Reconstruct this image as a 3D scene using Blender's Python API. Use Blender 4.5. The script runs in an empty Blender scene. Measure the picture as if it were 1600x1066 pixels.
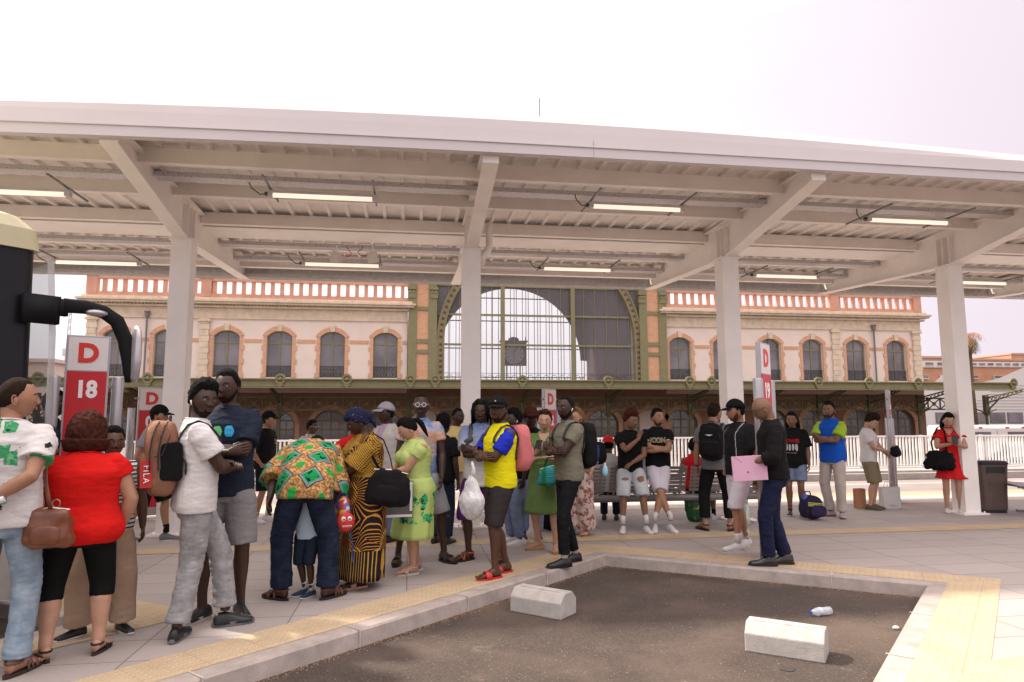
EXPO=1.4

import bpy, math, random
from mathutils import Vector, Matrix, noise, Quaternion
from mathutils.bvhtree import BVHTree
PI=math.pi
rnd=random.Random(7)
scene=bpy.context.scene
C=scene.collection
# ---------------------------------------------------------------- camera model (photo measured at 1600 x 1066)
F=1068.676; PITCH=.11393; ROLL=-.00296; YAW=.14877; CH=1.55
_f=Vector((math.sin(YAW)*math.cos(PITCH),math.cos(YAW)*math.cos(PITCH),math.sin(PITCH)))
_r=Vector((math.cos(YAW),-math.sin(YAW),0)); _u=_r.cross(_f)
CR=_r*math.cos(ROLL)+_u*math.sin(ROLL); CU=CR.cross(_f); CF=_f
CAM=Vector((0,0,CH))
def ray(x,y): return CR*((x-800)/F)+CU*((533-y)/F)+CF
def at(x,y,z=0.):
    d=ray(x,y); return CAM+d*((z-CH)/d.z)
def onY(x,y,Y):
    d=ray(x,y); return CAM+d*(Y/d.y)
def onX(x,y,X):
    d=ray(x,y); return CAM+d*(X/d.x)
# ---------------------------------------------------------------- materials
MATS={}
def srgb(h):
    if isinstance(h,str):
        h=h.lstrip('#'); c=[int(h[i:i+2],16)/255 for i in (0,2,4)]
        return tuple((x/12.92 if x<=.04045 else ((x+.055)/1.055)**2.4) for x in c)
    return tuple(h)
class NT:
    def __init__(s,m): s.m=m; m.use_nodes=True; s.t=m.node_tree; s.n=s.t.nodes; s.l=s.t.links
    def node(s,ty,**k):
        n=s.n.new(ty)
        for a,b in k.items():
            if a.startswith('_'): n.inputs[a[1:].replace('_',' ')].default_value=b
            else: setattr(n,a,b)
        return n
    def link(s,a,b): s.l.new(a,b)
    def math(s,op,a,b=None,c=None):
        n=s.n.new('ShaderNodeMath'); n.operation=op
        for i,v in enumerate((a,b,c)):
            if v is None: continue
            if isinstance(v,(int,float)): n.inputs[i].default_value=v
            else: s.l.new(v,n.inputs[i])
        return n.outputs[0]
    def mix(s,fac,a,b,mode='MIX'):
        n=s.n.new('ShaderNodeMix'); n.data_type='RGBA'; n.blend_type=mode
        for i,v in ((0,fac),(6,a),(7,b)):
            if isinstance(v,(int,float)): n.inputs[i].default_value=v
            elif isinstance(v,(tuple,list)): n.inputs[i].default_value=(*v[:3],1)
            else: s.l.new(v,n.inputs[i])
        return n.outputs[2]
    def ramp(s,fac,stops,interp='LINEAR'):
        n=s.n.new('ShaderNodeValToRGB'); n.color_ramp.interpolation=interp
        e=n.color_ramp.elements
        while len(e)<len(stops): e.new(.5)
        for q,(p,c) in zip(e,stops):
            q.position=p; q.color=(*c,1) if not isinstance(c,(int,float)) else (c,c,c,1)
        s.l.new(fac,n.inputs[0]); return n.outputs[0]
    def noise(s,scale,detail=3,rough=.6,vec=None,sc=None):
        n=s.n.new('ShaderNodeTexNoise'); n.inputs['Scale'].default_value=scale; n.inputs['Detail'].default_value=detail; n.inputs['Roughness'].default_value=rough
        s.l.new(s.coord(sc) if vec is None else vec,n.inputs['Vector']); return n.outputs[0]
    def coord(s,sc=None):
        n=s.n.new('ShaderNodeTexCoord').outputs['Object']
        if sc:
            m=s.n.new('ShaderNodeMapping'); m.inputs['Scale'].default_value=sc; s.l.new(n,m.inputs[0]); n=m.outputs[0]
        return n
def mat(name,col,rough=.6,metal=0.,var=.12,scale=6.,bump=0.,bscale=60.,spec=.5,coat=0.,key=None,sss=0.,bdist=.01,bstretch=None):
    k=(name,str(col),rough,metal,var,scale,bump)
    if k in MATS: return MATS[k]
    m=bpy.data.materials.new(name); t=NT(m); b=t.n['Principled BSDF']; c=srgb(col)
    if var>0:
        f=t.noise(scale,4,.65)
        lo=tuple(x*(1-var) for x in c); hi=tuple(min(1,x*(1+var)) for x in c)
        t.link(t.ramp(f,[(.3,lo),(.7,hi)]),b.inputs['Base Color'])
    else: b.inputs['Base Color'].default_value=(*c,1)
    b.inputs['Roughness'].default_value=rough; b.inputs['Metallic'].default_value=metal
    b.inputs['Specular IOR Level'].default_value=spec
    b.inputs['Coat Weight'].default_value=coat
    if sss: b.inputs['Subsurface Weight'].default_value=sss; b.inputs['Subsurface Radius'].default_value=(.02,.008,.004)
    if bump:
        bn=t.node('ShaderNodeBump',_Strength=bump,_Distance=bdist); t.link(t.noise(bscale,4,.7,sc=bstretch),bn.inputs['Height']); t.link(bn.outputs[0],b.inputs['Normal'])
    MATS[k]=m; return m
def glass_mat(name,col,rough=.05,alpha=.35):
    m=bpy.data.materials.new(name); t=NT(m); b=t.n['Principled BSDF']
    b.inputs['Base Color'].default_value=(*srgb(col),1); b.inputs['Roughness'].default_value=rough
    b.inputs['Alpha'].default_value=alpha; return m
def emit_mat(name,col,s):
    m=bpy.data.materials.new(name); t=NT(m); b=t.n['Principled BSDF']
    b.inputs['Base Color'].default_value=(*srgb(col),1); b.inputs['Emission Color'].default_value=(*srgb(col),1); b.inputs['Emission Strength'].default_value=s
    return m
# ---------------------------------------------------------------- mesh collector
def basis(d):
    d=d.normalized(); a=Vector((0,0,1)) if abs(d.z)<.9 else Vector((0,1,0))
    x=d.cross(a).normalized(); return x,d.cross(x).normalized()
class MB:
    def __init__(s): s.v=[]; s.f=[]; s.m=[]; s.mi=0
    def add(s,vs,fs,mi=None):
        o=len(s.v); s.v+= [tuple(v) for v in vs]; s.f+=[tuple(i+o for i in f) for f in fs]; s.m+=[s.mi if mi is None else mi]*len(fs); return s
    def box(s,c,sz,rz=0.,R=None,taper=None,mi=None):
        c=Vector(c); hx,hy,hz=sz[0]/2,sz[1]/2,sz[2]/2
        R=R or Matrix.Rotation(rz,3,'Z')
        vs=[]
        for z in (-1,1):
            k=1 if z<0 or taper is None else taper
            for x,y in ((-1,-1),(1,-1),(1,1),(-1,1)): vs.append(c+R@Vector((x*hx*k,y*hy*k,z*hz)))
        return s.add(vs,[(3,2,1,0),(4,5,6,7),(0,1,5,4),(1,2,6,5),(2,3,7,6),(3,0,4,7)],mi)
    def bar(s,a,b,w,h,up=Vector((0,0,1)),mi=None):
        a=Vector(a);b=Vector(b);d=(b-a); L=d.length; d.normalize()
        x=d.cross(up).normalized(); z=x.cross(d)
        R=Matrix((x,d,z)).transposed()
        return s.box((a+b)/2,(w,L,h),R=R,mi=mi)
    def tube(s,pts,rs,n=10,cap=True,flat=None,mi=None,ref=None):
        pts=[Vector(p) for p in pts]
        if isinstance(rs,(int,float)): rs=[rs]*len(pts)
        vs=[];fs=[]
        px=None
        for i,p in enumerate(pts):
            d=(pts[min(i+1,len(pts)-1)]-pts[max(i-1,0)])
            if d.length<1e-9: d=Vector((0,0,1))
            d.normalize()
            if px is None:
                if ref is not None: x=(Vector(ref)-d*d.dot(Vector(ref))).normalized()
                else: x,_=basis(d)
            else:
                x=(px-d*d.dot(px)); x.normalize()
            px=x; y=d.cross(x)
            r=rs[i]; rx,ry=(r if isinstance(r,tuple) else (r,r))
            for k in range(n):
                a=2*PI*k/n; vs.append(p+x*(rx*math.cos(a))+y*(ry*math.sin(a)))
        for i in range(len(pts)-1):
            for k in range(n):
                k2=(k+1)%n; fs.append((i*n+k,i*n+k2,(i+1)*n+k2,(i+1)*n+k))
        if cap:
            fs.append(tuple(range(n-1,-1,-1))); fs.append(tuple((len(pts)-1)*n+k for k in range(n)))
        return s.add(vs,fs,mi)
    def rings(s,rings,cap=True,mi=None,closed=True):
        n=len(rings[0]); vs=[p for r in rings for p in r]; fs=[]
        for i in range(len(rings)-1):
            for k in range(n if closed else n-1):
                k2=(k+1)%n; fs.append((i*n+k,i*n+k2,(i+1)*n+k2,(i+1)*n+k))
        if cap: fs.append(tuple(range(n-1,-1,-1))); fs.append(tuple((len(rings)-1)*n+k for k in range(n)))
        return s.add(vs,fs,mi)
    def ell(s,c,r,nu=16,nv=10,R=None,mi=None):
        c=Vector(c); r=(r,r,r) if isinstance(r,(int,float)) else r
        vs=[];fs=[]
        for j in range(nv+1):
            t=PI*j/nv
            for i in range(nu):
                a=2*PI*i/nu; p=Vector((r[0]*math.sin(t)*math.cos(a),r[1]*math.sin(t)*math.sin(a),r[2]*math.cos(t)))
                if R is not None: p=R@p
                vs.append(c+p)
        for j in range(nv):
            for i in range(nu):
                i2=(i+1)%nu; fs.append((j*nu+i,(j+1)*nu+i,(j+1)*nu+i2,j*nu+i2))
        return s.add(vs,fs,mi)
    def prism(s,poly,z0,z1,mi=None):
        n=len(poly); vs=[(x,y,z0) for x,y in poly]+[(x,y,z1) for x,y in poly]
        fs=[tuple(range(n-1,-1,-1)),tuple(range(n,2*n))]+[(i,(i+1)%n,n+(i+1)%n,n+i) for i in range(n)]
        return s.add(vs,fs,mi)
    def xz(s,poly,y0,y1,mi=None):   # polygon in x,z extruded along y
        n=len(poly); vs=[(x,y0,z) for x,z in poly]+[(x,y1,z) for x,z in poly]
        fs=[tuple(range(n)),tuple(range(2*n-1,n-1,-1))]+[(i,n+i,n+(i+1)%n,(i+1)%n) for i in range(n)]
        return s.add(vs,fs,mi)
    def yz(s,poly,x0,x1,mi=None):
        n=len(poly); vs=[(x0,y,z) for y,z in poly]+[(x1,y,z) for y,z in poly]
        fs=[tuple(range(n)),tuple(range(2*n-1,n-1,-1))]+[(i,n+i,n+(i+1)%n,(i+1)%n) for i in range(n)]
        return s.add(vs,fs,mi)
    def mesh(s,name,mats):
        me=bpy.data.meshes.new(name); me.from_pydata(s.v,[],s.f)
        mats=mats if isinstance(mats,(list,tuple)) else [mats]
        for m in mats: me.materials.append(m)
        if any(s.m): me.polygons.foreach_set('material_index',s.m)
        me.update(); return me
    def build(s,name,mats,parent=None,smooth=False,bevel=0.,loc=None,rz=0.,fixn=True):
        me=s.mesh(name,mats)
        if fixn:
            import bmesh
            bm=bmesh.new(); bm.from_mesh(me); bmesh.ops.recalc_face_normals(bm,faces=bm.faces); bm.to_mesh(me); bm.free()
        o=bpy.data.objects.new(name,me); C.objects.link(o)
        if parent: o.parent=parent
        if loc is not None: o.location=loc
        if rz: o.rotation_euler.z=rz
        if smooth:
            me.polygons.foreach_set('use_smooth',[True]*len(me.polygons))
        if bevel:
            b=o.modifiers.new('bevel','BEVEL'); b.width=bevel; b.segments=2; b.limit_method='ANGLE'; b.angle_limit=.6
        return o
def obj_from(name,me,parent=None,smooth=True):
    o=bpy.data.objects.new(name,me); C.objects.link(o); me.name=name
    if parent: o.parent=parent
    if smooth: me.polygons.foreach_set('use_smooth',[True]*len(me.polygons))
    return o
def tag(o,label=None,cat=None,group=None,kind=None):
    if label: o['label']=label
    if cat: o['category']=cat
    if group: o['group']=group
    if kind: o['kind']=kind
    return o
def thing(name,label,cat,loc=(0,0,0),rz=0.,group=None):
    o=bpy.data.objects.new(name,None); C.objects.link(o); o.location=loc; o.rotation_euler=(0,0,rz); o.empty_display_size=.2
    return tag(o,label,cat,group)
def copy_tree(o,parent=None):
    c=o.copy(); C.objects.link(c)
    if parent: c.parent=parent
    for ch in [x for x in C.objects if x.parent==o]: copy_tree(ch,c)
    return c
FONT=bpy.data.fonts.get('Bfont') 
def text_mesh(txt,h,bold=0.,shear=0.,spacing=1.):
    cu=bpy.data.curves.new('t','FONT'); cu.body=txt; cu.size=h/.72; cu.align_x='CENTER'; cu.align_y='CENTER'; cu.extrude=.002; cu.offset=bold; cu.shear=shear; cu.space_character=spacing; cu.resolution_u=4
    o=bpy.data.objects.new('t',cu); me=tmp_eval(o)
    bpy.data.objects.remove(o); bpy.data.curves.remove(cu); return me
def add_text(name,txt,h,m,parent,loc,R=None,sx=1.,bold=0.):
    """text lying in local x-z plane facing -y"""
    me=text_mesh(txt,h,bold); 
    M=Matrix.Rotation(PI/2,4,'X')@Matrix.Diagonal((sx,1,1,1))
    if R is not None: M=R.to_4x4()@M
    me.transform(M); me.materials.clear(); me.materials.append(m)
    o=bpy.data.objects.new(name,me); C.objects.link(o); o.parent=parent; o.location=loc; return o
_TS=[None]
def tmp_eval(o):
    if _TS[0] is None: _TS[0]=bpy.data.scenes.new('workbench')
    ts=_TS[0]; ts.collection.objects.link(o); vl=ts.view_layers[0]; vl.update(); dg=vl.depsgraph
    return bpy.data.meshes.new_from_object(o.evaluated_get(dg))
def remesh(mb,vox,name,mats,fn=None,smooth_it=2):
    """union of overlapping closed shapes as one continuous skin"""
    me=mb.mesh('tmp',mats); o=bpy.data.objects.new('tmp',me)
    md=o.modifiers.new('r','REMESH'); md.mode='VOXEL'; md.voxel_size=vox
    if smooth_it:
        sm=o.modifiers.new('s','SMOOTH'); sm.factor=.5; sm.iterations=smooth_it
    out=tmp_eval(o)
    bpy.data.objects.remove(o); bpy.data.meshes.remove(me)
    out.name=name; out.materials.clear()
    for m in (mats if isinstance(mats,(list,tuple)) else [mats]): out.materials.append(m)
    return out
def displace(me,fn):
    vs=me.vertices; cn=[(v.co.copy(),v.normal.copy()) for v in vs]; out=[]
    for c,n in cn:
        d=fn(c,n); out+= [c.x+n.x*d,c.y+n.y*d,c.z+n.z*d]
    vs.foreach_set('co',out); me.update()
def join_mesh(me,mb,name):
    """append collector geometry mb to mesh me -> new mesh (material indices kept)"""
    import bmesh
    bm=bmesh.new(); bm.from_mesh(me); m2=bpy.data.meshes.new('x'); m2.from_pydata(mb.v,[],mb.f)
    m2.polygons.foreach_set('material_index',mb.m); m2.update()
    b2=bmesh.new(); b2.from_mesh(m2); bmesh.ops.recalc_face_normals(b2,faces=b2.faces); b2.to_mesh(m2); b2.free()
    bm.from_mesh(m2); bm.to_mesh(me); bm.free(); bpy.data.meshes.remove(m2); return me
# ================================================================ SETTING
# ---- materials
def pavement_mat():
    m=bpy.data.materials.new('paving_slabs'); t=NT(m); b=t.n['Principled BSDF']
    co=t.coord(); sp=t.node('ShaderNodeSeparateXYZ'); t.link(co,sp.inputs[0])
    sx,sy=.90,.45
    u=t.math('DIVIDE',sp.outputs[0],sx); v=t.math('DIVIDE',sp.outputs[1],sy)
    fu=t.math('FRACT',u); fv=t.math('FRACT',v)
    du=t.math('MULTIPLY',t.math('MINIMUM',fu,t.math('SUBTRACT',1.,fu)),sx); dv=t.math('MULTIPLY',t.math('MINIMUM',fv,t.math('SUBTRACT',1.,fv)),sy)
    d=t.math('MINIMUM',du,dv)
    joint=t.math('LESS_THAN',d,.0048)
    cb=t.node('ShaderNodeCombineXYZ'); t.link(t.math('FLOOR',u),cb.inputs[0]); t.link(t.math('FLOOR',v),cb.inputs[1])
    wn=t.node('ShaderNodeTexWhiteNoise'); t.link(cb.outputs[0],wn.inputs[0])
    base=t.ramp(wn.outputs[0],[(0,(.35,.305,.29)),(1,(.40,.35,.33))])
    n1=t.noise(1.3,5,.65); n2=t.noise(55,3,.7); n3=t.noise(7,4,.6)
    base=t.mix(t.ramp(n1,[(.35,0.),(.7,.28)]),base,(.30,.26,.235))
    base=t.mix(t.ramp(n2,[(.35,0.),(.75,.18)]),base,(.52,.47,.43))
    base=t.mix(t.ramp(n3,[(.58,0.),(.72,.22)]),base,(.26,.22,.19))
    vs=t.node('ShaderNodeTexVoronoi'); vs.inputs['Scale'].default_value=1.7; t.link(co,vs.inputs['Vector'])
    base=t.mix(t.math('MULTIPLY',t.math('LESS_THAN',vs.outputs['Distance'],.028),.65),base,(.11,.10,.10))
    col=t.mix(t.math('MULTIPLY',joint,.8),base,(.10,.085,.075))
    t.link(col,b.inputs['Base Color']); b.inputs['Roughness'].default_value=.75
    bn=t.node('ShaderNodeBump',_Strength=.25,_Distance=.01); t.link(t.math('SUBTRACT',t.noise(90,3,.7),t.math('MULTIPLY',joint,.8)),bn.inputs['Height']); t.link(bn.outputs[0],b.inputs['Normal'])
    return m
def tactile_mat(ang):
    m=bpy.data.materials.new('tactile_paving'); t=NT(m); b=t.n['Principled BSDF']
    co=t.n.new('ShaderNodeTexCoord').outputs['Object']; mp=t.node('ShaderNodeMapping'); mp.inputs['Rotation'].default_value=(0,0,-ang); t.link(co,mp.inputs[0])
    sp=t.node('ShaderNodeSeparateXYZ'); t.link(mp.outputs[0],sp.inputs[0])
    s=.055
    fu=t.math('SUBTRACT',t.math('FRACT',t.math('DIVIDE',sp.outputs[0],s)),.5); fv=t.math('SUBTRACT',t.math('FRACT',t.math('DIVIDE',sp.outputs[1],s)),.5)
    r=t.math('SQRT',t.math('ADD',t.math('MULTIPLY',fu,fu),t.math('MULTIPLY',fv,fv)))
    dot=t.ramp(r,[(.22,1.),(.34,0.)])
    ju=t.math('FRACT',t.math('DIVIDE',sp.outputs[0],.4)); jv=t.math('FRACT',t.math('DIVIDE',sp.outputs[1],.4))
    jj=t.math('MAXIMUM',t.math('LESS_THAN',ju,.012),t.math('LESS_THAN',jv,.012))
    n=t.noise(3,5,.65)
    c=t.ramp(n,[(.3,(.44,.33,.205)),(.7,(.54,.42,.275))])
    c=t.mix(t.math('MULTIPLY',dot,.22),c,(.66,.56,.43)); c=t.mix(t.math('MULTIPLY',jj,.5),c,(.22,.16,.1))
    t.link(c,b.inputs['Base Color']); b.inputs['Roughness'].default_value=.8
    bn=t.node('ShaderNodeBump',_Strength=.8,_Distance=.006); t.link(dot,bn.inputs['Height']); t.link(bn.outputs[0],b.inputs['Normal'])
    return m
def asphalt_mat():
    m=bpy.data.materials.new('asphalt'); t=NT(m); b=t.n['Principled BSDF']
    n1=t.noise(.9,5,.6); n2=t.noise(140,2,.8); n3=t.noise(2.2,6,.7,sc=(1,1,1))
    c=t.ramp(n2,[(.3,(.036,.026,.021)),(.55,(.062,.043,.034)),(.82,(.20,.150,.120))]); c=t.mix(t.ramp(t.noise(48,2,.6),[(.40,.5),(.52,0.)]),c,(.022,.017,.015)); c=t.mix(t.ramp(t.noise(70,1,.5),[(.70,0.),(.74,.55)]),c,(.33,.28,.24))
    c=t.mix(t.ramp(n1,[(.46,0.),(.66,.42)]),c,(.17,.12,.092))
    c=t.mix(t.ramp(n3,[(.62,0.),(.72,.4)]),c,(.22,.185,.16))
    n4=t.noise(1.6,4,.55); c=t.mix(t.ramp(n4,[(.2,.6),(.42,0.)]),c,(.035,.028,.025))
    t.link(c,b.inputs['Base Color']); b.inputs['Roughness'].default_value=.85
    bn=t.node('ShaderNodeBump',_Strength=.6,_Distance=.01); t.link(n2,bn.inputs['Height']); t.link(bn.outputs[0],b.inputs['Normal'])
    return m
M_pave=pavement_mat(); M_asph=asphalt_mat()
M_kerb=mat('kerb_stone',(.37,.315,.285),.8,var=.22,scale=5,bump=.3)
M_conc=mat('concrete',(.42,.39,.365),.8,var=.16,scale=9,bump=.35)
M_white=mat('white_painted_steel',(.90,.85,.81),.45,var=.05,scale=2,bump=.03)
M_white2=mat('white_fascia',(.60,.545,.555),.4,var=.04,scale=.6)
M_galv=mat('galvanised_deck',(.84,.79,.76),.5,0.,var=.10,scale=3)
M_zinc=mat('galvanised_tray',(.55,.53,.52),.35,.6,var=.15,scale=12)
M_dark=mat('dark_metal',(.03,.03,.032),.5,var=.2)
M_grey=mat('grey_metal',(.22,.215,.215),.4,.5,var=.08)
M_black=mat('black_plastic',(.012,.012,.014),.45,var=.1)
# ---- ground
g=MB(); 
gx=[-400,-60,60,400]; 
def sheet(mb,x0,x1,y0,y1,z): mb.add([(x0,y0,z),(x1,y0,z),(x1,y1,z),(x0,y1,z)],[(0,1,2,3)])
sheet(g,-500,500,-60,19.2,-.12); sheet(g,-500,500,19.2,900,-.9); g.add([(-500,19.2,-.12),(500,19.2,-.12),(500,19.2,-.9),(-500,19.2,-.9)],[(0,1,2,3)])
tag(g.build('asphalt_ground',M_asph),kind='structure')
# platform outline: sawtooth bus bays, period PER
PER=7.3
Ac=Vector((2.25,7.82)); Bc=Vector((4.80,5.98)); DL=Vector((-.728,-.686)); DR=Vector((-.707,-.707))
def off(a,b,c,w):   # polyline corner offset helper -> point at corner b moved inward by w
    d1=(b-a).normalized(); d2=(c-b).normalized(); n1=Vector((-d1.y,d1.x)); n2=Vector((-d2.y,d2.x))
    k=w/(1+n1.dot(n2)); return b+(n1+n2)*k
line=[]                       # left to right
for k in range(-2,3):
    sh=Vector((PER*k,0))
    tip_l=Ac+DL*5.9+sh; tip_r=Bc+DR*3.9+sh
    line+= [tip_l,Ac+sh,Bc+sh,tip_r]
# line goes: ... tipR(k) -> tipL(k+1) ...
line=[Vector((-40,line[0].y))]+line+[Vector((40,line[-1].y))]
inner=[];inner2=[];inner3=[]
for i,pt in enumerate(line):
    a=line[i-1] if i else pt-Vector((1,0)); c2=line[i+1] if i+1<len(line) else pt+Vector((1,0))
    inner.append(off(a,pt,c2,.17)); inner2.append(off(a,pt,c2,.57))
PB=13.3
pl=MB()
n=len(inner)
pl.add([(q.x,q.y,0) for q in inner]+[(40,PB,0),(-40,PB,0)],[tuple(range(n+2))])
tag(pl.build('platform_paving',M_pave),kind='structure')
kb=MB()
vs=[];
for q,r in zip(line,inner): vs+= [(q.x,q.y,-.12),(q.x+(r.x-q.x)*.08,q.y+(r.y-q.y)*.08,-.012),(q.x+(r.x-q.x)*.16,q.y+(r.y-q.y)*.16,0.002),(r.x,r.y,.002)]
fs=[]
for i in range(n-1):
    for j in range(3): fs.append((i*4+j,(i+1)*4+j,(i+1)*4+j+1,i*4+j+1))
kb.add(vs,fs)
kb.add([(-40,PB,0.002),(40,PB,.002),(40,PB+.18,.002),(-40,PB+.18,.002),(40,PB+.18,-.12),(-40,PB+.18,-.12)],[(0,1,2,3),(3,2,4,5)])
tag(kb.build('kerb',M_kerb),kind='structure')
# light mortar joints across the kerb
jm=MB(); M_joint=mat('mortar',(.50,.46,.42),.9,var=.15)
for i in range(n-1):
    a,b=line[i],line[i+1]; L=(b-a).length; d=(b-a).normalized(); nn=Vector((-d.y,d.x))
    if L>30: continue
    s=1.15
    while s<L-.3:
        p=a+d*s; q=p+nn*.165
        e=d*.006
        for (z0,z1,u0,u1) in ((.006,.006,.02,1.),(-.12,.004,-.004,.02)):
            P0=p+nn*(.165*u0);P1=p+nn*(.165*u1)
            jm.add([(P0.x-e.x,P0.y-e.y,z0),(P0.x+e.x,P0.y+e.y,z0),(P1.x+e.x,P1.y+e.y,z1),(P1.x-e.x,P1.y-e.y,z1)],[(0,1,2,3)])
        s+=1.2
tag(jm.build('kerb_joints',M_joint),kind='structure')
# tactile strips
for i in range(n-1):
    a,b,c2,d2=inner[i],inner[i+1],inner2[i+1],inner2[i]
    if (b-a).length>30 or (b.x<-9 or a.x>12): continue
    t_=MB(); t_.add([(a.x,a.y,.004),(b.x,b.y,.004),(c2.x,c2.y,.004),(d2.x,d2.y,.004)],[(0,1,2,3)])
    dd=b-a
    tag(t_.build('tactile_strip',tactile_mat(math.atan2(dd.y,dd.x))),kind='structure')
t_=MB(); sheet(t_,-30,30,8.72,9.1,.004); tag(t_.build('tactile_strip',tactile_mat(0)),kind='structure')
t_=MB(); sheet(t_,-30,30,12.7,13.25,.004); tag(t_.build('tactile_strip',tactile_mat(0)),kind='structure')
M_pale=mat('pale_paving',(.54,.48,.44),.8,var=.08,scale=4,bump=.15)
t_=MB(); sheet(t_,-30,30,11.6,12.7,.004); tag(t_.build('pale_paving_band',M_pale),kind='structure')
# far road and verge in front of fence
M_road=mat('far_road',(.24,.205,.19),.85,var=.15,scale=1.2,bump=.2,bscale=90)
t_=MB(); sheet(t_,-60,60,PB+.18,17.3,-.116); tag(t_.build('far_road',M_road),kind='structure')
M_line=mat('road_paint',(.62,.59,.56),.7,var=.1,scale=8)
t_=MB(); sheet(t_,-60,60,14.1,14.22,-.112); sheet(t_,-60,60,16.1,16.2,-.112)
tag(t_.build('road_markings',M_line),kind='structure')
t_=MB(); t_.box((0,18.2,-.0),(120,1.8,.24)); t_.box((0,17.2,-.03),(120,.2,.18)); tag(t_.build('fence_kerb',mat('verge_concrete',(.36,.32,.295),.85,var=.15,scale=2,bump=.2)),kind='structure')
# ---- sky backdrop is the world
def make_world():
    w=bpy.data.worlds.new('World'); scene.world=w; w.use_nodes=True; t=NT.__new__(NT); t.m=w; t.t=w.node_tree; t.n=w.node_tree.nodes; t.l=w.node_tree.links
    bg=t.n['Background']; sky=t.n.new('ShaderNodeTexSky'); sky.sky_type='NISHITA'; sky.sun_disc=False
    sky.sun_elevation=SUN_EL; sky.sun_rotation=SUN_AZ; sky.air_density=.7; sky.dust_density=6.; sky.ozone_density=1.; sky.altitude=10
    tc=t.n.new('ShaderNodeTexCoord'); mp=t.n.new('ShaderNodeMapping'); mp.inputs['Scale'].default_value=(1,1,2.6); t.l.new(tc.outputs['Generated'],mp.inputs[0])
    nz=t.noise(1.9,6,.55,vec=mp.outputs[0])
    cl=t.ramp(nz,[(.36,(4.5,4.15,4.4)),(.56,(5.0,4.75,4.9))])
    sp=t.n.new('ShaderNodeSeparateXYZ'); t.l.new(tc.outputs['Generated'],sp.inputs[0])
    side=t.ramp(t.math('ADD',t.math('MULTIPLY',sp.outputs[0],1.0),t.math('MULTIPLY',nz,.25)),[(.42,0.),(.85,1.)])
    cl=t.mix(side,cl,(3.75,3.25,3.6)); cl=t.mix(t.ramp(sp.outputs[2],[(.50,0.),(.80,1.)]),cl,(12.6,11.2,10.7))
    t.l.new(t.mix(.93,sky.outputs[0],cl),bg.inputs[0])
    bg.inputs[1].default_value=SKY_STR
SUN_EL=math.radians(50); SUN_AZ=math.radians(-62); SKY_STR=.095
make_world()
sd=bpy.data.lights.new('sun','SUN'); sd.energy=2.5; sd.angle=math.radians(3.5); sd.color=(1,.90,.78)
so=bpy.data.objects.new('sun',sd); C.objects.link(so)
sunv=Vector((math.sin(SUN_AZ)*math.cos(SUN_EL),math.cos(SUN_AZ)*math.cos(SUN_EL),math.sin(SUN_EL)))
so.rotation_euler=sunv.to_track_quat('Z','Y').to_euler(); so.location=(-10,20,30)
cd=bpy.data.cameras.new('camera'); co=bpy.data.objects.new('camera',cd); C.objects.link(co); scene.camera=co
cd.sensor_fit='HORIZONTAL'; cd.sensor_width=36; cd.lens=36*F/1600; cd.clip_end=3000; cd.clip_start=.05
co.matrix_world=Matrix((CR,CU,-CF)).transposed().to_4x4(); co.location=CAM
cd.dof.use_dof=False
scene.view_settings.view_transform='Standard'; scene.view_settings.look='None'; scene.view_settings.gamma=1; scene.view_settings.exposure=EXPO
# ================================================================ BUS STATION CANOPY
BX=[-7.33,-3.23,.9,5.03,9.04,13.2]
can=thing('platform_canopy','long white steel canopy on white columns over the bus platform','canopy',(0,10.2,0))
oy=10.2
x0,x1=-11.5,17.5
# deck with ribs running front to back
dk=MB(); prof=[]; x=x0
while x<x1:
    prof+=[(x,4.845),(x+.21,4.845),(x+.225,4.80),(x+.27,4.80)]; x+=.285
def dz(y): return 0. 
vs=[(px,7.61-oy,pz) for px,pz in prof]+[(px,13.75-oy,pz-.12) for px,pz in prof]
nn=len(prof); dk.add(vs,[(i,i+1,nn+i+1,nn+i) for i in range(nn-1)])
dk.build('roof_deck',M_galv,can)
rt=MB(); rt.add([(x0,7.61-oy,4.86),(x1,7.61-oy,4.86),(x1,13.75-oy,4.74),(x0,13.75-oy,4.74)],[(0,1,2,3)]); rt.build('roof_sheet',M_white2,can)
fa=MB(); rr_=[]
for k in range(60):
    X=x0+(x1-x0)*k/59; q=max(-7.,min(7.,X-2.)); zt_=5.11-.0033*q*q; zb_=4.60-(.0019*q*q if q<0 else 0.); m_=zb_+.12
    rr_.append([(X,y-oy,z) for y,z in [(7.50,zb_),(7.50,m_-.01),(7.485,m_-.005),(7.485,m_+.005),(7.50,m_+.01),(7.515,m_+.16),(7.515,m_+.163),(7.53,zt_-.10),(7.60,zt_),(7.605,zt_-.01),(7.603,zt_-.12),(7.60,zb_)]])
fa.rings(rr_); fa.build('front_fascia',M_white2,can)
fs_=MB()
for k in (0,): fs_.box((k*4.4+2.1,7.499-oy,4.70),(.006,.004,.2))
fs_.build('fascia_seam',mat('seam_grey',(.4,.37,.37),.6),can)
fb=MB(); fb.yz([(13.78-oy,4.36),(13.78-oy,4.70),(13.86-oy,4.70),(13.86-oy,4.30),(13.6-oy,4.30),(13.6-oy,4.36)],x0,x1); fb.build('rear_gutter',M_zinc,can)
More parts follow.
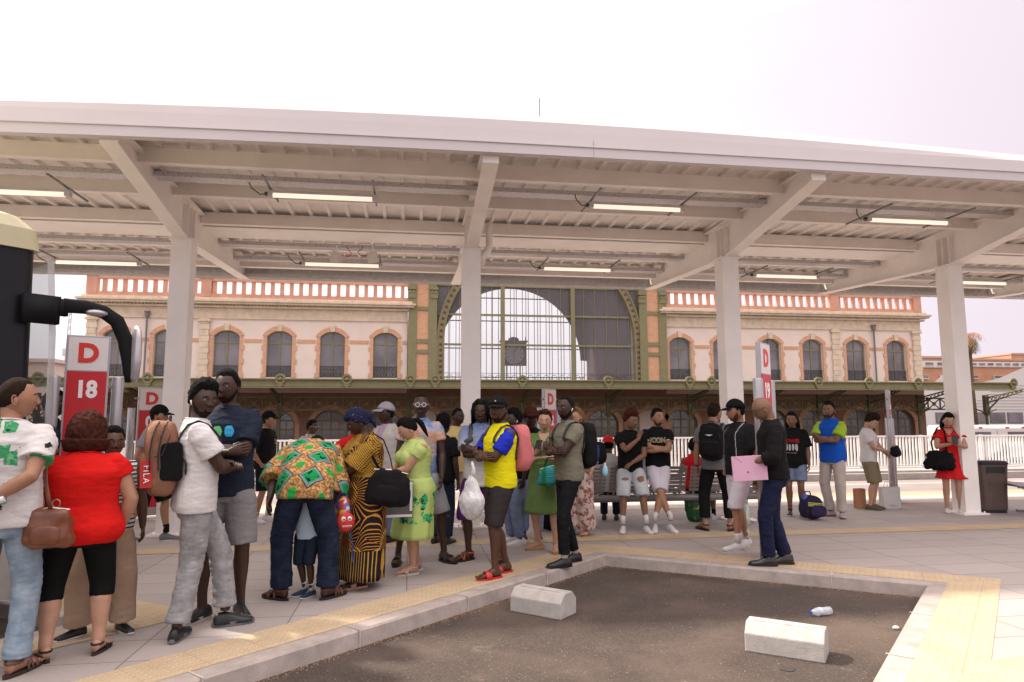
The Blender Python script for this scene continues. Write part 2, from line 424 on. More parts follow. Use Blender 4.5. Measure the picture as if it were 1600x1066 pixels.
def purlin(y,zt,h,w,big=False,m=None):
    p=MB(); p.yz([(y-w/2,zt-h),(y-w/2,zt),(y+w/2,zt),(y+w/2,zt-h),(y+w/2-.012,zt-h),(y+w/2-.012,zt-.012),(y-w/2+.012,zt-.012),(y-w/2+.012,zt-h)] if not big else [(y-w/2,zt-h),(y-w/2,zt),(y+w/2,zt),(y+w/2,zt-h)],x0+.05,x1-.05)
    p.box(((x0+x1)/2,y,zt-h-.008),(x1-x0-.1,w+.03,.014)) 
    return p.build('purlin',m or M_white,can)
for y,zt,h,w,b in ((8.41,4.785,.18,.07,False),(9.6,4.765,.165,.07,False),(10.87,4.74,.17,.07,False),(11.3,4.73,.17,.62,True),(12.5,4.70,.09,.06,False),(13.4,4.68,.22,.10,False)):
    purlin(y-oy,zt,h,w,b)
# beams: tapered I sections
for X in BX:
    b=MB()
    prof=[(7.61,4.72),(7.61,4.52),(10.06,4.12),(10.34,4.12),(13.8,4.30),(13.8,4.66)]
    b.yz([(y-oy,z) for y,z in prof],X-.012,X+.012)
    bot=prof[1:5]
    for (ya,za),(yb,zb) in zip(bot[:-1],bot[1:]):
        b.bar((X,ya-oy,za),(X,yb-oy,zb),.19,.018)
    b.bar((X,7.61-oy,4.71),(X,13.8-oy,4.65),.19,.016)
    b.box((X,7.62-oy,4.62),(.19,.016,.2))
    for yy in (10.06,10.2,10.34): b.box((X,yy-oy,4.37),(.18,.012,.48))
    b.build('beam',M_white,can)
    if X in BX:
        c_=MB(); w=.26
        c_.box((X,0,2.055),(.27,.02,4.11)); 
        c_.box((X,-.13,2.055),(.27,.02,4.11)); c_.box((X,.13,2.055),(.27,.02,4.11)); c_.box((X-.125,0,2.055),(.015,.24,4.11)); c_.box((X+.125,0,2.055),(.015,.24,4.11))
        c_.box((X,0,4.105),(.34,.32,.02)); 
        co_=c_.build('column',M_white,can); 
        bp=MB(); bp.box((X,0,.012),(.46,.42,.024)); 
        for sx in (-.18,.18):
            for sy in (-.16,.16): bp.tube([(X+sx,sy,.024),(X+sx,sy,.05)],.013,6)
        bp.build('base_plate',M_white,co_)
fx_=MB(); rn=random.Random(9)
for k in range(150):
    fx_.box((x0+1+rn.random()*(x1-x0-2),rn.choice((7.9,8.1,10.1,10.5))-oy,4.835),(.012,.012,.03))
fx_=fx_.build('deck_fixings',M_dark,can); fx_['kind']='stuff'
# rain pipe at the second column
pp=MB(); X=BX[2]; pp.tube([(X+.28,.0,4.55),(X+.28,0,4.18),(X+.25,0,4.1),(X+.17,0,4.0),(X+.165,0,3.9)],.055,14); pp.build('rain_pipe',M_white,can,smooth=True)
# lightning rod
rod=MB(); p_=onY(842,190,7.7); rod.tube([(0,0,0),(0,0,.28)],.006,6); rod.tube([(0,0,0),(0,0,.05)],.012,8); ro=rod.build('lightning_rod',M_grey,loc=(p_.x,7.66,5.08)); tag(ro,'thin lightning rod standing up from the front of the canopy roof','lightning rod')
# cable trays
tray_m=bpy.data.materials.new('perforated_tray'); t=NT(tray_m); b=t.n['Principled BSDF']
vo=t.node('ShaderNodeTexVoronoi'); vo.inputs['Scale'].default_value=1; t.link(t.coord((26,60,60)),vo.inputs['Vector'])
t.link(t.ramp(vo.outputs['Distance'],[(.18,(.12,.11,.11)),(.24,(.62,.59,.6))]),b.inputs['Base Color']); b.inputs['Roughness'].default_value=.4; b.inputs['Metallic'].default_value=.3
for k,(y,z,lab) in enumerate(((8.95,4.60,'perforated cable tray running along the front half of the canopy'),(11.95,4.50,'perforated cable tray just behind the column line under the canopy'),(12.95,4.48,'rearmost perforated cable tray under the back of the canopy'))):
    t_=MB(); t_.box((0,0,0),(x1-x0-.4,.2,.004)); t_.box((0,-.1,.03),(x1-x0-.4,.004,.06)); t_.box((0,.1,.03),(x1-x0-.4,.004,.06))
    tag(t_.build('cable_tray',tray_m,loc=((x0+x1)/2,y,z)),lab,'cable tray')
# strip lights: hung under two carrying rails
M_tube=emit_mat('lit_tube','#ffe9d6',.33)
def strip_light(px,py,L,ln,label):
    p=onY(px,py,ln); z=p.z; r=thing('strip_light',label,'strip light',(p.x,ln,z),0,'lit strip lights under the white canopy')
    h=MB(); h.box((0,0,.035),(L,.075,.03)); h.box((-L/2-.03,0,.01),(.06,.085,.075)); h.box((L/2+.03,0,.01),(.06,.085,.075)); hh=h.build('housing',mat('lamp_housing',(.55,.53,.52),.5),r)
    d=MB(); d.tube([(-L/2,0,0),(L/2,0,0)],[(.035,.024)]*2,12,ref=(0,0,1)); d.build('lamp_tube',M_tube,r,smooth=True)
    for s in (-1,1):
        a=MB(); a.box((s*(L/2+.03),0,.075),(.022,1.02,.022)); a.box((s*(L/2+.03),-.0,.05),(.02,.02,.05)); a.build('carrying_rail',M_grey,r)
    c=MB(); c.tube([(-L/2-.06,0,.01),(-L/2-.16,0,.0),(-L/2-.25,-.06,.06),(-L/2-.28,-.1,.12)],.008,6); c.ell((-L/2-.08,0,.01),(.03,.03,.03),8,6); c.build('cable',mat('green_cable',(.03,.09,.03),.5),r)
    return r
front=[(15,300,'cut off by the left edge of the picture'),(505,308,'left of the second column'),(995,325,'between the second and third columns'),(1420,346,'right of the third beam')]
rear=[(152,411,'above the bus mirror arm'),(535,414,'under the two white floodlights'),(902,421,'above the station arch window'),(1228,432,'beside the third column top'),(1528,442,'rightmost of all, past the fourth column')]
for px,py,l in front: strip_light(px,py,1.25,8.86,'lit strip light of the front row, '+l)
for px,py,l in rear: strip_light(px,py,1.25,12.05,'lit strip light of the rear row, '+l)
# two small square floodlights with red cables
for i,px in enumerate((526,582)):
    p=onY(px,402,11.7); r=thing('floodlight','small square white fitting with red cable, %s of the pair under the canopy'%('left','right')[i],'floodlight',p,0,'pair of white square fittings under the canopy')
    b=MB(); b.box((0,0,0),(.2,.03,.19),R=Matrix.Rotation((.35,-.35)[i],3,'Z')@Matrix.Rotation(.5,3,'X')@Matrix.Rotation((.12,-.12)[i],3,'Y')); b.build('panel',mat('fitting_white',(.68,.64,.6),.5),r,bevel=.01)
    b=MB(); b.tube([(0,0,.08),(0,.02,.2)],.012,8); b.build('hanger',M_white,r)
    b=MB(); s=(1,-1)[i]; b.tube([(s*.08,0,.03),(s*.2,0,.02),(s*.25,0,.08),(s*.19,0,.13),(s*.16,0,.19)],.007,6); b.build('cable',mat('red_cable',(.45,.02,.02),.5),r)
# ================================================================ FENCE
fe=thing('white_fence','long white railing of close upright bars in front of the old station','fence',(0,18.4,.12))
bars=MB(); 
for k in range(-150,290):
    bars.box((k*.105,0,.46),(.045,.03,.86))
bars.build('bars',mat('fence_white',(.74,.71,.69),.45,var=.04),fe)
tag(C.objects[-1],kind='stuff')
for z in (.05,.9):
    r_=MB(); r_.box((7.3,0,z),(46,.05,.045)); r_.build('rail',mat('fence_white',(.74,.71,.69),.45,var=.04),fe)
for k in range(-15,31,2):
    r_=MB(); r_.box((k,0.03,.44),(.07,.05,.98)); r_.build('post',mat('fence_white',(.74,.71,.69),.45,var=.04),fe)
# ================================================================ OLD STATION
YF=46.; YC=40.
fx=lambda px: onY(px,560,YF).x
def fz(py,px=800): return onY(px,py,YF).z
M_plas=mat('pink_plaster',(.74,.61,.53),.85,var=.05,scale=.8,bump=.1)
M_stone=mat('cream_stone',(.64,.51,.38),.85,var=.16,scale=2.5,bump=.3,bscale=20)
def brick_mat(name,c1,c2,mort,s=1.):
    m=bpy.data.materials.new(name); t=NT(m); b=t.n['Principled BSDF']
    mp=t.node('ShaderNodeMapping'); mp.inputs['Rotation'].default_value=(PI/2,0,0); t.link(t.coord(),mp.inputs[0])
    br=t.node('ShaderNodeTexBrick'); t.link(mp.outputs[0],br.inputs[0]); br.inputs['Scale'].default_value=s
    br.inputs['Brick Width'].default_value=.26; br.inputs['Row Height'].default_value=.085; br.inputs['Mortar Size'].default_value=.012
    br.inputs['Color1'].default_value=(*c1,1); br.inputs['Color2'].default_value=(*c2,1); br.inputs['Mortar'].default_value=(*mort,1)
    t.link(t.mix(t.ramp(t.noise(3,4,.7),[(.3,0.),(.8,.5)]),br.outputs[0],tuple(x*1.25 for x in c2)),b.inputs['Base Color']); b.inputs['Roughness'].default_value=.85
    return m
M_brick=brick_mat('orange_brick',(.47,.20,.10),(.60,.30,.16),(.60,.45,.33))
M_terra=mat('terracotta',(.56,.29,.20),.8,var=.15,scale=2,bump=.15)
M_olive=mat('olive_painted_iron',(.205,.185,.088),.6,var=.12,scale=3,bump=.1)
M_olived=mat('olive_iron_dark',(.13,.115,.055),.6,var=.12,scale=3)
M_wood=mat('canopy_boarding',(.50,.20,.055),.7,var=.2,scale=4)
M_pane=bpy.data.materials.new('window_glass'); t=NT(M_pane); b=t.n['Principled BSDF']; t.link(t.ramp(t.noise(.5,3,.5),[(.35,(.10,.085,.09)),(.65,(.22,.19,.21))]),b.inputs['Base Color']); b.inputs['Roughness'].default_value=.12; b.inputs['Specular IOR Level'].default_value=.8
M_inter=mat('dark_interior',(.05,.035,.03),.9)
st=thing('old_station','old railway station with pink walls, orange brick window trim and a great glazed arch','railway station',(0,YF,0))
Y=0.
ZB=4.29; ZSP=6.95; ZAT=7.32; ZW=8.0 ; ZCOR=9.35; ZBAL0=9.6; ZBAL1=10.55
WW=.80   # half window width
winL=[fx(p) for p in (180,260,353,436,519,602)]; winR=[fx(p) for p in (1063,1131,1204,1270,1338,1401)]
def arcpts(xc,hw,zs,za,nseg=10):
    h=za-zs; R=(hw*hw+h*h)/(2*h); cz=za-R; a0=math.asin(hw/R)
    return [(xc+R*math.sin(a),cz+R*math.cos(a)) for a in [-a0+2*a0*i/nseg for i in range(nseg+1)]]
def bay_wall(mb,xa,xb,xc,hw,z0,zb,zs,za,zt,y0,y1):
    ap=arcpts(xc,hw,zs,za); k=len(ap)//2
    L=[(xa,z0),(xc,z0),(xc,zb),(xc-hw,zb)]+ap[:k+1]+[(xc,zt),(xa,zt)]
    Rr=[(xc,z0),(xb,z0),(xb,zt),(xc,zt)]+ap[k:]+[(xc+hw,zb),(xc,zb)]
    if zb<=z0+1e-6:
        L=[(xa,z0),(xc-hw,z0)]+ap[:k+1]+[(xc,zt),(xa,zt)]; Rr=[(xb,z0),(xb,zt),(xc,zt)]+ap[k:]+[(xc+hw,z0)]
    mb.xz(L,y0,y1); mb.xz(Rr,y0,y1)
XL0=fx(133); XL1=fx(636); XR0=fx(1040); XR1=fx(1440)
wall=MB(); gw=MB()
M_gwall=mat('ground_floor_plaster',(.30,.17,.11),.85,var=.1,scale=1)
for wins,a,b in ((winL,XL0,XL1),(winR,XR0,XR1)):
    wall=MB(); gw=MB(); edges=[a]+[(wins[i]+wins[i+1])/2 for i in range(len(wins)-1)]+[b]
    for i,xc in enumerate(wins):
        bay_wall(wall,edges[i],edges[i+1],xc,WW,3.3,ZB,ZSP,ZAT,ZCOR,0,.5)
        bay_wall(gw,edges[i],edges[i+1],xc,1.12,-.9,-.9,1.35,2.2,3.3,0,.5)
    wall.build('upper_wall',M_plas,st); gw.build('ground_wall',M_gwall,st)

# central ground wall
cgw=MB(); cc=[fx(p) for p in (665,745,842,940,1015)]
ed=[XL1]+[(cc[i]+cc[i+1])/2 for i in range(4)]+[XR0]
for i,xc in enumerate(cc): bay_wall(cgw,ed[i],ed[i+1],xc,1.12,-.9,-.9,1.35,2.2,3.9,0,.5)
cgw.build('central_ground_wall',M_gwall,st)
# side and rear volumes, roofs
for a,b in ((XL0,XL1),(XR0,XR1)):
    vol=MB()
    vol.box((a+.2,8.2,4.3),(.4,15.4,10.2)); vol.box((b-.2,8.2,4.3),(.4,15.4,10.2)); vol.box(((a+b)/2,16.1,4.3),(b-a,.4,10.2)); vol.box(((a+b)/2,8.,9.45),(b-a-.2,15.6,.15)); vol.box(((a+b)/2,8.,3.6),(b-a-.9,14.6,.2))
    vol.build('rear_walls_and_roof',M_plas,st)
def window(xc,z0,hw,zs,za,par,rail=True,door=False):
    fr=MB(); y0,y1=.22,.30; fw=.07
    fr.box((xc-hw+fw/2,.26,(z0+zs)/2),(fw,.08,zs-z0)); fr.box((xc+hw-fw/2,.26,(z0+zs)/2),(fw,.08,zs-z0)); fr.box((xc,.265,(z0+za)/2-.03),(.09,.09,za-z0-.06))
    fr.box((xc,.26,zs-.42),(2*hw-.02,.07,.09)); fr.box((xc,.26,z0+.05),(2*hw,.07,.1))
    ap=arcpts(xc,hw,zs,za); ip=arcpts(xc,hw-fw,zs-.0,za-fw)
    fr.xz(ap+list(reversed(ip)),.22,.30)
    if door: fr.box((xc,.27,1.5),(2*hw,.06,.1)); 
    if door:
        for k in (-.5,.5): fr.box((xc+hw*k,.27,(z0+1.4)/2),(.06,.05,1.4-z0)); 
        for zz in (.9,.5,-.3): fr.box((xc,.275,zz),(2*hw,.04,.05))
        for ang in (-50,-25,25,50):
            a=math.radians(ang); fr.bar((xc,.27,1.4),(xc+math.sin(a)*.95,.27,1.4+math.cos(a)*.7),.04,.04,up=Vector((0,1,0)))
    f=fr.build('window' if not door else 'arched_door',M_olive,par)
    pn=MB(); pn.xz([(xc-hw,z0)]+ap+[(xc+hw,z0)],.262,.268); pn.build('pane',M_pane,f)
    if rail:
        r=MB(); 
        for zz in (z0+.06,z0+.74): r.box((xc,.08,zz),(2*hw-.02,.03,.04))
        k=-hw+.08
        while k<hw: r.box((xc+k,.08,z0+.4),(.018,.018,.66)); k+=.13
        k=-hw+.2
        while k<hw-.1:
            for s in (-1,1): 
                q=[(xc+k+.09*math.cos(a)*1.,.08,z0+.4+s*.16+.12*math.sin(a)) for a in [2*PI*j/10 for j in range(11)]]
                r.tube(q,.011,4,cap=False)
            k+=.2
        r.build('balcony_rail',M_dark,f)
    return f
for wins in (winL,winR):
    for xc in wins:
        window(xc,ZB,WW,ZSP,ZAT,st); window(xc,-.9,1.1,1.35,2.19,st,False,True)
for xc in cc: window(xc,-.9,1.1,1.35,2.19,st,False,True)
# brick surrounds
for wins,xa,xb in ((winL,XL0,XL1),(winR,XR0,XR1)):
    for i,xc in enumerate(wins):
        b=MB()
        op=arcpts(xc,WW+.27,ZSP+.05,ZAT+.30,12); ip=arcpts(xc,WW,ZSP,ZAT,12)
        b.xz(op+list(reversed(ip)),-.06,.04)
        nb=9; hh=(ZSP-ZB)/nb
        for s in (-1,1):
            for j in range(nb):
                w=.20 if j%3 else .30
                b.box((xc+s*(WW+w/2),-.0275,ZB+hh*(j+.5)),(w,.055+.003*(j%2),hh))
        b.build('brick_surround',M_brick,st)
        k=MB(); k.xz([(xc-.13,ZAT-.02),(xc+.13,ZAT-.02),(xc+.19,ZAT+.42),(xc-.19,ZAT+.42)],-.12,.02); k.build('keystone',M_stone,st)
    ed=[xa+.4]+list(wins)+[xb-.05]
    for i in range(len(ed)-1):
        a=ed[i]+(WW+.29 if i else 0); b_=ed[i+1]-(WW+.29 if i<len(ed)-2 else 0)
        if b_-a>.1: sc=MB(); sc.box(((a+b_)/2,-.02,ZSP-.30),(b_-a,.045,.22)); sc.build('brick_string_course',M_brick,st)
    en=MB(); a,b_=xa,xb
    en.box(((a+b_)/2,-.03,ZW+.10),(b_-a+.1,.16,.10)); en.box(((a+b_)/2,-.01,ZW+.45),(b_-a+.04,.10,.6)); en.box(((a+b_)/2,-.12,ZW+.82),(b_-a+.5,.34,.12)); en.box(((a+b_)/2,-.26,ZCOR-.33),(b_-a+.9,.62,.12)); en.box(((a+b_)/2,-.32,ZCOR-.2),(b_-a+1.1,.74,.12)); en.box(((a+b_)/2,-.2,ZCOR-.05),(b_-a+.6,.5,.16))
    k=a+.1
    while k<b_: en.box((k,-.17,ZW+.94),(.1,.22,.1)); k+=.22
    en.build('cornice',M_stone,st)
    bl=MB(); bl.box(((a+b_)/2,-.05,ZBAL0-.12),(b_-a+.2,.36,.34)); bl.box(((a+b_)/2,-.05,ZBAL1),(b_-a+.2,.34,.16)); 
    k=a+.3
    while k<b_-.2:
        bl.box((k,-.05,(ZBAL0+ZBAL1)/2),(.23,.2,ZBAL1-ZBAL0-.1)); bl.box((k,-.05,ZBAL0+.09),(.27,.22,.05)); k+=.6
    for pxx in ([a+.2,a+.2+(winL[2]-winL[1])*1.9] if xa==XL0 else [fx(1306),b_-.25]): bl.box((pxx,-.05,(ZBAL0+ZBAL1)/2+.02),(.62,.44,ZBAL1-ZBAL0+.34)); bl.box((pxx,-.05,ZBAL1+.13),(.74,.54,.10))
    bl.build('balustrade',M_terra,st)
for xc in list(winL)+list(winR)+cc:
    b=MB(); op=arcpts(xc,1.42,1.40,2.52,14); ip=arcpts(xc,1.12,1.35,2.2,14)
    b.xz(op+list(reversed(ip)),-.05,.04)
    for s_ in (-1,1): b.box((xc+s_*1.27,-.005,.2),(.29,.09,2.3))
    b.build('arch_surround',M_brick,st)
# pilasters of quoins
def quoin(xc,w=.62):
    q=MB(); z=3.9; i=0
    while z<ZW-.25: 
        ww=w if i%2 else w*.86; q.box((xc,-.07,z+.19),(ww,.2,.365)); z+=.38; i+=1
    q.box((xc,-.1,ZW-.08),(w+.16,.28,.14)); q.build('quoin_pilaster',M_stone,st)
for px in (141,318): quoin(fx(px))
for px in (1306,1432): quoin(fx(px),.66)
# drain pipes
for px in (228,1365):
    d=MB(); x_=fx(px); d.tube([(x_,-.2,3.9),(x_,-.2,8.0)],.06,10); d.tube([(x_,-.22,8.0),(x_,-.22,8.12),(x_,-.22,8.3),(x_,-.22,8.42)],[.08,.13,.14,.2],10); d.build('drain_pipe',mat('pipe_grey',(.17,.15,.15),.6),st)
# iron piers with brick panels flanking the arch
ZP0=3.7; ZP1=fz(447,840)+.25
for pa,pb in ((637,682),(998,1040)):
    a,b=fx(pa),fx(pb); p=MB(); xm=(a+b)/2; w=b-a
    p.box((a+.28,-.12,(ZP0+ZP1)/2),(.56,.5,ZP1-ZP0)); p.box((b-.28,-.12,(ZP0+ZP1)/2),(.56,.5,ZP1-ZP0))
    for z in (ZP0+.15,6.05,6.75,8.95,ZP1-.1): p.box((xm,-.115,z),(w-1.1,.46,.26))
    for s in (a+.21,b-.21): p.box((s,-.16,ZP1-1.1),(.5,.54,.5)); p.box((s,-.19,ZP1-.7),(.56,.6,.16)); p.ell((s-.12,-.44,ZP1-.95),(.09,.05,.12),8,6); p.ell((s+.12,-.44,ZP1-.95),(.09,.05,.12),8,6)
    p.box((xm,-.2,ZP1+.08),(w+.3,.7,.2))
    z=ZP0+.2
    while z<ZP1-1.3:
        for s in (a+.06,a+.36,b-.36,b-.06): p.ell((s,-.37,z),(.022,.015,.022),6,4)
        z+=.25
    pp_=p.build('iron_pier',M_olive,st)
    q=MB(); q.box((xm,-.02,(ZP0+ZP1)/2),(w-1.13,.5,ZP1-ZP0-.1)); q.build('brick_panel',M_brick,pp_)
    q=MB(); q.box((xm,.9,5.2),(w,1.5,12.)); q.build('pier_core',M_plas,pp_)
# big glazed arch
AX0,AX1=fx(683),fx(1001); axc=(AX0+AX1)/2; AR=(AX1-AX0)/2; AZ=6.85
def ring(xc,zc,r0,r1,y0,y1,n=48,a0=0,a1=PI):
    o=[(xc+r1*math.cos(a0+(a1-a0)*i/n),zc+r1*math.sin(a0+(a1-a0)*i/n)) for i in range(n+1)]
    q=[(xc+r0*math.cos(a0+(a1-a0)*i/n),zc+r0*math.sin(a0+(a1-a0)*i/n)) for i in range(n+1)]
    return o+list(reversed(q)),y0,y1
aw=thing('arch_window','','')
bpy.data.objects.remove(aw)
am=MB()
R0=AR-.42; R1=AR-.02
rr_=ring(axc,AZ,R0,R1,-.25,.15); am.xz(*rr_)
for s_ in (-1,1): am.box((axc+s_*(R0+R1)/2,-.05,(3.7+AZ)/2),(.4,.4,AZ-3.7)); am.box((axc+s_*(R1+.015),-.06,(3.7+AZ)/2),(.09,.52,AZ-3.7)); am.box((axc+s_*(R0-.01),-.06,(3.7+AZ)/2),(.08,.52,AZ-3.7))
rr_=ring(axc,AZ,R1-.03,R1+.06,-.32,.2); am.xz(*rr_); rr_=ring(axc,AZ,R0-.05,R0+.03,-.32,.2); am.xz(*rr_)
arch=am.build('arch_rib',M_olive,st)
def stud(x_,z_): dm=MB(); dm.tube([(x_,-.262,z_),(x_,-.24,z_)],.105,10); dm.build('stud',mat('oxblood_paint',(.12,.02,.015),.5),arch)
for i in range(52):
    a=PI*(i+.5)/52; rr=(R0+R1)/2; stud(axc+rr*math.cos(a),AZ+rr*math.sin(a))
for s_ in (-1,1):
    for k in range(8): stud(axc+s_*(R0+R1)/2,3.95+.37*k)
def arch_top(x): 
    d=R0*R0-(x-axc)**2; return AZ+math.sqrt(max(d,0))
mu=MB(); x=AX0+.5
i=0
mj=[fx(785),fx(895)]
k=0
xs=[]
for sgm in range(3):
    a_=[AX0+.02,mj[0],mj[1]][sgm]; b_=[mj[0],mj[1],AX1-.02][sgm]; nm=6
    for j in range(1,nm): xs.append(a_+(b_-a_)*j/nm)
for x in xs:
    zt=AZ+6.5
    mu.box((x,0,(ZP0+zt)/2),(.035,.06,zt-ZP0))
for x in mj:
    mu.box((x,-.06,(ZP0+AZ+6.6)/2),(.2,.22,AZ+6.6-ZP0)); mu.box((x,-.18,(ZP0+AZ+6.6)/2),(.3,.03,AZ+6.6-ZP0))
for py in (449,494,540):
    mu.box((axc,-.02,fz(py,842)),(AX1-AX0-.1,.1,.13))
mu.box((axc,-.02,ZP0+.1),(AX1-AX0,.12,.2))
gm=mu.build('glazing_bars',M_olive,st)
gr=MB()
for x in [AX0+.3+.55*k for k in range(24)]:
    q=[(x+.2*math.cos(a),-.04,ZP0+.62+.22*math.sin(a)) for a in [2*PI*j/12 for j in range(13)]]; gr.tube(q,.015,4,cap=False)
gr.box((axc,-.04,ZP0+.95),(AX1-AX0-.1,.03,.03)); gr.box((axc,-.04,ZP0+.35),(AX1-AX0-.1,.03,.03)); gr.build('grille',M_olived,gm)
gl=MB(); gl.box((axc,.03,(ZP0+AZ+6.5)/2),(AX1-AX0,.012,AZ+6.5-ZP0)); gl.build('glass',glass_mat('arch_glass',(.42,.37,.39),.10,.16),gm)
# hall behind: side walls, roof trusses, rear arch
hall=MB(); HD=15.
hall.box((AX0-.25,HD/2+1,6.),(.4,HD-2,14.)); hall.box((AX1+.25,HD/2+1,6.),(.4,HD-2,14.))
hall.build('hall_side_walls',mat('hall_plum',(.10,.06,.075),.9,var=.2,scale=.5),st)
rh=MB(); 
top=AZ+AR
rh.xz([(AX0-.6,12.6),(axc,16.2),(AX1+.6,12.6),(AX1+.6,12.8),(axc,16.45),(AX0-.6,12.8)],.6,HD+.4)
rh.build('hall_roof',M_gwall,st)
# front gable above the arch, cornice
gb=MB(); ar=[(axc+(AR+.04)*math.cos(PI-PI*i/32),AZ+(AR+.04)*math.sin(PI-PI*i/32)) for i in range(33)]
gb.xz([(AX0-.14,AZ)]+ar+[(AX1+.14,AZ),(AX1+.04,AZ+7.2),(axc,AZ+10.),(AX0-.04,AZ+7.2)][:],.22,.34)
gb.build('spandrel_glazing',mat('spandrel_grey',(.075,.062,.066),.5,var=.25,spec=.25),st)
fg=MB(); fg.bar((AX0-1,.1,AZ+7.1),(axc,.1,AZ+10.2),.7,.45,up=Vector((0,0,1))); fg.bar((axc,.1,AZ+10.2),(AX1+1,.1,AZ+7.1),.7,.45); fg.build('gable_cornice',M_olive,st)
ra=MB(); rr0=AR-.12; AZ_=AZ
ar=[(axc+rr0*math.cos(PI-PI*i/32),AZ+rr0*math.sin(PI-PI*i/32)) for i in range(33)]
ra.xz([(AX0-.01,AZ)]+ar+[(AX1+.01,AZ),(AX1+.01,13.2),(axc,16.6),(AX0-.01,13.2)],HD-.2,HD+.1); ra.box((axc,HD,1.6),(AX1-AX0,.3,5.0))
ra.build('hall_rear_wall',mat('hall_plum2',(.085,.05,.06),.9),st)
rm=MB(); x=AX0+.6
while x<AX1-.4:
    zt=AZ+math.sqrt(max(0,rr0**2-(x-axc)**2)); rm.box((x,HD,(4.1+zt)/2),(.05,.05,zt-4.1)); x+=.55
for z in (5.3,7.9,10.4,12.5):
    hw_=math.sqrt(max(0,rr0**2-max(0,z-AZ)**2)); rm.box((axc,HD,z),(2*hw_,.07,.09))
rm.xz(ring(axc,AZ,rr0-.5,rr0,0,0)[0],HD-.5,HD-.3)
rm.build('rear_glazing_bars',mat('oxblood_dark',(.11,.05,.06),.7),st); AZ=AZ_
# roof ties and braces in the hall
tr=MB()
for yy in (4.5,9.,13.5):
    tr.tube([(AX0,yy,12.4),(axc,yy,15.9),(AX1,yy,12.4)],.09,6,cap=False); tr.tube([(AX0,yy,12.4),(axc,yy,13.6),(AX1,yy,12.4)],.05,6,cap=False)
    for k in (-.6,-.3,.3,.6): tr.tube([(axc+AR*k,yy,12.4+3.5*(1-abs(k))),(axc+AR*k*.7,yy,12.6+(1-abs(k))*1.1)],.04,6)
tr.build('hall_trusses',M_gwall,st)
# clock hanging in the hall
ck_p=onY(803,553,YF+14); ck=thing('station_clock','square dark clock with a pale round face seen through the arch window','clock',(ck_p.x,YF+14,ck_p.z))
b=MB(); b.box((0,.2,0),(2.3,.4,2.1)); b.box((0,.2,1.12),(2.5,.5,.14)); b.ell((0,.2,1.3),(.5,.2,.25),10,6); b.tube([(-1.1,.2,1.1),(-1.1,.2,1.6)],[.1,.02],6); b.tube([(1.1,.2,1.1),(1.1,.2,1.6)],[.1,.02],6); b.tube([(-.6,.3,-1.),(-.6,.3,-3.5)],.06,6); b.tube([(.6,.3,-1.),(.6,.3,-3.5)],.06,6); b.build('case',mat('clock_case',(.08,.065,.075),.6),ck)
b=MB(); b.tube([(0,-.03,0),(0,0,0)],.88,32); fc=b.build('dial',mat('clock_dial',(.78,.75,.76),.5,var=0),ck)
b=MB()
for k in range(12):
    a=k*PI/6; b.bar((.62*math.sin(a),-.04,.62*math.cos(a)),(.8*math.sin(a),-.04,.8*math.cos(a)),.07,.02,up=Vector((0,1,0)))
b.bar((0,-.05,0),(.28,-.05,.66),.06,.02,up=Vector((0,1,0))); b.bar((0,-.05,0),(.05,-.05,-.45),.07,.02,up=Vector((0,1,0))); b.build('hands_and_marks',M_dark,fc)
# ---- station platform canopy
cn=thing('station_canopy','olive iron platform canopy with round medallions along the old station front','canopy',(0,YC,0))
CX0=onY(-260,600,YC).x; CX1=onY(1586,600,YC).x; ZC1=3.87; ZC0=3.36
b=MB(); b.box(((CX0+CX1)/2,.06,(ZC0+ZC1)/2),(CX1-CX0,.12,ZC1-ZC0-.1)); b.box(((CX0+CX1)/2,0.0,ZC1-.03),(CX1-CX0+.1,.3,.07)); b.box(((CX0+CX1)/2,.0,ZC0),(CX1-CX0,.22,.05)); b.build('edge_beam',M_olive,cn)
b=MB(); b.add([(CX0,.1,3.5),(CX1,.1,3.5),(CX1,6.0,3.7),(CX0,6.0,3.7)],[(0,1,2,3)]); b.build('boarded_soffit',M_wood,cn)
b=MB(); b.add([(CX0,.1,3.86),(CX1,.1,3.86),(CX1,6.0,4.05),(CX0,6.,4.05)],[(0,1,2,3)]); b.build('roof_sheet',M_grey,cn)
med=[-160,-20,60,231,438,542,641,680,816,950,1077,1111,1278,1357,1433,1582]
YK=3.2
for px in med:
    X=onY(px,600,YC).x
    m_=MB(); m_.tube([(X,-.02,ZC1-.02),(X,-.12,ZC1-.02)],.30,20); m_.xz([(X-.12,ZC1-.25),(X+.12,ZC1-.25),(X+.2,ZC0+.14),(X,ZC0+.02),(X-.2,ZC0+.14)],-.1,-.02)
    m_=m_.build('medallion',M_olive,cn); d_=MB(); d_.tube([(X,-.12,ZC1-.02),(X,-.125,ZC1-.02)],.19,16); d_.build('shade_disc',mat('medallion_shade',(.07,.06,.03),.7),m_); d_=MB(); d_.ell((X,-.13,ZC1-.02),(.09,.05,.09),12,8); d_.build('boss',M_olive,m_)  # flat raised disc, its dark colour paints the shade of a hollow
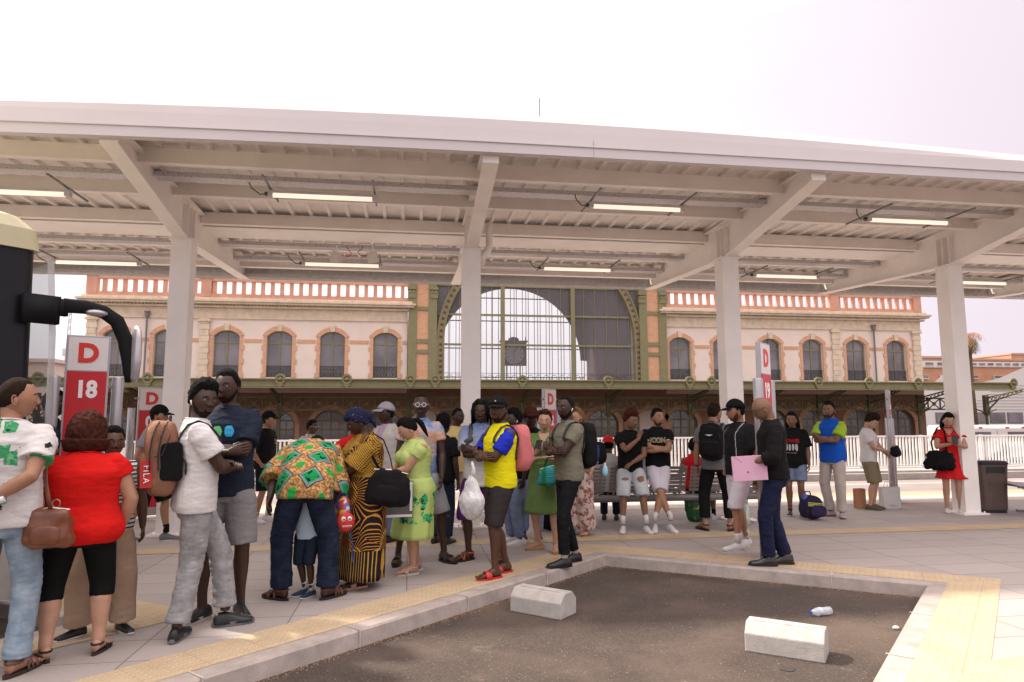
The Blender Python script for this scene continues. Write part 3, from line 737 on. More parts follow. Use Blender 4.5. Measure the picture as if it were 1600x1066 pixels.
for px in (-160,60,231,438,641,816,950,1077,1185,1278,1357,1433,1538):
    X=onY(px,600,YC+YK).x
    k=MB(); k.tube([(X,YK,-.9),(X,YK,.2),(X,YK,.25),(X,YK,3.0)],[.16,.16,.10,.09],10); k.box((X,YK,2.5),(.28,.28,1.3)); k.tube([(X,YK,1.75),(X,YK,1.9)],[.12,.22],10)
    k.build('iron_column',M_olived,cn)
    # lattice bracket sloping out to the edge
    k=MB(); 
    k.bar((X,YK,2.95),(X,.15,3.42),.12,.05); k.bar((X,YK,2.55),(X,.15,3.30),.12,.05)
    for j in range(9):
        t0=j/9;t1=(j+1)/9; za=lambda t_:2.95+.47*t_; zb=lambda t_:2.55+.75*t_
        y0_=YK+(.15-YK)*t0; y1_=YK+(.15-YK)*t1
        k.bar((X,y0_,za(t0)),(X,y1_,zb(t1)),.04,.03) ; k.bar((X,y0_,zb(t0)),(X,y1_,za(t1)),.04,.03)
    k.tube([(X,YK,1.6),(X,YK-.35,2.25),(X,YK-1.0,2.75)],.05,6)
    k.tube([(X,YK,1.6),(X+.35,YK,2.0),(X+.8,YK,2.15)],.05,6); k.tube([(X,YK,1.6),(X-.35,YK,2.0),(X-.8,YK,2.15)],.05,6)
    k.build('lattice_bracket',M_olived,cn)
k=MB()
k.box(((CX0+CX1)/2,YK,2.92),(CX1-CX0-1,.12,.1)); k.box(((CX0+CX1)/2,YK,2.15),(CX1-CX0-1,.12,.1))
x=CX0+.6; w=.95
while x<CX1-1.4:
    k.bar((x,YK,2.15),(x+w,YK,2.92),.05,.07,up=Vector((0,1,0))); k.bar((x,YK+.02,2.92),(x+w,YK+.02,2.15),.05,.07,up=Vector((0,1,0))); k.box((x,YK,2.53),(.07,.08,.7))
    k.box((x+w/2,YK,2.535),(.2,.06,.2),R=Matrix.Rotation(PI/4,3,'Y')); x+=w
k.build('lattice_girder',M_olived,cn)
for px in (410,496,620,735,870,1000,1120,1225,1320,1465):
    p=onY(px,609,YC+1.2); l=MB(); l.box((0,0,0),(1.7,.1,.06)); tag(l.build('canopy_lamp',mat('pale_lamp',(.7,.64,.55),.5),loc=(p.x,YC+1.2,3.42)),'slim pale lamp under the olive station canopy','lamp','slim lamps under the station canopy')
# ================================================================ BACKGROUND
def building_box(name,label,cat,px0,px1,py0,Y,depth,m,zb=-.9,rows=None,wm=None,win=(1.2,1.3),gap=3.,parapet=None):
    a=onY(px0,600,Y).x; b_=onY(px1,600,Y).x; z1=onY((px0+px1)/2,py0,Y).z
    r=thing(name,label,cat,((a+b_)/2,Y,zb)); w=b_-a; h=z1-zb
    q=MB(); q.box((0,depth/2,h/2),(w,depth,h)); q.build('wall',m,r)
    q=MB(); q.box((0,depth/2,h+.2),(w+.5,depth+.5,.4)); q.build('roof',parapet or m,r)
    if rows:
        for row in rows:
            x=-w/2+gap*.6
            while x<w/2-gap*.4:
                f=MB(); f.box((x,-.02,row),(win[0]+.3,.12,win[1]+.3)); ff=f.build('window',mat('frame_white',(.6,.56,.52),.6),r); f=MB(); f.box((x,-.07,row),(win[0],.06,win[1])); f.build('pane',M_pane,ff); x+=gap
    return r
M_obrick=mat('apartment_brick',(.50,.25,.15),.85,var=.12,scale=.3)
M_pwhite=mat('modern_white',(.66,.62,.60),.6,var=.05,scale=.2)
def flats(label,px0,px1,pytop,bands,Y,off=0):
    """bands: (py_top,py_bottom,kind)"""
    a=onY(px0,600,Y).x; b_=onY(px1,600,Y).x; pm=(px0+px1)/2; zz=lambda py:onY(pm,py,Y).z+.9
    r=thing('apartment_building',label,'building',((a+b_)/2,Y,-.9)); w=b_-a; h=zz(pytop)
    q=MB(); q.box((0,8,h/2),(w,16,h)); q.build('wall',M_obrick,r)
    q=MB(); q.box((0,8,h+.25),(w+.4,16.4,.5)); q.build('roof',mat('parapet_pale',(.5,.33,.24),.8),r)
    for (y0,y1,kind,gap,ww) in bands:
        z0_=zz(y1); z1_=zz(y0)
        if kind=='white': q=MB(); q.box((0,-.15,(z0_+z1_)/2),(w-.2,.3,z1_-z0_+.5)); q.build('white_band',M_pwhite,r)
        x=-w/2+gap*.5
        while x<w/2-gap*.3:
            f=MB(); f.box((x,-.22,(z0_+z1_)/2),(ww+.3,.3,z1_-z0_)); ff=f.build('window',mat('frame_white',(.6,.56,.52),.6),r); f=MB(); f.box((x,-.39,(z0_+z1_)/2+.1),(ww,.06,(z1_-z0_)*.62)); f.build('pane',M_pane,ff); x+=gap
    return r
flats('orange brick flats with glazed white top floor, left of the leaning last column',1425,1502,560,[(566,573,'white',3.2,2.),(586,593,'brick',6.,2.6)],150)
flats('long orange brick flats with white windows behind the palm, right of the last column',1502,1700,564,[(568,573,'white',2.6,1.7),(587,593,'brick',7.5,2.6)],165)
flats('highest orange brick block at the far right edge above the other flats',1584,1720,555,[(561,566,'brick',5,2.)],190)
# modern white building with a sloping roof
r=thing('modern_hall','white modern hall with sloping roof and a dark window band at right','building',(0,70,-.9))
xa=onY(1436,600,70).x; xb=onY(1760,600,70).x
q=MB(); z=lambda py,px:onY(px,py,70).z+.9
X_=lambda px:onY(px,600,70).x
q.xz([(xa,0),(xb,0),(xb,z(530,1700)),(X_(1600),z(575,1600)),(X_(1560),z(592,1560)),(X_(1522),z(600,1522)),(X_(1496),z(578,1496)),(X_(1480),z(580,1480)),(X_(1455),z(602,1455)),(xa,z(604,1440))],0,16)
nv_=len(q.v)//2; q.v=[v if k_<nv_ else (v[0]+15.,v[1],v[2]) for k_,v in enumerate(q.v)]; 
q.build('wall',M_pwhite,r)
q=MB(); 
for k in range(9): zz=z(640,1500)+.35*k; q.box(((onY(1500+k*6,600,70).x+xb)/2,-.03,zz),(xb-onY(1505+k*9,600,70).x,.05,.06))
q.build('cladding_joints',mat('joint_grey',(.5,.47,.45),.7),r)
x=onY(1458,600,70).x
while x<xb-2:
    q=MB(); q.box((x+1.,-.05,z(653,1530)),(2.0,.1,1.25)); ff=q.build('window_frame',M_grey,r); q=MB(); q.box((x+1.,-.12,z(653,1530)),(1.85,.04,1.1)); q.build('pane',M_pane,ff); x+=2.3
# parked white vans
for i,(px,py) in enumerate(((1500,690),(1566,690))):
    p=onY(px,684,34); r=thing('white_van','white van roof with small red marks above the fence, %s of the two'%('left','right')[i],'van',(p.x,34,-.9),0,'white vans behind the fence')
    b=MB(); b.yz([(-1,.3),(-1,1.9),(-.85,2.05),(.85,2.05),(1,1.9),(1,.3)],-1.2,1.4); b.yz([(-1,.3),(-1,1.1),(-.85,1.3),(.85,1.3),(1,1.1),(1,.3)],1.4,2.1); b.build('body',M_pwhite,r,bevel=.05)
    for sx in (-.8,1.3):
        for sy in (-1,1):
            w_=MB(); w_.tube([(sx,sy*.82,.33),(sx,sy*1.02,.33)],.33,18); w_.build('wheel',M_black,r)
    b=MB(); b.box((0.2,-1.01,1.45),(1.6,.02,.5)); b.build('window',M_pane,r)
    for sx in (-.6,.4):
        b=MB(); b.box((sx,-1.0,1.93),(.22,.03,.08)); b.build('marking',mat('van_red',(.6,.06,.05),.5),r)
# left background: houses, mast
M_cream=mat('pale_render',(.62,.50,.43),.85,var=.06,scale=.5)
building_box('low_house','pale house with flat roof just right of the bus front','house',-40,80,566,80,12,M_cream,rows=[3.2],gap=3,win=(1.,1.2))
building_box('low_house','pale pink house between the bus and the red D 18 sign','house',84,135,572,95,12,M_plas,rows=[3.4],gap=3,win=(1.,1.2))
mp_=onY(103,600,120); r=thing('radio_mast','tall thin lattice radio mast behind the houses at left','mast',(mp_.x,120,-.9))
h=onY(103,472,120).z+.9
q=MB()
for s in ((-.5,-.5),(.5,-.5),(0,.5)): q.tube([(s[0],s[1],0),(s[0]*.25,s[1]*.25,h)],.06,5)
k=0
while k<h-1:
    f=1-.75*k/h; q.tube([(-.5*f,-.5*f,k),(.5*f,-.5*f,k+1.2)],.03,4); q.tube([(.5*f,-.5*f,k),(-.5*f,-.5*f,k+1.2)],.03,4); k+=1.2
q.build('lattice',mat('mast_grey',(.45,.42,.42),.6),r)
q=MB(); q.box((-.6,0,h*.62),(.5,.2,1.2)); q.box((.5,0,h*.7),(.4,.2,.9)); q.build('antenna',M_pwhite,r)
# palm
def palm(px,pyc,Y):
    p=onY(px,600,Y); z1=onY(px,pyc,Y).z; r=thing('palm_tree','tall shaggy palm with dry orange fronds rising beside the last column','palm tree',(p.x,Y,-.9))
    h=z1+.9; q=MB(); q.tube([(.3,0,0),(.25,0,h*.5),(.15,0,h-.9),(0,0,h)],[.35,.26,.34,.3],10); q.build('trunk',mat('palm_trunk',(.14,.09,.055),.9,var=.3),r,smooth=True)
    cr=MB(); rn=random.Random(3)
    for k in range(150):
        az=rn.random()*2*PI; el=rn.uniform(-1.3,1.35); L=rn.uniform(1.1,1.75); cr.mi=1 if (el>.45 or el<-.6 or rn.random()<.25) else 0
        pts=[]
        for j in range(6):
            s_=j/5; e=el-s_*s_*1.2; pts.append(Vector((math.cos(az)*L*s_*math.cos(e*.6),math.sin(az)*L*s_*math.cos(e*.6),h+L*s_*math.sin(e)*.95)))
        for j in range(5):
            d=(pts[j+1]-pts[j]); side=d.cross(Vector((0,0,1)))
            if side.length<1e-4: side=Vector((1,0,0))
            side.normalize()
            for m_ in (0,.5):
                for sg in (-1,1):
                    a=pts[j]+d*m_; t_=a+side*sg*rn.uniform(.12,.3)+d*.6+Vector((0,0,-.12)); cr.add([a,a+d*.2,t_],[(0,1,2)])
    cr.build('fronds',[mat('palm_green',(.12,.11,.03),.7,var=.3),mat('palm_dead',(.40,.20,.10),.9,var=.25)],r,fixn=False)
palm(1514,530,60)
# ================================================================ STREET FURNITURE
M_red=mat('sign_red',(.52,.012,.02),.4,var=.05); M_signw=mat('sign_white',(.72,.68,.68),.4,var=.03); M_alu=mat('brushed_aluminium',(.42,.41,.43),.3,.5,var=.08,scale=3)
M_redtxt=mat('sign_red_letter',(.62,.03,.02),.4,var=0); M_whtxt=mat('sign_white_letter',(.85,.83,.83),.4,var=0)
def pylon(x,y,H,label,num,ang,W=.36,posts=True,postH=2.0,pofs=.10):
    r=thing('bay_sign',label,'bay sign',(x,y,0),ang)
    p=MB(); p.box((0,0,(H+.04)/2),(W+.03,.05,H-.04)); bd=p.build('panel_body',M_alu,r,bevel=.004)
    hw=.36
    for s in (-1,1):
        q=MB(); q.box((0,s*.0285,H-hw/2-.01),(W-.01,.006,hw-.02)); q.build('header_panel',M_signw,r)
        q=MB(); q.box((0,s*.0285,(H-hw)/2+.08),(W-.01,.006,H-hw-.18)); q.build('red_panel',M_red,r)
        R=Matrix.Identity(3) if s<0 else Matrix.Rotation(PI,3,'Z')
        add_text('letter','D',.19,M_redtxt,r,(0,s*.034,H-.19),R,.95,.012)
        if num: add_text('number',num,.17,M_whtxt,r,(0,s*.034,H-hw-.20),R,.82,.010)
    if posts:
        for s in (-1,1):
            q=MB(); q.tube([(s*(W/2+pofs),0,0),(s*(W/2+pofs),0,postH-.01),(s*(W/2+pofs),0,postH)],[.055,.055,.05],20); po=q.build('post',M_alu,r,smooth=True)
            for z in (.6,1.9): 
                q=MB(); q.box((s*(W/2+.03),0,z),(.06,.03,.03)); q.build('clamp',M_grey,po)
            q=MB(); q.tube([(s*(W/2+pofs),0,.004),(s*(W/2+pofs),0,.02)],.1,18); q.build('foot_plate',M_alu,po)
    return r
p=at(1206,872); pylon(p.x,p.y,2.42,'bay sign D 19 seen nearly edge on, behind the bald man','19',math.radians(45),pofs=.05)
p=onY(135,600,7.6); pylon(p.x,7.6,2.42,'large red bay sign D 18 between two grey posts, beside the bus','18',math.radians(45-22),.36)
p=onY(236,640,11.9); pylon(p.x,11.9,2.08,'small red bay sign D 0 behind the man in the grey tee and black cap','0 ',math.radians(30),.36,True,1.75)
p=onY(858,640,11.9); pylon(p.x,11.9,2.08,'small red bay sign D 02 behind the woman with the phone','02',math.radians(45),.36,True,1.75)
p=at(1398,785); pylon(p.x,p.y,2.08,'bay sign turned edge on between two grey posts, right of the boy in white','20',math.radians(49),.36,True,1.55)
# bench with slatted seats
def bench(label,x,y,rz,nseats):
    r=thing('bench',label,'bench',(x,y,0),rz)
    L=nseats*.62; M_b=mat('bench_metal',(.25,.23,.225),.4,.35,var=.08)
    q=MB(); q.tube([(-L/2,0,.38),(L/2,0,.38)],.055,14); q.build('beam',M_b,r,smooth=True)
    for s in (-L/2+.35,L/2-.35):
        q=MB(); q.tube([(s,0,.36),(s,0,.03)],.06,12); q.box((s,0,.02),(.12,.5,.04)); q.build('leg',M_b,r)
    for k in range(nseats):
        cx=-L/2+.31+.62*k; q=MB()
        for j in range(7): q.box((cx,-.05-.065*j,.45+.006*j),(.56,.048,.014))      # seat, towards -y
        sa=q.build('seat',M_b,r)
        q=MB()
        for j in range(7): q.box((cx,.06+.018*j,.50+.055*j),(.56,.014,.042),R=Matrix.Rotation(-.3,3,'X'))
        q.build('backrest',M_b,r)
        for s in (-.2,.2): q=MB(); q.bar((cx+s,0,.38),(cx+s,.19,.88),.03,.02); q.bar((cx+s,0,.4),(cx+s,-.46,.46),.03,.02); q.build('bracket',M_b,r)
    return r
pb=at(1030,818); bench('long grey slatted metal bench the two young men lean on, seen from behind',3.82,9.98,PI,5)
bench('grey slatted bench cut off by the right edge beyond the litter bin',onY(1622,740,9.9).x,9.9,PI*1.35,2)
# litter bin
p=at(1550,800); r=thing('litter_bin','brown metal litter bin with dark curved lid beside the last column','litter bin',(p.x,p.y,0),-.2)
q=MB(); 
def rrect(w,d,z,rr=.09,n=5):
    out=[]
    for cx,cy,a0 in ((w/2-rr,d/2-rr,0),(-w/2+rr,d/2-rr,PI/2),(-w/2+rr,-d/2+rr,PI),(w/2-rr,-d/2+rr,1.5*PI)):
        for i in range(n+1): a=a0+PI/2*i/n; out.append((cx+rr*math.cos(a),cy+rr*math.sin(a),z))
    return out
q.rings([rrect(.42,.30,.05),rrect(.44,.32,.4),rrect(.48,.36,.78)]); q.build('body',mat('bin_brown',(.13,.095,.085),.35,.5,var=.1),r,smooth=False)
q=MB(); q.rings([rrect(.50,.38,.785),rrect(.50,.38,.81),rrect(.46,.3,.84)]); q.build('lid',M_black,r)
q=MB(); q.rings([rrect(.4,.28,.0),rrect(.4,.28,.055)]); q.build('plinth',M_black,r)
q=MB(); q.box((0,-.165,.7),(.3,.04,.1)); q.build('opening',M_black,r)
p=at(814,822); r=thing('litter_bin','grey brown litter bin half hidden behind the pink backpack','litter bin',(p.x,p.y+1.2,0),.1); 
q=MB(); q.rings([rrect(.42,.30,.05),rrect(.44,.32,.4),rrect(.46,.34,.72)]); q.build('body',mat('bin_brown',(.13,.095,.085),.35,.5,var=.1),r); q=MB(); q.rings([rrect(.47,.36,.725),rrect(.44,.3,.77)]); q.build('lid',M_black,r)
# wheel stops
def wheel_stop(a,b,label):
    # a,b: front bottom corners in photo
    A=at(*a,-.12); B=at(*b,-.12); d=(B-A); L=d.length; rz=math.atan2(d.y,d.x)
    r=thing('wheel_stop',label,'wheel stop',((A+B)/2).to_tuple(),rz,'concrete wheel stops in the bus bay')
    q=MB(); q.yz([(0,0),(-.0,.13),(.07,.20),(.20,.20),(.27,.13),(.27,0)],-L/2,L/2); q.build('block',M_conc,r,bevel=.008)
    q=MB(); q.box((0,.09,.201),(L*.8,.006,.004)); q.box((.05*L,.092,.201),(.03,.02,.004)); q.build('groove',M_kerb,r)
wheel_stop((797,955),(876,970),'concrete wheel stop standing below the kerb, farther of the two')
wheel_stop((1164,1018),(1290,1038),'concrete wheel stop lying nearer to the camera on the asphalt')
# bottle
p=at(1283,962,-.12); r=thing('plastic_bottle','clear plastic water bottle with blue cap lying on the asphalt','bottle',(p.x,p.y,-.12+.034),math.radians(-170))
q=MB(); q.tube([(-.1,0,0),(-.098,0,0),(-.06,0,0),(-.055,0,0),(0,0,0),(.05,0,0),(.08,0,0),(.1,0,0)],[.02,.032,.033,.031,.033,.033,.022,.013],18); q.build('bottle_body',glass_mat('bottle_plastic',(.75,.8,.85),.08,.45),r,smooth=True)
q=MB(); q.tube([(.1,0,0),(.118,0,0)],.015,14); q.build('cap',mat('cap_blue',(.03,.08,.45),.4),r)
q=MB(); q.tube([(.0,0,0),(.035,0,0)],.0345,18,cap=False); q.build('paper_label',mat('label_pale',(.5,.6,.78),.5,var=.3,scale=60),r)
# scraps
for i,(px,py,c,lab) in enumerate(((1027,888,(.6,.55,.52),'white crumpled scrap by the kerb corner'),(1400,984,(.62,.6,.58),'white crumpled scrap against the right kerb'),(1232,1047,(.04,.03,.03),'dark oily blot by the nearer wheel stop'))):
    p=at(px,py,-.12); q=MB(); 
    if i<2:
        q.ell((0,0,.015),(.028,.02,.016),7,5); q.ell((.02,.01,.012),(.018,.02,.012),6,4)
    else: q.prism([(.05*math.cos(a)*(1+.3*math.sin(3*a)),.035*math.sin(a)) for a in [2*PI*k/16 for k in range(16)]],0.001,.004)
    tag(q.build('litter_scrap' if i<2 else 'oil_blot',mat('scrap%d'%i,c,.8),loc=(p.x,p.y,-.12)),lab,'litter' if i<2 else 'stain')
# small gravel along the kerb foot
gr_=MB(); rn=random.Random(5)
for k in range(520):
    x_=rn.uniform(-1.5,4.6); y_=rn.uniform(3.6,7.6)
    if (y_-7.82)>(x_-2.25)*.943-.1 or x_-y_>-1.3 or (y_-7.82)>-(x_-2.25)*.72-.1: continue
    sz=rn.uniform(.002,.006); gr_.box((x_,y_,-.12+sz*.4),(sz*1.4,sz*1.2,sz),rz=rn.random()*3)
for a,b in ((Ac+DL*5.9,Ac),(Ac,Bc)):
    L=(b-a).length; d=(b-a).normalized(); nn_=Vector((d.y,-d.x))
    for k in range(int(L*150)):
        s=rn.random()*L; o_=abs(rn.gauss(0,.035))+.004; q=a+d*s+nn_*o_; sz=rn.uniform(.003,.008)
        gr_.box((q.x,q.y,-.12+sz*.4),(sz*1.5,sz,sz),rz=rn.random()*3)
tag(gr_.build('loose_gravel',mat('gravel',(.30,.19,.12),.9,var=.4,scale=30)),kind='stuff')
# ================================================================ BUS
bus=thing('bus','coach with cream roof and black front pillar parked nose in at the left edge','bus',(-2.98,6.03,-.12),math.radians(45))
# local: +x forward, -y is the right side; right front corner at origin
M_bk=mat('bus_black',(.007,.007,.010),.3,var=.1,spec=.3); M_cr=mat('bus_cream',(.50,.46,.29),.35,var=.05); M_bglass=mat('bus_glass',(.02,.03,.04),.05,var=.3,scale=1,spec=1.); M_bl=mat('bus_body',(.35,.34,.33),.35,var=.06)
def bus_outline(z,inset=0,front=0):
    pts=[]; W=2.5;L=11.5
    for i in range(9):
        a=-PI/2+PI/2*i/8; pts.append((front-.10+.10*math.cos(a)-inset,inset+.10+.10*math.sin(a)-0,z))
    for i in range(9):
        a=PI/2*i/8; pts.append((front-.32+.32*math.cos(a)-inset,W-.32+.32*math.sin(a)-inset,z))
    pts+=[(-L+inset,W-inset,z),(-L+inset,inset,z)]
    return pts
q=MB(); q.rings([bus_outline(.3),bus_outline(1.05,0,.02)]); q.build('lower_body',M_bl,bus)
q=MB(); q.rings([bus_outline(1.052,.02,.02),bus_outline(3.05,.03,-.02)]); q.build('window_band',M_bk,bus)
q=MB(); q.rings([bus_outline(3.052,.0,-.02),bus_outline(3.22,.01,-.04),bus_outline(3.32,.06,-.1),bus_outline(3.40,.2,-.2)]); q.build('roof',M_cr,bus,smooth=False)
for k in range(7):
    q=MB(); q.box((-1.55-1.35*k,.012,2.1),(1.2,.03,1.45)); q.build('side_window',M_bglass,bus,bevel=.01)
q=MB(); q.box((-.72,.005,1.45),(.62,.03,2.2)); dd=q.build('door',M_bk,bus,bevel=.01); q=MB(); q.box((-.72,-.014,1.75),(.5,.012,1.4)); q.build('door_glass',M_bglass,dd)
q=MB()
rs=[]
for z,fr in ((1.1,.14),(1.7,.13),(2.4,.11),(3.0,.06)):
    rs.append([(x_+.0,y_,z_) for x_,y_,z_ in bus_outline(z,-.025,fr)[1:17]])
q.rings(rs,cap=False,closed=False); q.build('windscreen',glass_mat('screen_glass',(.5,.5,.5),.04,.55),bus)
for x_ in (-2.6,-8.4):
    for y_ in (.15,2.35):
        q=MB(); q.tube([(x_,y_-.14,.5),(x_,y_+.14,.5)],.48,28); w_=q.build('wheel',M_black,bus); q=MB(); q.tube([(x_,y_-.15,.5),(x_,y_+.15,.5)],.27,20); q.build('rim',M_alu,w_)
# mirror arm on the right front pillar
q=MB()
for z in (0,): 
    q.box((-.02,-.035,2.57),(.26,.07,.23)); q.box((.13,-.045,2.60),(.08,.05,.14))
    q.tube([(.14,-.05,2.62),(.30,-.06,2.625),(.44,-.07,2.60),(.55,-.08,2.53),(.62,-.09,2.38),(.655,-.09,2.20),(.67,-.09,2.06),(.665,-.09,2.0)],[(.035,.062),(.035,.060),(.04,.058),(.045,.062),(.05,.062),(.05,.052),(.045,.04),(.03,.02)],14,ref=(0,1,0))
ma=q.build('mirror_arm',mat('matt_black_arm',(.008,.008,.010),.75,var=.1,spec=.2),bus,smooth=True)
q=MB(); q.rings([[(.70+.05*math.cos(a)*k,-.12+.10*math.sin(a)*k,z) for a in [2*PI*i/16 for i in range(16)]] for z,k in ((2.0,.3),(2.04,.7),(2.2,.85),(2.36,.85),(2.46,.6),(2.5,.3))]); q.build('mirror_head',mat('mirror_silver',(.50,.48,.50),.25,.5),ma,smooth=True)
q=MB(); q.ell((.38,-.09,2.58),(.09,.05,.03),12,8); q.build('lower_mirror',M_alu,ma,smooth=True)
for y_ in (.35,2.15):
    q=MB(); q.ell((.0,y_,.85),(.08,.18,.12),12,8); q.build('headlight',M_signw,bus,smooth=True)
# ================================================================ PEOPLE
SKINS={'dark':(.050,.023,.014),'brown':(.085,.038,.021),'mid':(.20,.10,.058),'tan':(.34,.175,.105),'light':(.46,.26,.175)}
def skin_mat(k):
    c=SKINS[k]; return mat('skin_'+k,c,.48,var=.10,scale=14,bump=.12,bscale=220,sss=.08,spec=.4)
def lip_mat(k):
    c=SKINS[k]; return mat('lips_'+k,(c[0]*1.05+.008,c[1]*.80,c[2]*.85),.45,var=.05,spec=.3)
M_eye=mat('eye_white',(.36,.33,.31),.3,var=0,spec=.3); M_iris=mat('iris',(.012,.008,.006),.15,var=0)
HAIR={'black':(.008,.007,.007),'dbrown':(.022,.012,.008),'auburn':(.06,.018,.012),'blond':(.24,.13,.055),'grey':(.10,.09,.085)}
def hair_mat(k): return mat('hair_'+k,HAIR[k],.9,var=.35,scale=60,bump=.9,bscale=130,spec=.12)
def cloth(name,c,var=.10,rough=.85,bump=.32): return mat(name,c,rough,var=var,scale=5,bump=bump,bscale=9,spec=.15,bdist=.03,bstretch=(1.,1.,1.7))
def V(*a): return Vector(a)
def g(x,c,w): return math.exp(-((x-c)/w)**2)
HR=(.0755,.0965,.118)
def head_r(d,fem=False):
    """surface point of the head for unit direction d (front is -y)"""
    x,y,z=d; f=max(0,-y)
    X=HR[0]*x; Y=HR[1]*y; Z=HR[2]*z
    j=max(0,-z)                                  # jaw
    X*=1-.30*j**1.6-.03*(1 if fem else 0)*j; 
    if y>0: Y*=1-.30*j; X*=1-.08*j
    if z>.3: X*=1-.05*(z-.3)
    if y>.2: Z*=1
    out=0
    ax=abs(x)
    if f>0:
        ff=f**2
        out+=.0035*g(z,.20,.10)*ff*g(ax,.30,.30)                # brow
        out-=.0085*g(z,.04,.10)*g(ax,.36,.16)*ff                 # eye sockets
        out+=.019*g(z,-.20,.085)*g(ax,0,.115)*ff                 # nose tip
        out+=.011*g(z,-.04,.13)*g(ax,0,.085)*ff                  # nose bridge
        out+=.006*g(z,-.235,.05)*g(ax,.15,.07)*ff                # nostrils
        out+=.004*g(z,-.13,.13)*g(ax,.50,.16)*ff                 # cheeks
        out+=.0045*g(z,-.45,.10)*g(ax,0,.28)*ff                  # mouth
        out-=.003*g(z,-.60,.05)*g(ax,0,.25)*ff
        out+=.007*g(z,-.78,.12)*g(ax,0,.3)*ff                    # chin
    out+=.003*g(z,-.55,.25)*g(ax,.85,.25)                        # jaw corner
    P=V(X,Y,Z); n=V(x/HR[0],y/HR[1],z/HR[2]).normalized()
    return P+n*out
def sph(nu,nv):
    for j in range(nv+1):
        t=PI*j/nv
        for i in range(nu):
            a=2*PI*i/nu; yield V(math.sin(t)*math.cos(a),math.sin(t)*math.sin(a),math.cos(t))
def sph_faces(nu,nv):
    return [(j*nu+i,(j+1)*nu+i,(j+1)*nu+(i+1)%nu,j*nu+(i+1)%nu) for j in range(nv) for i in range(nu)]
def head_shell(M,thick,mask,seed=0,nu=48,nv=36,amp=.0,nf=30.,keep=.02):
    """shell over the scalp where mask(d)>0"""
    mb=MB(); vs=[]; ok=[]
    for d in sph(nu,nv):
        m=max(0.,min(1.,mask(d))); p=head_r(d)
        nn=V(d.x/HR[0],d.y/HR[1],d.z/HR[2]).normalized()
        h=(thick(d) if callable(thick) else thick)*m-.004*(1-m)
        if amp: pv=V(p.x,p.y,p.z*.45); h+=amp*m*noise.noise((pv+V(seed,0,0))*nf)+amp*.7*m*noise.noise((pv+V(0,seed,0))*nf*2.4)
        vs.append(M@(p+nn*h)); ok.append(m>0)
    fs=[f for f in sph_faces(nu,nv) if any(ok[i] for i in f)]
    mb.add(vs,fs); return mb
def hairline(d,front=.60,side=.14,back=-.55):
    y=d.y; ax=abs(d.x)
    if y<-.1: lim=front if ax<.62 else front-(ax-.62)*1.2
    else: lim=0
    # azimuth blend
    a=math.atan2(abs(d.x),-d.y)      # 0 front .. pi back
    t=a/PI
    if t<.33: lim=front
    elif t<.45: lim=front+(side-front)*(t-.33)/.12
    elif t<.56: lim=side+(-.30-side)*max(0,(t-.47)/.09) if t>.47 else side
    else: lim=-.30+(back+.30)*min(1,(t-.56)/.2)
    return (d.z-lim+.05*noise.noise(d*9))/.20
def beardmask(d,full=True):
    a=math.atan2(abs(d.x),-d.y)/PI
    if a>.50: return 0
    if a<.12 and -.50<d.z<-.38: return 0
    top=-.35 if a<.13 else (-.52 if a<.3 else -.52+(a-.3)*2.9)
    top+=.05*noise.noise(d*14); lo=(d.z+1.02)/.1
    return min((top-d.z)/.16,lo)
def rotm(yaw=0,pitch=0,roll=0):
    # yaw + = turn to person's left(+x); pitch + = nod down
    return Matrix.Rotation(yaw,3,'Z')@Matrix.Rotation(pitch,3,'X')@Matrix.Rotation(roll,3,'Y')
def ik(S,T,l1,l2,hint):
    S=Vector(S);T=Vector(T); d=T-S; L=d.length
    if L>.985*(l1+l2): T=S+d*(.985*(l1+l2)/L); d=T-S; L=d.length
    if L<abs(l1-l2)+.02: L=abs(l1-l2)+.02
    dn=d.normalized(); a=(l1*l1-l2*l2+L*L)/(2*L); h=math.sqrt(max(0,l1*l1-a*a))
    hh=Vector(hint)-dn*dn.dot(Vector(hint)); hh.normalize()
    return S+dn*a+hh*h,T
def hand(mb,W,dirv,palm,s,side,curl=.35,spread=.0):
    """W wrist, dirv finger direction, palm normal; side +1 left hand"""
    d=dirv.normalized(); n=(palm-d*d.dot(palm)).normalized(); t=d.cross(n)*side   # t towards thumb
    L=.085*s
    mb.tube([W-d*.02*s,W+d*.012*s,W+d*.045*s,W+d*L],[(.020*s,.026*s),(.017*s,.030*s),(.0145*s,.040*s),(.011*s,.039*s)],12,ref=n)
    lens=[.068,.078,.072,.056]
    for k in range(4):
        off=(.029-.0195*k)*s; b=W+d*(L-.006*s)+t*off; l=lens[k]*s; c=curl*(1+.12*k)
        p=[b]; ang=0; dd=d
        for q,fr in enumerate((.45,.32,.23)):
            ang+=c; dd=(d*math.cos(ang)+n*math.sin(ang)+t*(spread*(1.5-k)*.1)).normalized(); p.append(p[-1]+dd*l*fr)
        mb.tube([b-d*.02*s]+p,[.0092*s,.0095*s,.0086*s,.0078*s,.0052*s],7)
    b=W+d*.022*s+t*.026*s; p=[b-t*.012*s,b+t*.014*s+d*.018*s+n*.01*s,b+t*.020*s+d*.045*s+n*.022*s,b+t*.014*s+d*.065*s+n*.03*s]
    mb.tube(p,[.013*s,.0125*s,.0105*s,.007*s],8)
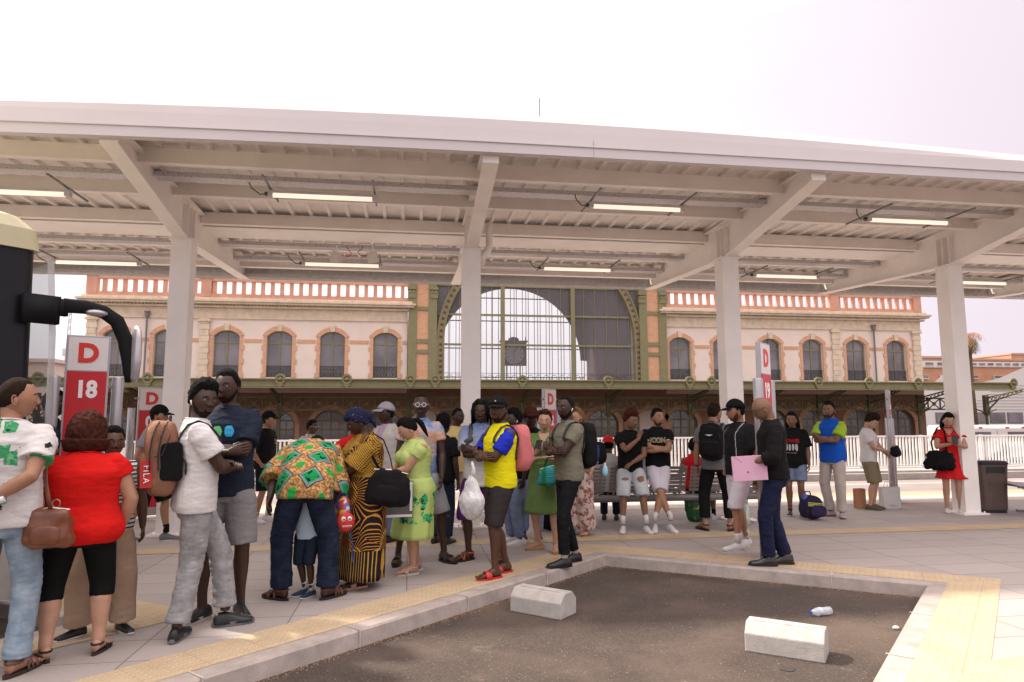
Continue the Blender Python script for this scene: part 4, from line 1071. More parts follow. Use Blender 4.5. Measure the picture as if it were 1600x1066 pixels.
def garment_noise(seed,amp,f=9.,stretch=(1,1,1.6)):
    sx,sy,sz=stretch
    def fn(co,n):
        p=V(co.x*sx+seed,co.y*sy,co.z*sz)
        a=noise.noise(p*f); b=noise.noise(V(co.x*sx*1.9-seed,co.y*sy*1.9,co.z*sz*3.4)*f*.75)
        c2=noise.noise(V(co.x*sx*2.6,co.y*sy*2.6+seed,co.z*sz*4.2)*f)
        return amp*(a*.7+(.35-abs(b))*.95+(.3-abs(c2))*.35)
    return fn
class Person:
    pass
def ovr(c,R,rx,ry,n=24,p=2.3):
    out=[]
    for k in range(n):
        a=2*PI*k/n; ca,sa=math.cos(a),math.sin(a)
        out.append(c+R@V(rx*abs(ca)**(2/p)*(1 if ca>0 else -1),ry*abs(sa)**(2/p)*(1 if sa>0 else -1),0))
    return out
MALE=[(.80,.120,.095,.0),(.88,.158,.112,.012),(.95,.162,.115,.012),(1.04,.148,.102,.0),(1.12,.146,.102,-.004),(1.22,.160,.112,-.004),(1.32,.176,.118,.0),(1.375,.172,.110,.006),(1.42,.138,.090,.010),(1.455,.098,.074,.012),(1.485,.068,.062,.012)]
FEM=[(.80,.125,.100,.0),(.88,.172,.120,.014),(.95,.168,.120,.016),(1.04,.140,.100,.004),(1.12,.128,.094,-.002),(1.22,.140,.104,-.002),(1.30,.153,.112,-.0),(1.37,.150,.100,.006),(1.415,.120,.084,.010),(1.45,.082,.068,.012),(1.48,.060,.058,.012)]
def person(label,foot,face,H=1.75,sex='m',fat=1.,deep=None,skin='dark',lean=0.,side=0.,twist=0.,head=(0,0,0),hipoff=(0,0),
           armL='hang',armR='hang',feet=((.10,0,0),(-.10,0,0)),knee=(None,None),
           hair=('short','black'),beard=None,top=None,bottom=None,shoes=None,extras=(),face_cam=None,loc=None,sit=False,vox=.011,cat='person',crouch=0.,bust=0.,z0=0.,name='person'):
    s=H/1.75
    if loc is None: p=at(*foot); loc=(p.x,p.y,0)
    brg=math.atan2(loc[0],loc[1])
    rz=math.radians(face)-brg
    r=thing(name,label,cat,(loc[0],loc[1],z0),rz); P=Person(); P.r=r; P.s=s; P.rz=rz; P.loc=Vector((loc[0],loc[1],z0))
    P.seed=rnd.random()*50
    deep=deep or fat
    tab=[(z*s,rx*s*fat,ry*s*deep,y*s) for z,rx,ry,y in (MALE if sex=='m' else FEM)]
    hip=V(hipoff[0]*s,hipoff[1]*s,(.93-crouch)*s); dz=-crouch*s
    lean=math.radians(lean); side_=math.radians(side); tw=math.radians(twist)
    def spine(z):   # -> centre, rotation for nominal height z (metres, scaled)
        t=max(0,min(1,(z-.86*s)/(.62*s))); a=lean*(t*.75+ (.25 if t>0 else 0)); 
        R=Matrix.Rotation(tw*t,3,'Z')@Matrix.Rotation(side_*t,3,'Y')@Matrix.Rotation(lean*min(1,.35+t*.9)*(1 if z>.9*s else .4),3,'X')
        return R
    # integrate spine
    zs=[.80+.02*i for i in range(36)]; cur=hip.copy()+V(0,0,(.80-.93)*s); cen={}
    prev=.80*s
    pts=[]
    for z in zs:
        z=z*s; R=spine(z); cur=cur+R@V(0,0,z-prev); prev=z; pts.append((z,cur.copy(),R))
    def at_z(z):
        for i in range(len(pts)-1):
            if pts[i+1][0]>=z: 
                a,b=pts[i],pts[i+1]; f=(z-a[0])/(b[0]-a[0]) if b[0]>a[0] else 0; f=max(-1,min(1,f)); return a[1].lerp(b[1],f),b[2]
        a=pts[-1]; return a[1]+a[2]@V(0,0,z-a[0]),a[2]
    P.at_z=at_z
    chest,RC=at_z(1.40*s); P.RC=RC
    sw=(.178 if sex=='m' else .158)*s*(1+(fat-1)*.55)
    sh=[chest+RC@V(q*sw,.008*s,-.016*s) for q in (1,-1)]
    P.sh=sh
    # legs
    hipj=[hip+Matrix.Rotation(0,3,'Z')@V(q*.088*s*(.6+.4*fat),0,-.02*s) for q in (1,-1)]
    L1=.415*s;L2=.405*s; legs=[]
    for i in (0,1):
        fx_,fy_,fa=feet[i][:3]; fz_=feet[i][3] if len(feet[i])>3 else 0.
        ank=V(fx_*s,fy_*s,.088*s+fz_); fdir=Matrix.Rotation(math.radians(fa),3,'Z')@V(0,-1,0)
        kh=knee[i] or (fdir+V(0,0,.0)); K,A=ik(hipj[i],ank,L1,L2,kh)
        if (A-ank).length>.004: pass
        legs.append((hipj[i],K,A,fdir,fz_))
    P.legs=legs
    # arms
    arms=[]
    PR={'hang':(V(.245,-.03,.77),V(.3,.6,0)),'hangf':(V(.22,-.13,.84),V(.5,.6,0)),'back':(V(.20,.10,.84),V(.4,.9,0)),
        'crossA':(V(-.09,-.215,1.20),V(1,-.15,-.9)),'crossB':(V(-.07,-.245,1.155),V(1,-.15,-.9)),
        'phone':(V(.05,-.30,1.22),V(.9,.1,-1)),'front':(V(.05,-.25,1.06),V(1,.3,-.4)),'pocket':(V(.20,-.03,.93),V(.8,.8,0)),
        'hip':(V(.17,.02,1.02),V(1,.5,0)),'strap':(V(.12,-.17,1.28),V(.8,-.2,-1)),'low':(V(.10,-.30,.98),V(.9,.4,-.3))}
    for i,a in enumerate((armL,armR)):
        q=1 if i==0 else -1; opt={}
        if isinstance(a,dict): opt=a; T=Vector(a['t']); hint=Vector(a.get('h',(.8*q,.4,-.4))); 
        else: T,hint=PR[a]; T=V(T.x*q,T.y,T.z); hint=V(hint.x*q,hint.y,hint.z)
        if not opt.get('abs'):   # targets live in chest frame
            T=chest+RC@((T-V(0,0,1.40))*s); hint=RC@hint
        else: T=T*s
        E,W=ik(sh[i],T,.285*s,.25*s,hint)
        arms.append((sh[i],E,W,opt,a))
    P.arms=arms
    # ---------------- body mesh
    b=MB(); k=.955
    sk=[]
    for z,rx,ry,yo in tab:
        c,R=at_z(z); sk.append(ovr(c+R@V(0,yo,0),R,rx*k,ry*k))
    b.rings(sk)
    fl=.55+.45*fat if fat>=1 else fat
    nb,RN=at_z(1.455*s)
    hyaw,hpitch,hroll=[math.radians(v) for v in head]
    RHb=Matrix.Rotation(tw*.0,3,'Z')@rotm(hyaw,hpitch,hroll)
    hd=nb+RN@V(0,-.012*s,.075*s)+(RHb@V(0,-.018*s,.088*s))*.98
    hs=s*.5+.5 if H>1.4 else s*.62+.38; hs*=1.085
    hs=hs*(1.0 if sex=='m' else .965)
    P.hd=hd; P.hs=hs
    b.tube([nb+RN@V(0,.012*s,-.05*s),nb+RN@V(0,.004*s,.03*s),hd+RHb@V(0,.028*hs,-.055*hs),hd+RHb@V(0,.02,-.01)],[(.062*s*fl,.066*s*fl),(.054*s*fl,.056*s*fl),(.052*s*fl,.054*s*fl),(.045*s,.045*s)],16,ref=(1,0,0))
    for q in (0,1):
        S,E,W,_,_=arms[q]
        ci=chest+RC@V((1 if q==0 else -1)*.11*s,.01*s,-.008*s)
        b.tube([ci,S,S.lerp(E,.22),S.lerp(E,.55),S.lerp(E,.88),E,E.lerp(W,.18),E.lerp(W,.4),E.lerp(W,.75),W,W+(W-E).normalized()*.012*s],
               [.056*s*fl,.058*s*fl,.056*s*fl,.051*s*fl,.043*s*fl,.0415*s*fl,.044*s*fl,.042*s*fl,.032*s*fl,.0265*s,.026*s],14)
    lf=.5+.5*fat
    for q in (0,1):
        h_,K,A,fd,_=legs[q]
        dn=(A-K).normalized(); bk=-fd*.014*s
        b.tube([h_+V(0,0,.07*s),h_,h_.lerp(K,.3),h_.lerp(K,.65),h_.lerp(K,.92),K,K.lerp(A,.12),K.lerp(A,.3)+bk,K.lerp(A,.5)+bk*.8,K.lerp(A,.8),A,A+V(0,0,-.03*s)],
               [.082*s*lf,.088*s*lf,.082*s*lf,.066*s*lf,.056*s*lf,.054*s*lf,.052*s*lf,.056*s*lf,.050*s*lf,.036*s*lf,.035*s*lf,.036*s],14)
    if bust: 
        for q in (1,-1):
            c,R=at_z(1.27*s); b.ell(c+R@V(q*.072*s,-.085*s*deep,0),(.062*s*bust,.055*s*bust,.058*s*bust),14,10,R)
    me=remesh(b,vox,'body',skin_mat(skin))
    # hands and head joined to the same mesh
    x=MB(); x.mi=0
    for q in (0,1):
        S,E,W,opt,nm=arms[q]; sd=1 if q==0 else -1
        fd=(W-E).normalized(); hdn=fd
        pal=RC@V(-sd,0.0,0) if abs(fd.z)>.7 else RC@V(0,.25,-1)
        if 'hd' in opt: hdn=(RC@Vector(opt['hd'])).normalized()
        if 'pn' in opt: pal=RC@Vector(opt['pn'])
        cu=opt.get('curl',.32)
        if nm in('crossA','crossB'): 
            hdn=(RC@V(-sd*1,.15,.25)).normalized(); pal=RC@V(0,1,0); cu=.3
        if nm=='phone': hdn=(RC@V(-sd*.5,-.45,.6)).normalized(); pal=RC@V(-sd*.6,.9,.3); cu=.5
        if nm in('front','low'): hdn=(RC@V(-sd*.8,-.5,0)).normalized(); pal=RC@V(-sd*.2,.9,-.2); cu=.5
        hand(x,W,hdn,pal,s*(1. if sex=='m' else .92),-sd if pal.dot(V(0,0,0)) else (sd if False else -sd)*1,cu)
    bare=shoes and shoes[0] in ('sandal','slide','flat','barestrap')
    for q in (0,1):
        h_,K,A,fd,fz_=legs[q]
        if bare or not shoes:
            sdv=fd.cross(V(0,0,1)); g0=V(A.x,A.y,fz_+.022)
            secs=[(-.055,.024,.030,.04),(-.035,.032,.046,.045),(0,.034,.052,.05),(.05,.036,.038,.036),(.10,.043,.026,.026),(.145,.046,.018,.018),(.165,.042,.014,.014)]
            x.rings([[g0+fd*(o*s)+sdv*(w*s*math.cos(a))+V(0,0,hh*s+hh*s*math.sin(a)) for a in [2*PI*i/14 for i in range(14)]] for o,w,hh,_ in secs])
            for j in range(5):
                off=(-.034+.017*j)*s*(1 if q==0 else -1)*-1; l=(.046,.045,.04,.033,.026)[4-j if False else j]*s
                bb=g0+fd*.155*s+sdv*off+V(0,0,.010*s); x.tube([bb,bb+fd*l*.6+V(0,0,.002),bb+fd*l],[.011*s if j==0 else .0085*s,.0105*s if j==0 else .008*s,.005*s],7)
    MH=Matrix.Translation(hd)@RHb.to_4x4()@Matrix.Scale(hs,4)
    nu,nv=(64,52) if vox<.013 else (44,36)
    x.add([MH@head_r(d,sex=='f') for d in sph(nu,nv)],sph_faces(nu,nv),0)
    for q in (1,-1):
        # ears
        ec=V(q*.0765,.012,-.012); R_=Matrix.Rotation(q*.35,3,'Z')@Matrix.Rotation(-.15,3,'X')
        e=MB(); e.tube([ec+R_@V(q*.004,.006*math.cos(a)*2.0+.004,.028*math.sin(a)*(1 if math.sin(a)>0 else .95)) for a in [-2.2+4.6*i/10 for i in range(11)]],[.0045]*11,6); e.ell(ec+R_@V(0,0,-.004),(.007,.013,.024),10,8,R_)
        x.add([MH@Vector(v) for v in e.v],e.f,0)
        # eyes
        ey=V(q*.0305,-.0795,.006); e=MB(); e.ell(ey,(.0135,.0105,.0098),12,8); x.add([MH@Vector(v) for v in e.v],e.f,1)
        gz=P_gaze=V(0,0,0)
        e=MB(); e.ell(ey+V(0,-.0066,0),(.0058,.0050,.0058),10,8); x.add([MH@Vector(v) for v in e.v],e.f,2)
        e=MB(); e.ell(ey+V(0,-.0010,.0062),(.0160,.0122,.0066),12,8); e.ell(ey+V(0,-.0002,-.0078),(.0155,.0115,.0050),12,6); x.add([MH@Vector(v) for v in e.v],e.f,0)
        # brow
        bp=[V(q*.012,-.0905,.024),V(q*.026,-.0905,.029),V(q*.041,-.0835,.026),V(q*.050,-.075,.021)]
        e=MB(); e.tube(bp,[.0030,.0036,.003,.0014],6); x.add([MH@Vector(v) for v in e.v],e.f,4)
        # nostril wing
        e=MB(); e.ell(V(q*.0125,-.098,-.0285),(.0080,.0095,.0068),10,6); x.add([MH@Vector(v) for v in e.v],e.f,0)
    wide=.026 if skin in('dark','brown') else .023; ful=.0062 if skin in('dark','brown') else .0042
    e=MB(); e.ell(V(0,-.0925,-.0535),(wide,.0085,ful),14,6); x.add([MH@Vector(v) for v in e.v],e.f,3)
    e=MB(); e.ell(V(0,-.0915,-.0535-ful*1.75),(wide*.88,.0090,ful*1.15),14,6); x.add([MH@Vector(v) for v in e.v],e.f,3)
    join_mesh(me,x,'body')
    hm=hair_mat(hair[1] if hair[0]!='none' or True else 'black')
    for m in (M_eye,M_iris,lip_mat(skin),hm): me.materials.append(m)
    P.body=obj_from('body',me,r); P.MH=MH; P.RH=RHb
    # ---------------- hair
    def add(name,mb,m,parent=None,smooth=True,**kw): return mb.build(name,m,parent or r,smooth=smooth,**kw)
    hk=hair[0]; sd_=P.seed
    if hk=='buzz': add('hair',head_shell(MH,.004,hairline,sd_,amp=.0012,nf=90),hm)
    elif hk=='short': add('hair',head_shell(MH,lambda d:.008+.010*max(0,d.z),hairline,sd_,amp=.005,nf=70,nu=64,nv=48),hm)
    elif hk=='afro': add('hair',head_shell(MH,lambda d:.014+.028*max(0,d.z),lambda d:hairline(d,.58,.2,-.35),sd_,amp=.012,nf=55,nu=72,nv=54),hm)
    elif hk=='curly': add('hair',head_shell(MH,lambda d:.010+.050*max(0,d.z)**1.2*(1-.2*d.y),lambda d:hairline(d,.56,.2,-.3),sd_,amp=.018,nf=42,nu=80,nv=60),hm)
    elif hk=='shag': # chin-length wavy hair
        add('hair',head_shell(MH,lambda d:.046+.012*max(0,d.z)+(.030 if d.z<-.2 and d.y>-.3 else 0),lambda d:(d.z-(.55-1.5*min(1,max(0,(math.atan2(abs(d.x),-d.y)/PI-.28)/.16)))+.08*noise.noise(d*7))/.35,sd_,amp=.012,nf=46,nu=110,nv=70),hm)
    elif hk in('long','pony','bun','updo'):
        add('hair',head_shell(MH,lambda d:.012+.010*max(0,d.z),hairline,sd_,amp=.004 if hk!='updo' else .012,nf=60,nu=64,nv=48),hm)
        e=MB()
        if hk=='long':
            for q in range(11):
                a=-1.35+2.7*q/10; x0_=math.sin(a)*.078; y0=math.cos(a)*.075+.012
                e.tube([MH@V(x0_*.8,y0*.9,.06),MH@V(x0_*1.1,y0*1.1,-.02),MH@V(x0_*1.15+.004*(q%3),y0*1.05+.01,-.12),MH@V(x0_*.95,y0+.01,-.21-.015*(q%2))],[.020,.026,.024,.007],8)
        elif hk=='pony':
            e.ell(MH@V(0,.10,.045),.024,10,8); e.tube([MH@V(0,.10,.045),MH@V(0,.135,.03),MH@V(.0,.15,-.03),MH@V(0.01,.14,-.11),MH@V(.02,.13,-.18)],[.018,.028,.030,.022,.006],10)
        elif hk=='bun': e.ell(MH@V(0,.105,.03),(.04,.04,.036),14,10)
        else:
            rn=random.Random(int(sd_*10))
            for q in range(16): e.ell(MH@V(rn.uniform(-.06,.06),rn.uniform(-.02,.10),.085+rn.uniform(-.03,.035)),rn.uniform(.018,.03),10,7)
        add('hair_length',e,hm)
    elif hk=='dreads':
        add('hair',head_shell(MH,.012,hairline,sd_,amp=.006,nf=60),hm)
        e=MB(); rn=random.Random(4)
        for q in range(44):
            a=rn.uniform(-2.35,2.35); rr=1.02; sx_=math.sin(a); cy=math.cos(a); ln=rn.uniform(.10,.17) if abs(a)<1.9 else rn.uniform(.05,.10)
            if abs(a)>1.55: e.tube([MH@V(sx_*.05,cy*.05,.118),MH@V(sx_*.088,cy*.085,.075),MH@V(sx_*.094,cy*.098,.03),MH@V(sx_*.092,cy*.09+.0,-.02-ln*.3)],[.010,.011,.010,.007],6)
            else: e.tube([MH@V(sx_*.04,cy*.05,.125),MH@V(sx_*.088,cy*.10,.07),MH@V(sx_*.100,cy*.112,-.01),MH@V(sx_*.100,cy*.11,-.02-ln)],[.010,.011,.010,.007],6)
        add('dreadlocks',e,hm)
    elif hk=='scarf':
        hc=hair[2]; add('headscarf',head_shell(MH,lambda d:.016+.022*max(0,d.z)*(.6+.6*max(0,d.y)),lambda d:hairline(d,.42,-.05,-.6),sd_,amp=.004,nf=18,nu=64,nv=48),hc)
        e=MB(); e.ell(MH@V(0,.112,-.01),(.05,.04,.06),14,10); e.tube([MH@V(0,.12,-.03),MH@V(.02,.13,-.08),MH@V(.03,.12,-.13)],[.03,.022,.008],8); add('scarf_knot',e,hc)
    if beard:
        cs=SKINS[skin]; ch=HAIR[hair[1]] if hair[0]!='none' else HAIR['black']; kb=.75 if skin in('dark','brown') else .72
        add('beard',head_shell(MH,beard*.6,beardmask,sd_,amp=beard*.4,nf=90,nu=64,nv=52),mat('beard_'+skin+hair[1],tuple(a*(1-kb)+b_*kb for a,b_ in zip(cs,ch)),.9,var=.3,scale=90,bump=.6,bscale=160,spec=.12))
    # ---------------- extras on the head
    for ex in extras:
        if ex[0]=='cap':
            cm=ex[1]; lift=ex[3] if len(ex)>3 else 0
            cp=add('cap',head_shell(MH,lambda d:.017+.012*max(0,d.z),lambda d:(d.z-.36-.10*max(0,-d.y)+.16*max(0,d.y))/.05,sd_,amp=.001,nf=20),cm)
            e=MB()
            yw=math.radians(ex[2])
            Rb=Matrix.Rotation(yw,3,'Z')
            n_=14; rows=[]
            for jj in range(6):
                row=[]; t_=jj/5
                for i in range(n_+1):
                    a=-1.15+2.3*i/n_; R0=.094; ln=.075*math.cos(a*1.05)**.7*t_
                    row.append(MH@(Rb@V(math.sin(a)*(.082+.004*t_),-math.cos(a)*.098-ln,.052-.020*t_**1.5-.012*abs(math.sin(a))*t_)))
                rows.append(row)
            vs=[v for r_ in rows for v in r_]; m_=len(vs); up=MH.to_3x3()@V(0,0,.004)
            vs=vs+[v+up for v in vs]; w_=n_+1
            fs=[(j*w_+i,j*w_+i+1,(j+1)*w_+i+1,(j+1)*w_+i) for j in range(5) for i in range(n_)]
            fs=fs+[tuple(reversed([m_+i for i in f])) for f in fs]+[(5*w_+i,5*w_+i+1,m_+5*w_+i+1,m_+5*w_+i) for i in range(n_)]
            e.add(vs,fs); e.build('brim',cm,cp,smooth=True)
            if len(ex)>4:
                e=MB(); e.ell(MH@(Rb@V(.0,-.104,.088)),(.014,.004,.008),10,6); e.build('emblem',ex[4],cp)
        elif ex[0]=='glasses':
            e=MB()
            for q in (1,-1):
                if ex[2]=='round': e.tube([MH@V(q*.031+.021*math.cos(a),-.098,.004+.021*math.sin(a)) for a in [2*PI*i/18 for i in range(19)]],.0034,6)
                else: e.tube([MH@V(q*.034+.025*math.cos(a),-.094+.004*abs(math.cos(a)),.003+.015*math.sin(a)) for a in [2*PI*i/18 for i in range(19)]],.0024,6)
                e.tube([MH@V(q*.055,-.088,.010),MH@V(q*.078,-.03,.012),MH@V(q*.080,.02,.004)],.0022,5)
            e.tube([MH@V(-.010,-.100,.008),MH@V(.010,-.100,.008)],.0025,5)
            gl=add('glasses',e,ex[1])
            for q in (1,-1): 
                e=MB()
                if ex[2]=='round': e.tube([MH@V(q*.031,-.0985,.004),MH@V(q*.031,-.0965,.004)],.020,16)
                else: e.add([MH@V(q*.034+.024*math.cos(a),-.093+.003*abs(math.cos(a)),.003+.0145*math.sin(a)) for a in [2*PI*i/16 for i in range(16)]],[tuple(range(16))])
                e.build('lens',mat('dark_lens',(.005,.005,.006),.05,var=0,spec=1.),gl)

        elif ex[0]=='shades_up':
            e=MB()
            for q in (1,-1): e.ell(MH@V(q*.032,-.055,.118),(.024,.022,.010),12,6)
            e.tube([MH@V(.055,-.05,.115),MH@V(.085,0,.07),MH@V(.082,.03,.04)],.0025,5); e.tube([MH@V(-.055,-.05,.115),MH@V(-.085,0,.07),MH@V(-.082,.03,.04)],.0025,5); add('sunglasses',e,M_black)
        elif ex[0]=='headphones':
            e=MB(); e.tube([MH@V(.094*math.cos(a),.01,.02+.108*math.sin(a)) for a in [PI*i/16 for i in range(17)]],.006,8); 
            for q in (1,-1): e.tube([MH@V(q*.080,.01,-.004),MH@V(q*.108,.01,-.004)],.034,18)
            add('headphones',e,M_black)
        elif ex[0]=='earbud':
            e=MB(); q=ex[1]; e.ell(MH@V(q*.086,.0,-.010),(.007,.007,.008),8,6); e.tube([MH@V(q*.088,-.003,-.012),MH@V(q*.084,-.010,-.036)],.0035,6); add('earbud',e,mat('earbud_white',(.8,.8,.8),.3,var=0))
        elif ex[0]=='necklace':
            e=MB(); c,R=at_z(1.462*s); e.tube([c+R@V(.078*s*math.cos(a),-.005-.072*s*math.sin(a)-.0,.008*s-(.024+ex[2])*s*(.5+.5*math.sin(a))) for a in [2*PI*i/24 for i in range(25)]],ex[3],6,cap=False); add('necklace',e,ex[1])
        elif ex[0]=='band':
            S,E,W,_,_=arms[ex[1]]; d=(W-E).normalized(); e=MB(); e.tube([W-d*.035*s,W-d*.012*s],.031*s,14); add('wristband',e,ex[2])
    # ---------------- clothing
    ease=top.get('ease',.018)*s if top else 0
    def leg_cloth(e,q,length,r_top,r_end,ease_,flare=0.,bunch=0.):
        h_,K,A,fd,_=legs[q]; tot=(K-h_).length+(A-K).length; n=12; ptsL=[];rsL=[]
        for i in range(n+1):
            t=length*i/n*tot; l1=(K-h_).length
            if t<=l1: p_=h_.lerp(K,t/l1)
            else: p_=K.lerp(A+V(0,0,-.02*s),(t-l1)/(A-K).length)
            u=t/tot
            base=(.088*(1-u/.5)+.058*(u/.5) if u<.5 else .058+(.046-.058)*((u-.5)/.5))*s*lf
            rr=base+ease_+(r_end)*(i/n)
            if bunch and u>.8: rr+=bunch*s*(u-.8)*5*.6
            ptsL.append(p_); rsL.append(rr)
        e.tube([ptsL[0]+V(0,0,.05*s)]+ptsL,[.070*s*lf]+[.084*s*lf+(q_-.084*s*lf)*min(1,i_/2.5) for i_,q_ in enumerate(rsL)],18)
    if bottom:
        kind=bottom['kind']; e=MB(); m=bottom['m']; ez=bottom.get('ease',.012)*s
        if kind in('trousers','shorts'):
            wz=bottom.get('waist',1.02)
            rg=[]
            for z,rx,ry,yo in tab:
                if z<=wz*s+.02 or z<=.96*s: c,R=at_z(z); q_=min(ez*.9,.009*s) if z>.86*s else ez*.9; rg.append(ovr(c+R@V(0,yo,0),R,rx+q_,ry+q_))
            c,R=at_z(wz*s); j=[t for t in tab if t[0]<=wz*s+.05][-1]; rg.append(ovr(c+R@V(0,j[3],0),R,j[1]+.006*s,j[2]+.006*s)); e.rings(rg)
            for q in (0,1): leg_cloth(e,q,bottom['len'],0,bottom.get('flare',0)*s,ez,bunch=bottom.get('bunch',0))
            bm_=remesh(e,vox,'trousers' if kind=='trousers' else 'shorts',m,smooth_it=3)
            am=bottom.get('amp',.008)*s*.75; f1=garment_noise(P.seed,am,7.,(1,1,2.0))
            zk=legs[0][1].z; zkb=.25*s
            def fn(co,n):
                w=.75+ (.5*g(co.z,zk-.02,.07)+.8*(g(co.z,.14*s,.08)) if kind=='trousers' else 0)
                return f1(co,n)*w
            displace(bm_,fn)
            P.bottom=obj_from(bm_.name,bm_,r)
            if bottom.get('fn'): bottom['fn'](P)
        elif kind in('skirt','dress'):
            z0_=bottom['hem']*s; top_z=bottom.get('waist',1.04)*s; rg=[]; n=16; w0=bottom.get('w0',1.); w1=bottom.get('w1',1.25)
            for i in range(n+1):
                z=z0_+(top_z-z0_)*i/n
                if z>=.80*s: 
                    c,R=at_z(z); ks=[t for t in tab]; a=min(ks,key=lambda t:abs(t[0]-z)); 
                    # interpolate
                    lo=[t for t in tab if t[0]<=z][-1]; hi=[t for t in tab if t[0]>=z][0] if any(t[0]>=z for t in tab) else lo
                    f=(z-lo[0])/(hi[0]-lo[0]) if hi[0]>lo[0] else 0; rx=lo[1]+(hi[1]-lo[1])*f; ry=lo[2]+(hi[2]-lo[2])*f; yo=lo[3]+(hi[3]-lo[3])*f
                    if z<.93*s: rx=max(rx,tab[1][1]); ry=max(ry,tab[1][2])
                    rx+=ez;ry+=ez
                    cc_=c+R@V(0,yo,0)
                else:
                    u=(.80*s-z)/(.80*s-z0_) if z0_<.80*s else 0; mid=(legs[0][1]+legs[1][1])/2; tgt=V(mid.x*u*.6+hip.x*(1-u*.6),mid.y*u*.6+hip.y*(1-u*.6),z)
                    rx=(tab[1][1]+ez)*(1+(w1-1)*u); ry=(tab[1][2]+ez)*(1+(w1-1)*u*1.1); cc_=tgt; R=Matrix.Identity(3)
                rg.append([cc_+R@V(rx*math.cos(a)*(1+.035*math.sin(a*9+P.seed)*max(0,1-i/n)),ry*math.sin(a)*(1+.05*math.sin(a*11+P.seed)*max(0,1-i/n)),0) for a in [2*PI*k_/72 for k_ in range(72)]])
            e.rings(rg); nm=bottom.get('name','skirt'); o=e.build(nm,m,r,smooth=True); displace(o.data,garment_noise(P.seed,bottom.get('amp',.006)*s,6.,(1.3,1.3,.5))); P.bottom=o
    if top:
        m=top['m']; e=MB(); hem=top.get('hem',.88)*s; rg=[]; tl=[t for t in tab]
        def rad(z):
            lo=[t for t in tl if t[0]<=z+1e-9]; lo=lo[-1] if lo else tl[0]; hi=[t for t in tl if t[0]>=z]; hi=hi[0] if hi else lo
            f=(z-lo[0])/(hi[0]-lo[0]) if hi[0]>lo[0] else 0; return lo[1]+(hi[1]-lo[1])*f,lo[2]+(hi[2]-lo[2])*f,lo[3]+(hi[3]-lo[3])*f
        chest_r=rad(1.32*s); n=16
        for i in range(n+1):
            z=hem+(1.47*s-hem)*i/n; rx,ry,yo=rad(z); bx=top.get('boxy',.55)
            if z<1.32*s: rx=rx+(max(rx,chest_r[0]*.97)-rx)*bx; ry=ry+(max(ry,chest_r[1]*.98)-ry)*bx
            ez=ease*(1. if z<1.38*s else .55)
            c,R=at_z(z); rg.append(ovr(c+R@V(0,yo,0),R,rx+ez,ry+ez,28))
        c,R=at_z(1.488*s); rg.append(ovr(c+R@V(0,.014*s,0),R,.062*s*fl+.006,.060*s*fl+.006,28))
        e.rings(rg)
        if bust:
            for q in (1,-1):
                c,R=at_z(1.27*s); e.ell(c+R@V(q*.072*s,-.085*s*deep,0),(.062*s*bust+ease*.8,.055*s*bust+ease*.8,.060*s*bust+ease),16,12,R)
        if top.get('belly'):
            c,R=at_z(1.08*s); e.ell(c+R@V(0,-.05*s,0),(.15*s*fat,.11*s*fat*top['belly'],.15*s),18,12,R)
        sl=top.get('sleeve',.55)
        sep=top.get('sleeve_m')
        def sleeves(mb,q,ln):
            S,E,W,_,_=arms[q]; ci=chest+RC@V((1 if q==0 else -1)*.10*s,.01*s,-.012*s); l1=(E-S).length;l2=(W-E).length; tot=l1+l2; nS=7; pp=[ci];rr=[.053*s*fl+ease*.6]
            for i in range(nS+1):
                t=ln*i/nS*l1 if ln<=1 else ln*i/nS*l1
                if t<=l1: p_=S.lerp(E,t/l1)
                else: p_=E.lerp(W,min(1,(t-l1)/l2))
                u=t/tot; base=(.058+( .040-.058)*min(1,u/.5) if u<.5 else .040+(.027-.040)*((u-.5)/.5))*s*fl
                pp.append(p_); rr.append(base+ease*(.75+.35*i/nS)+(top.get('sflare',.004)*s)*i/nS)
            mb.tube(pp,[q_*(.78 if sep and i_<3 else 1) for i_,q_ in enumerate(rr)],16)
        if sl>0 and not sep:
            for q in (0,1): sleeves(e,q,sl)
        if top.get('tank'):
            pass
        nmT=top.get('name','shirt')
        tm=remesh(e,vox,nmT,m,smooth_it=3 if vox<.013 else 2)
        am=top.get('amp',.009)*s*.9; displace(tm,garment_noise(P.seed+3,am,6.5,(1.,1.,1.5)))
        P.top=obj_from(nmT,tm,r)
        if not top.get('nocollar'):
            e=MB(); c,R=at_z(1.484*s); e.tube([c+R@V((.070*s*fl+.002)*math.cos(a),.012*s-(.012*s*max(0,-math.sin(a)))+(.066*s*fl+.002)*math.sin(a),-.004*s+(.012*s)*math.sin(a)) for a in [2*PI*i/28 for i in range(29)]],[(.006*s,.011*s)]*29,8,ref=(0,0,1),cap=False); add('collar',e,m)
        if sl>0 and sep:
            for q in (0,1):
                e=MB(); sleeves(e,q,sl)
                for i_,v in enumerate(e.v): pass
                sm_=remesh(e,vox,'sleeve',sep,smooth_it=2); 
                displace(sm_,lambda c_,n_:.0015)
                displace(sm_,garment_noise(P.seed+3,am,6.5)); obj_from('sleeve',sm_,r)
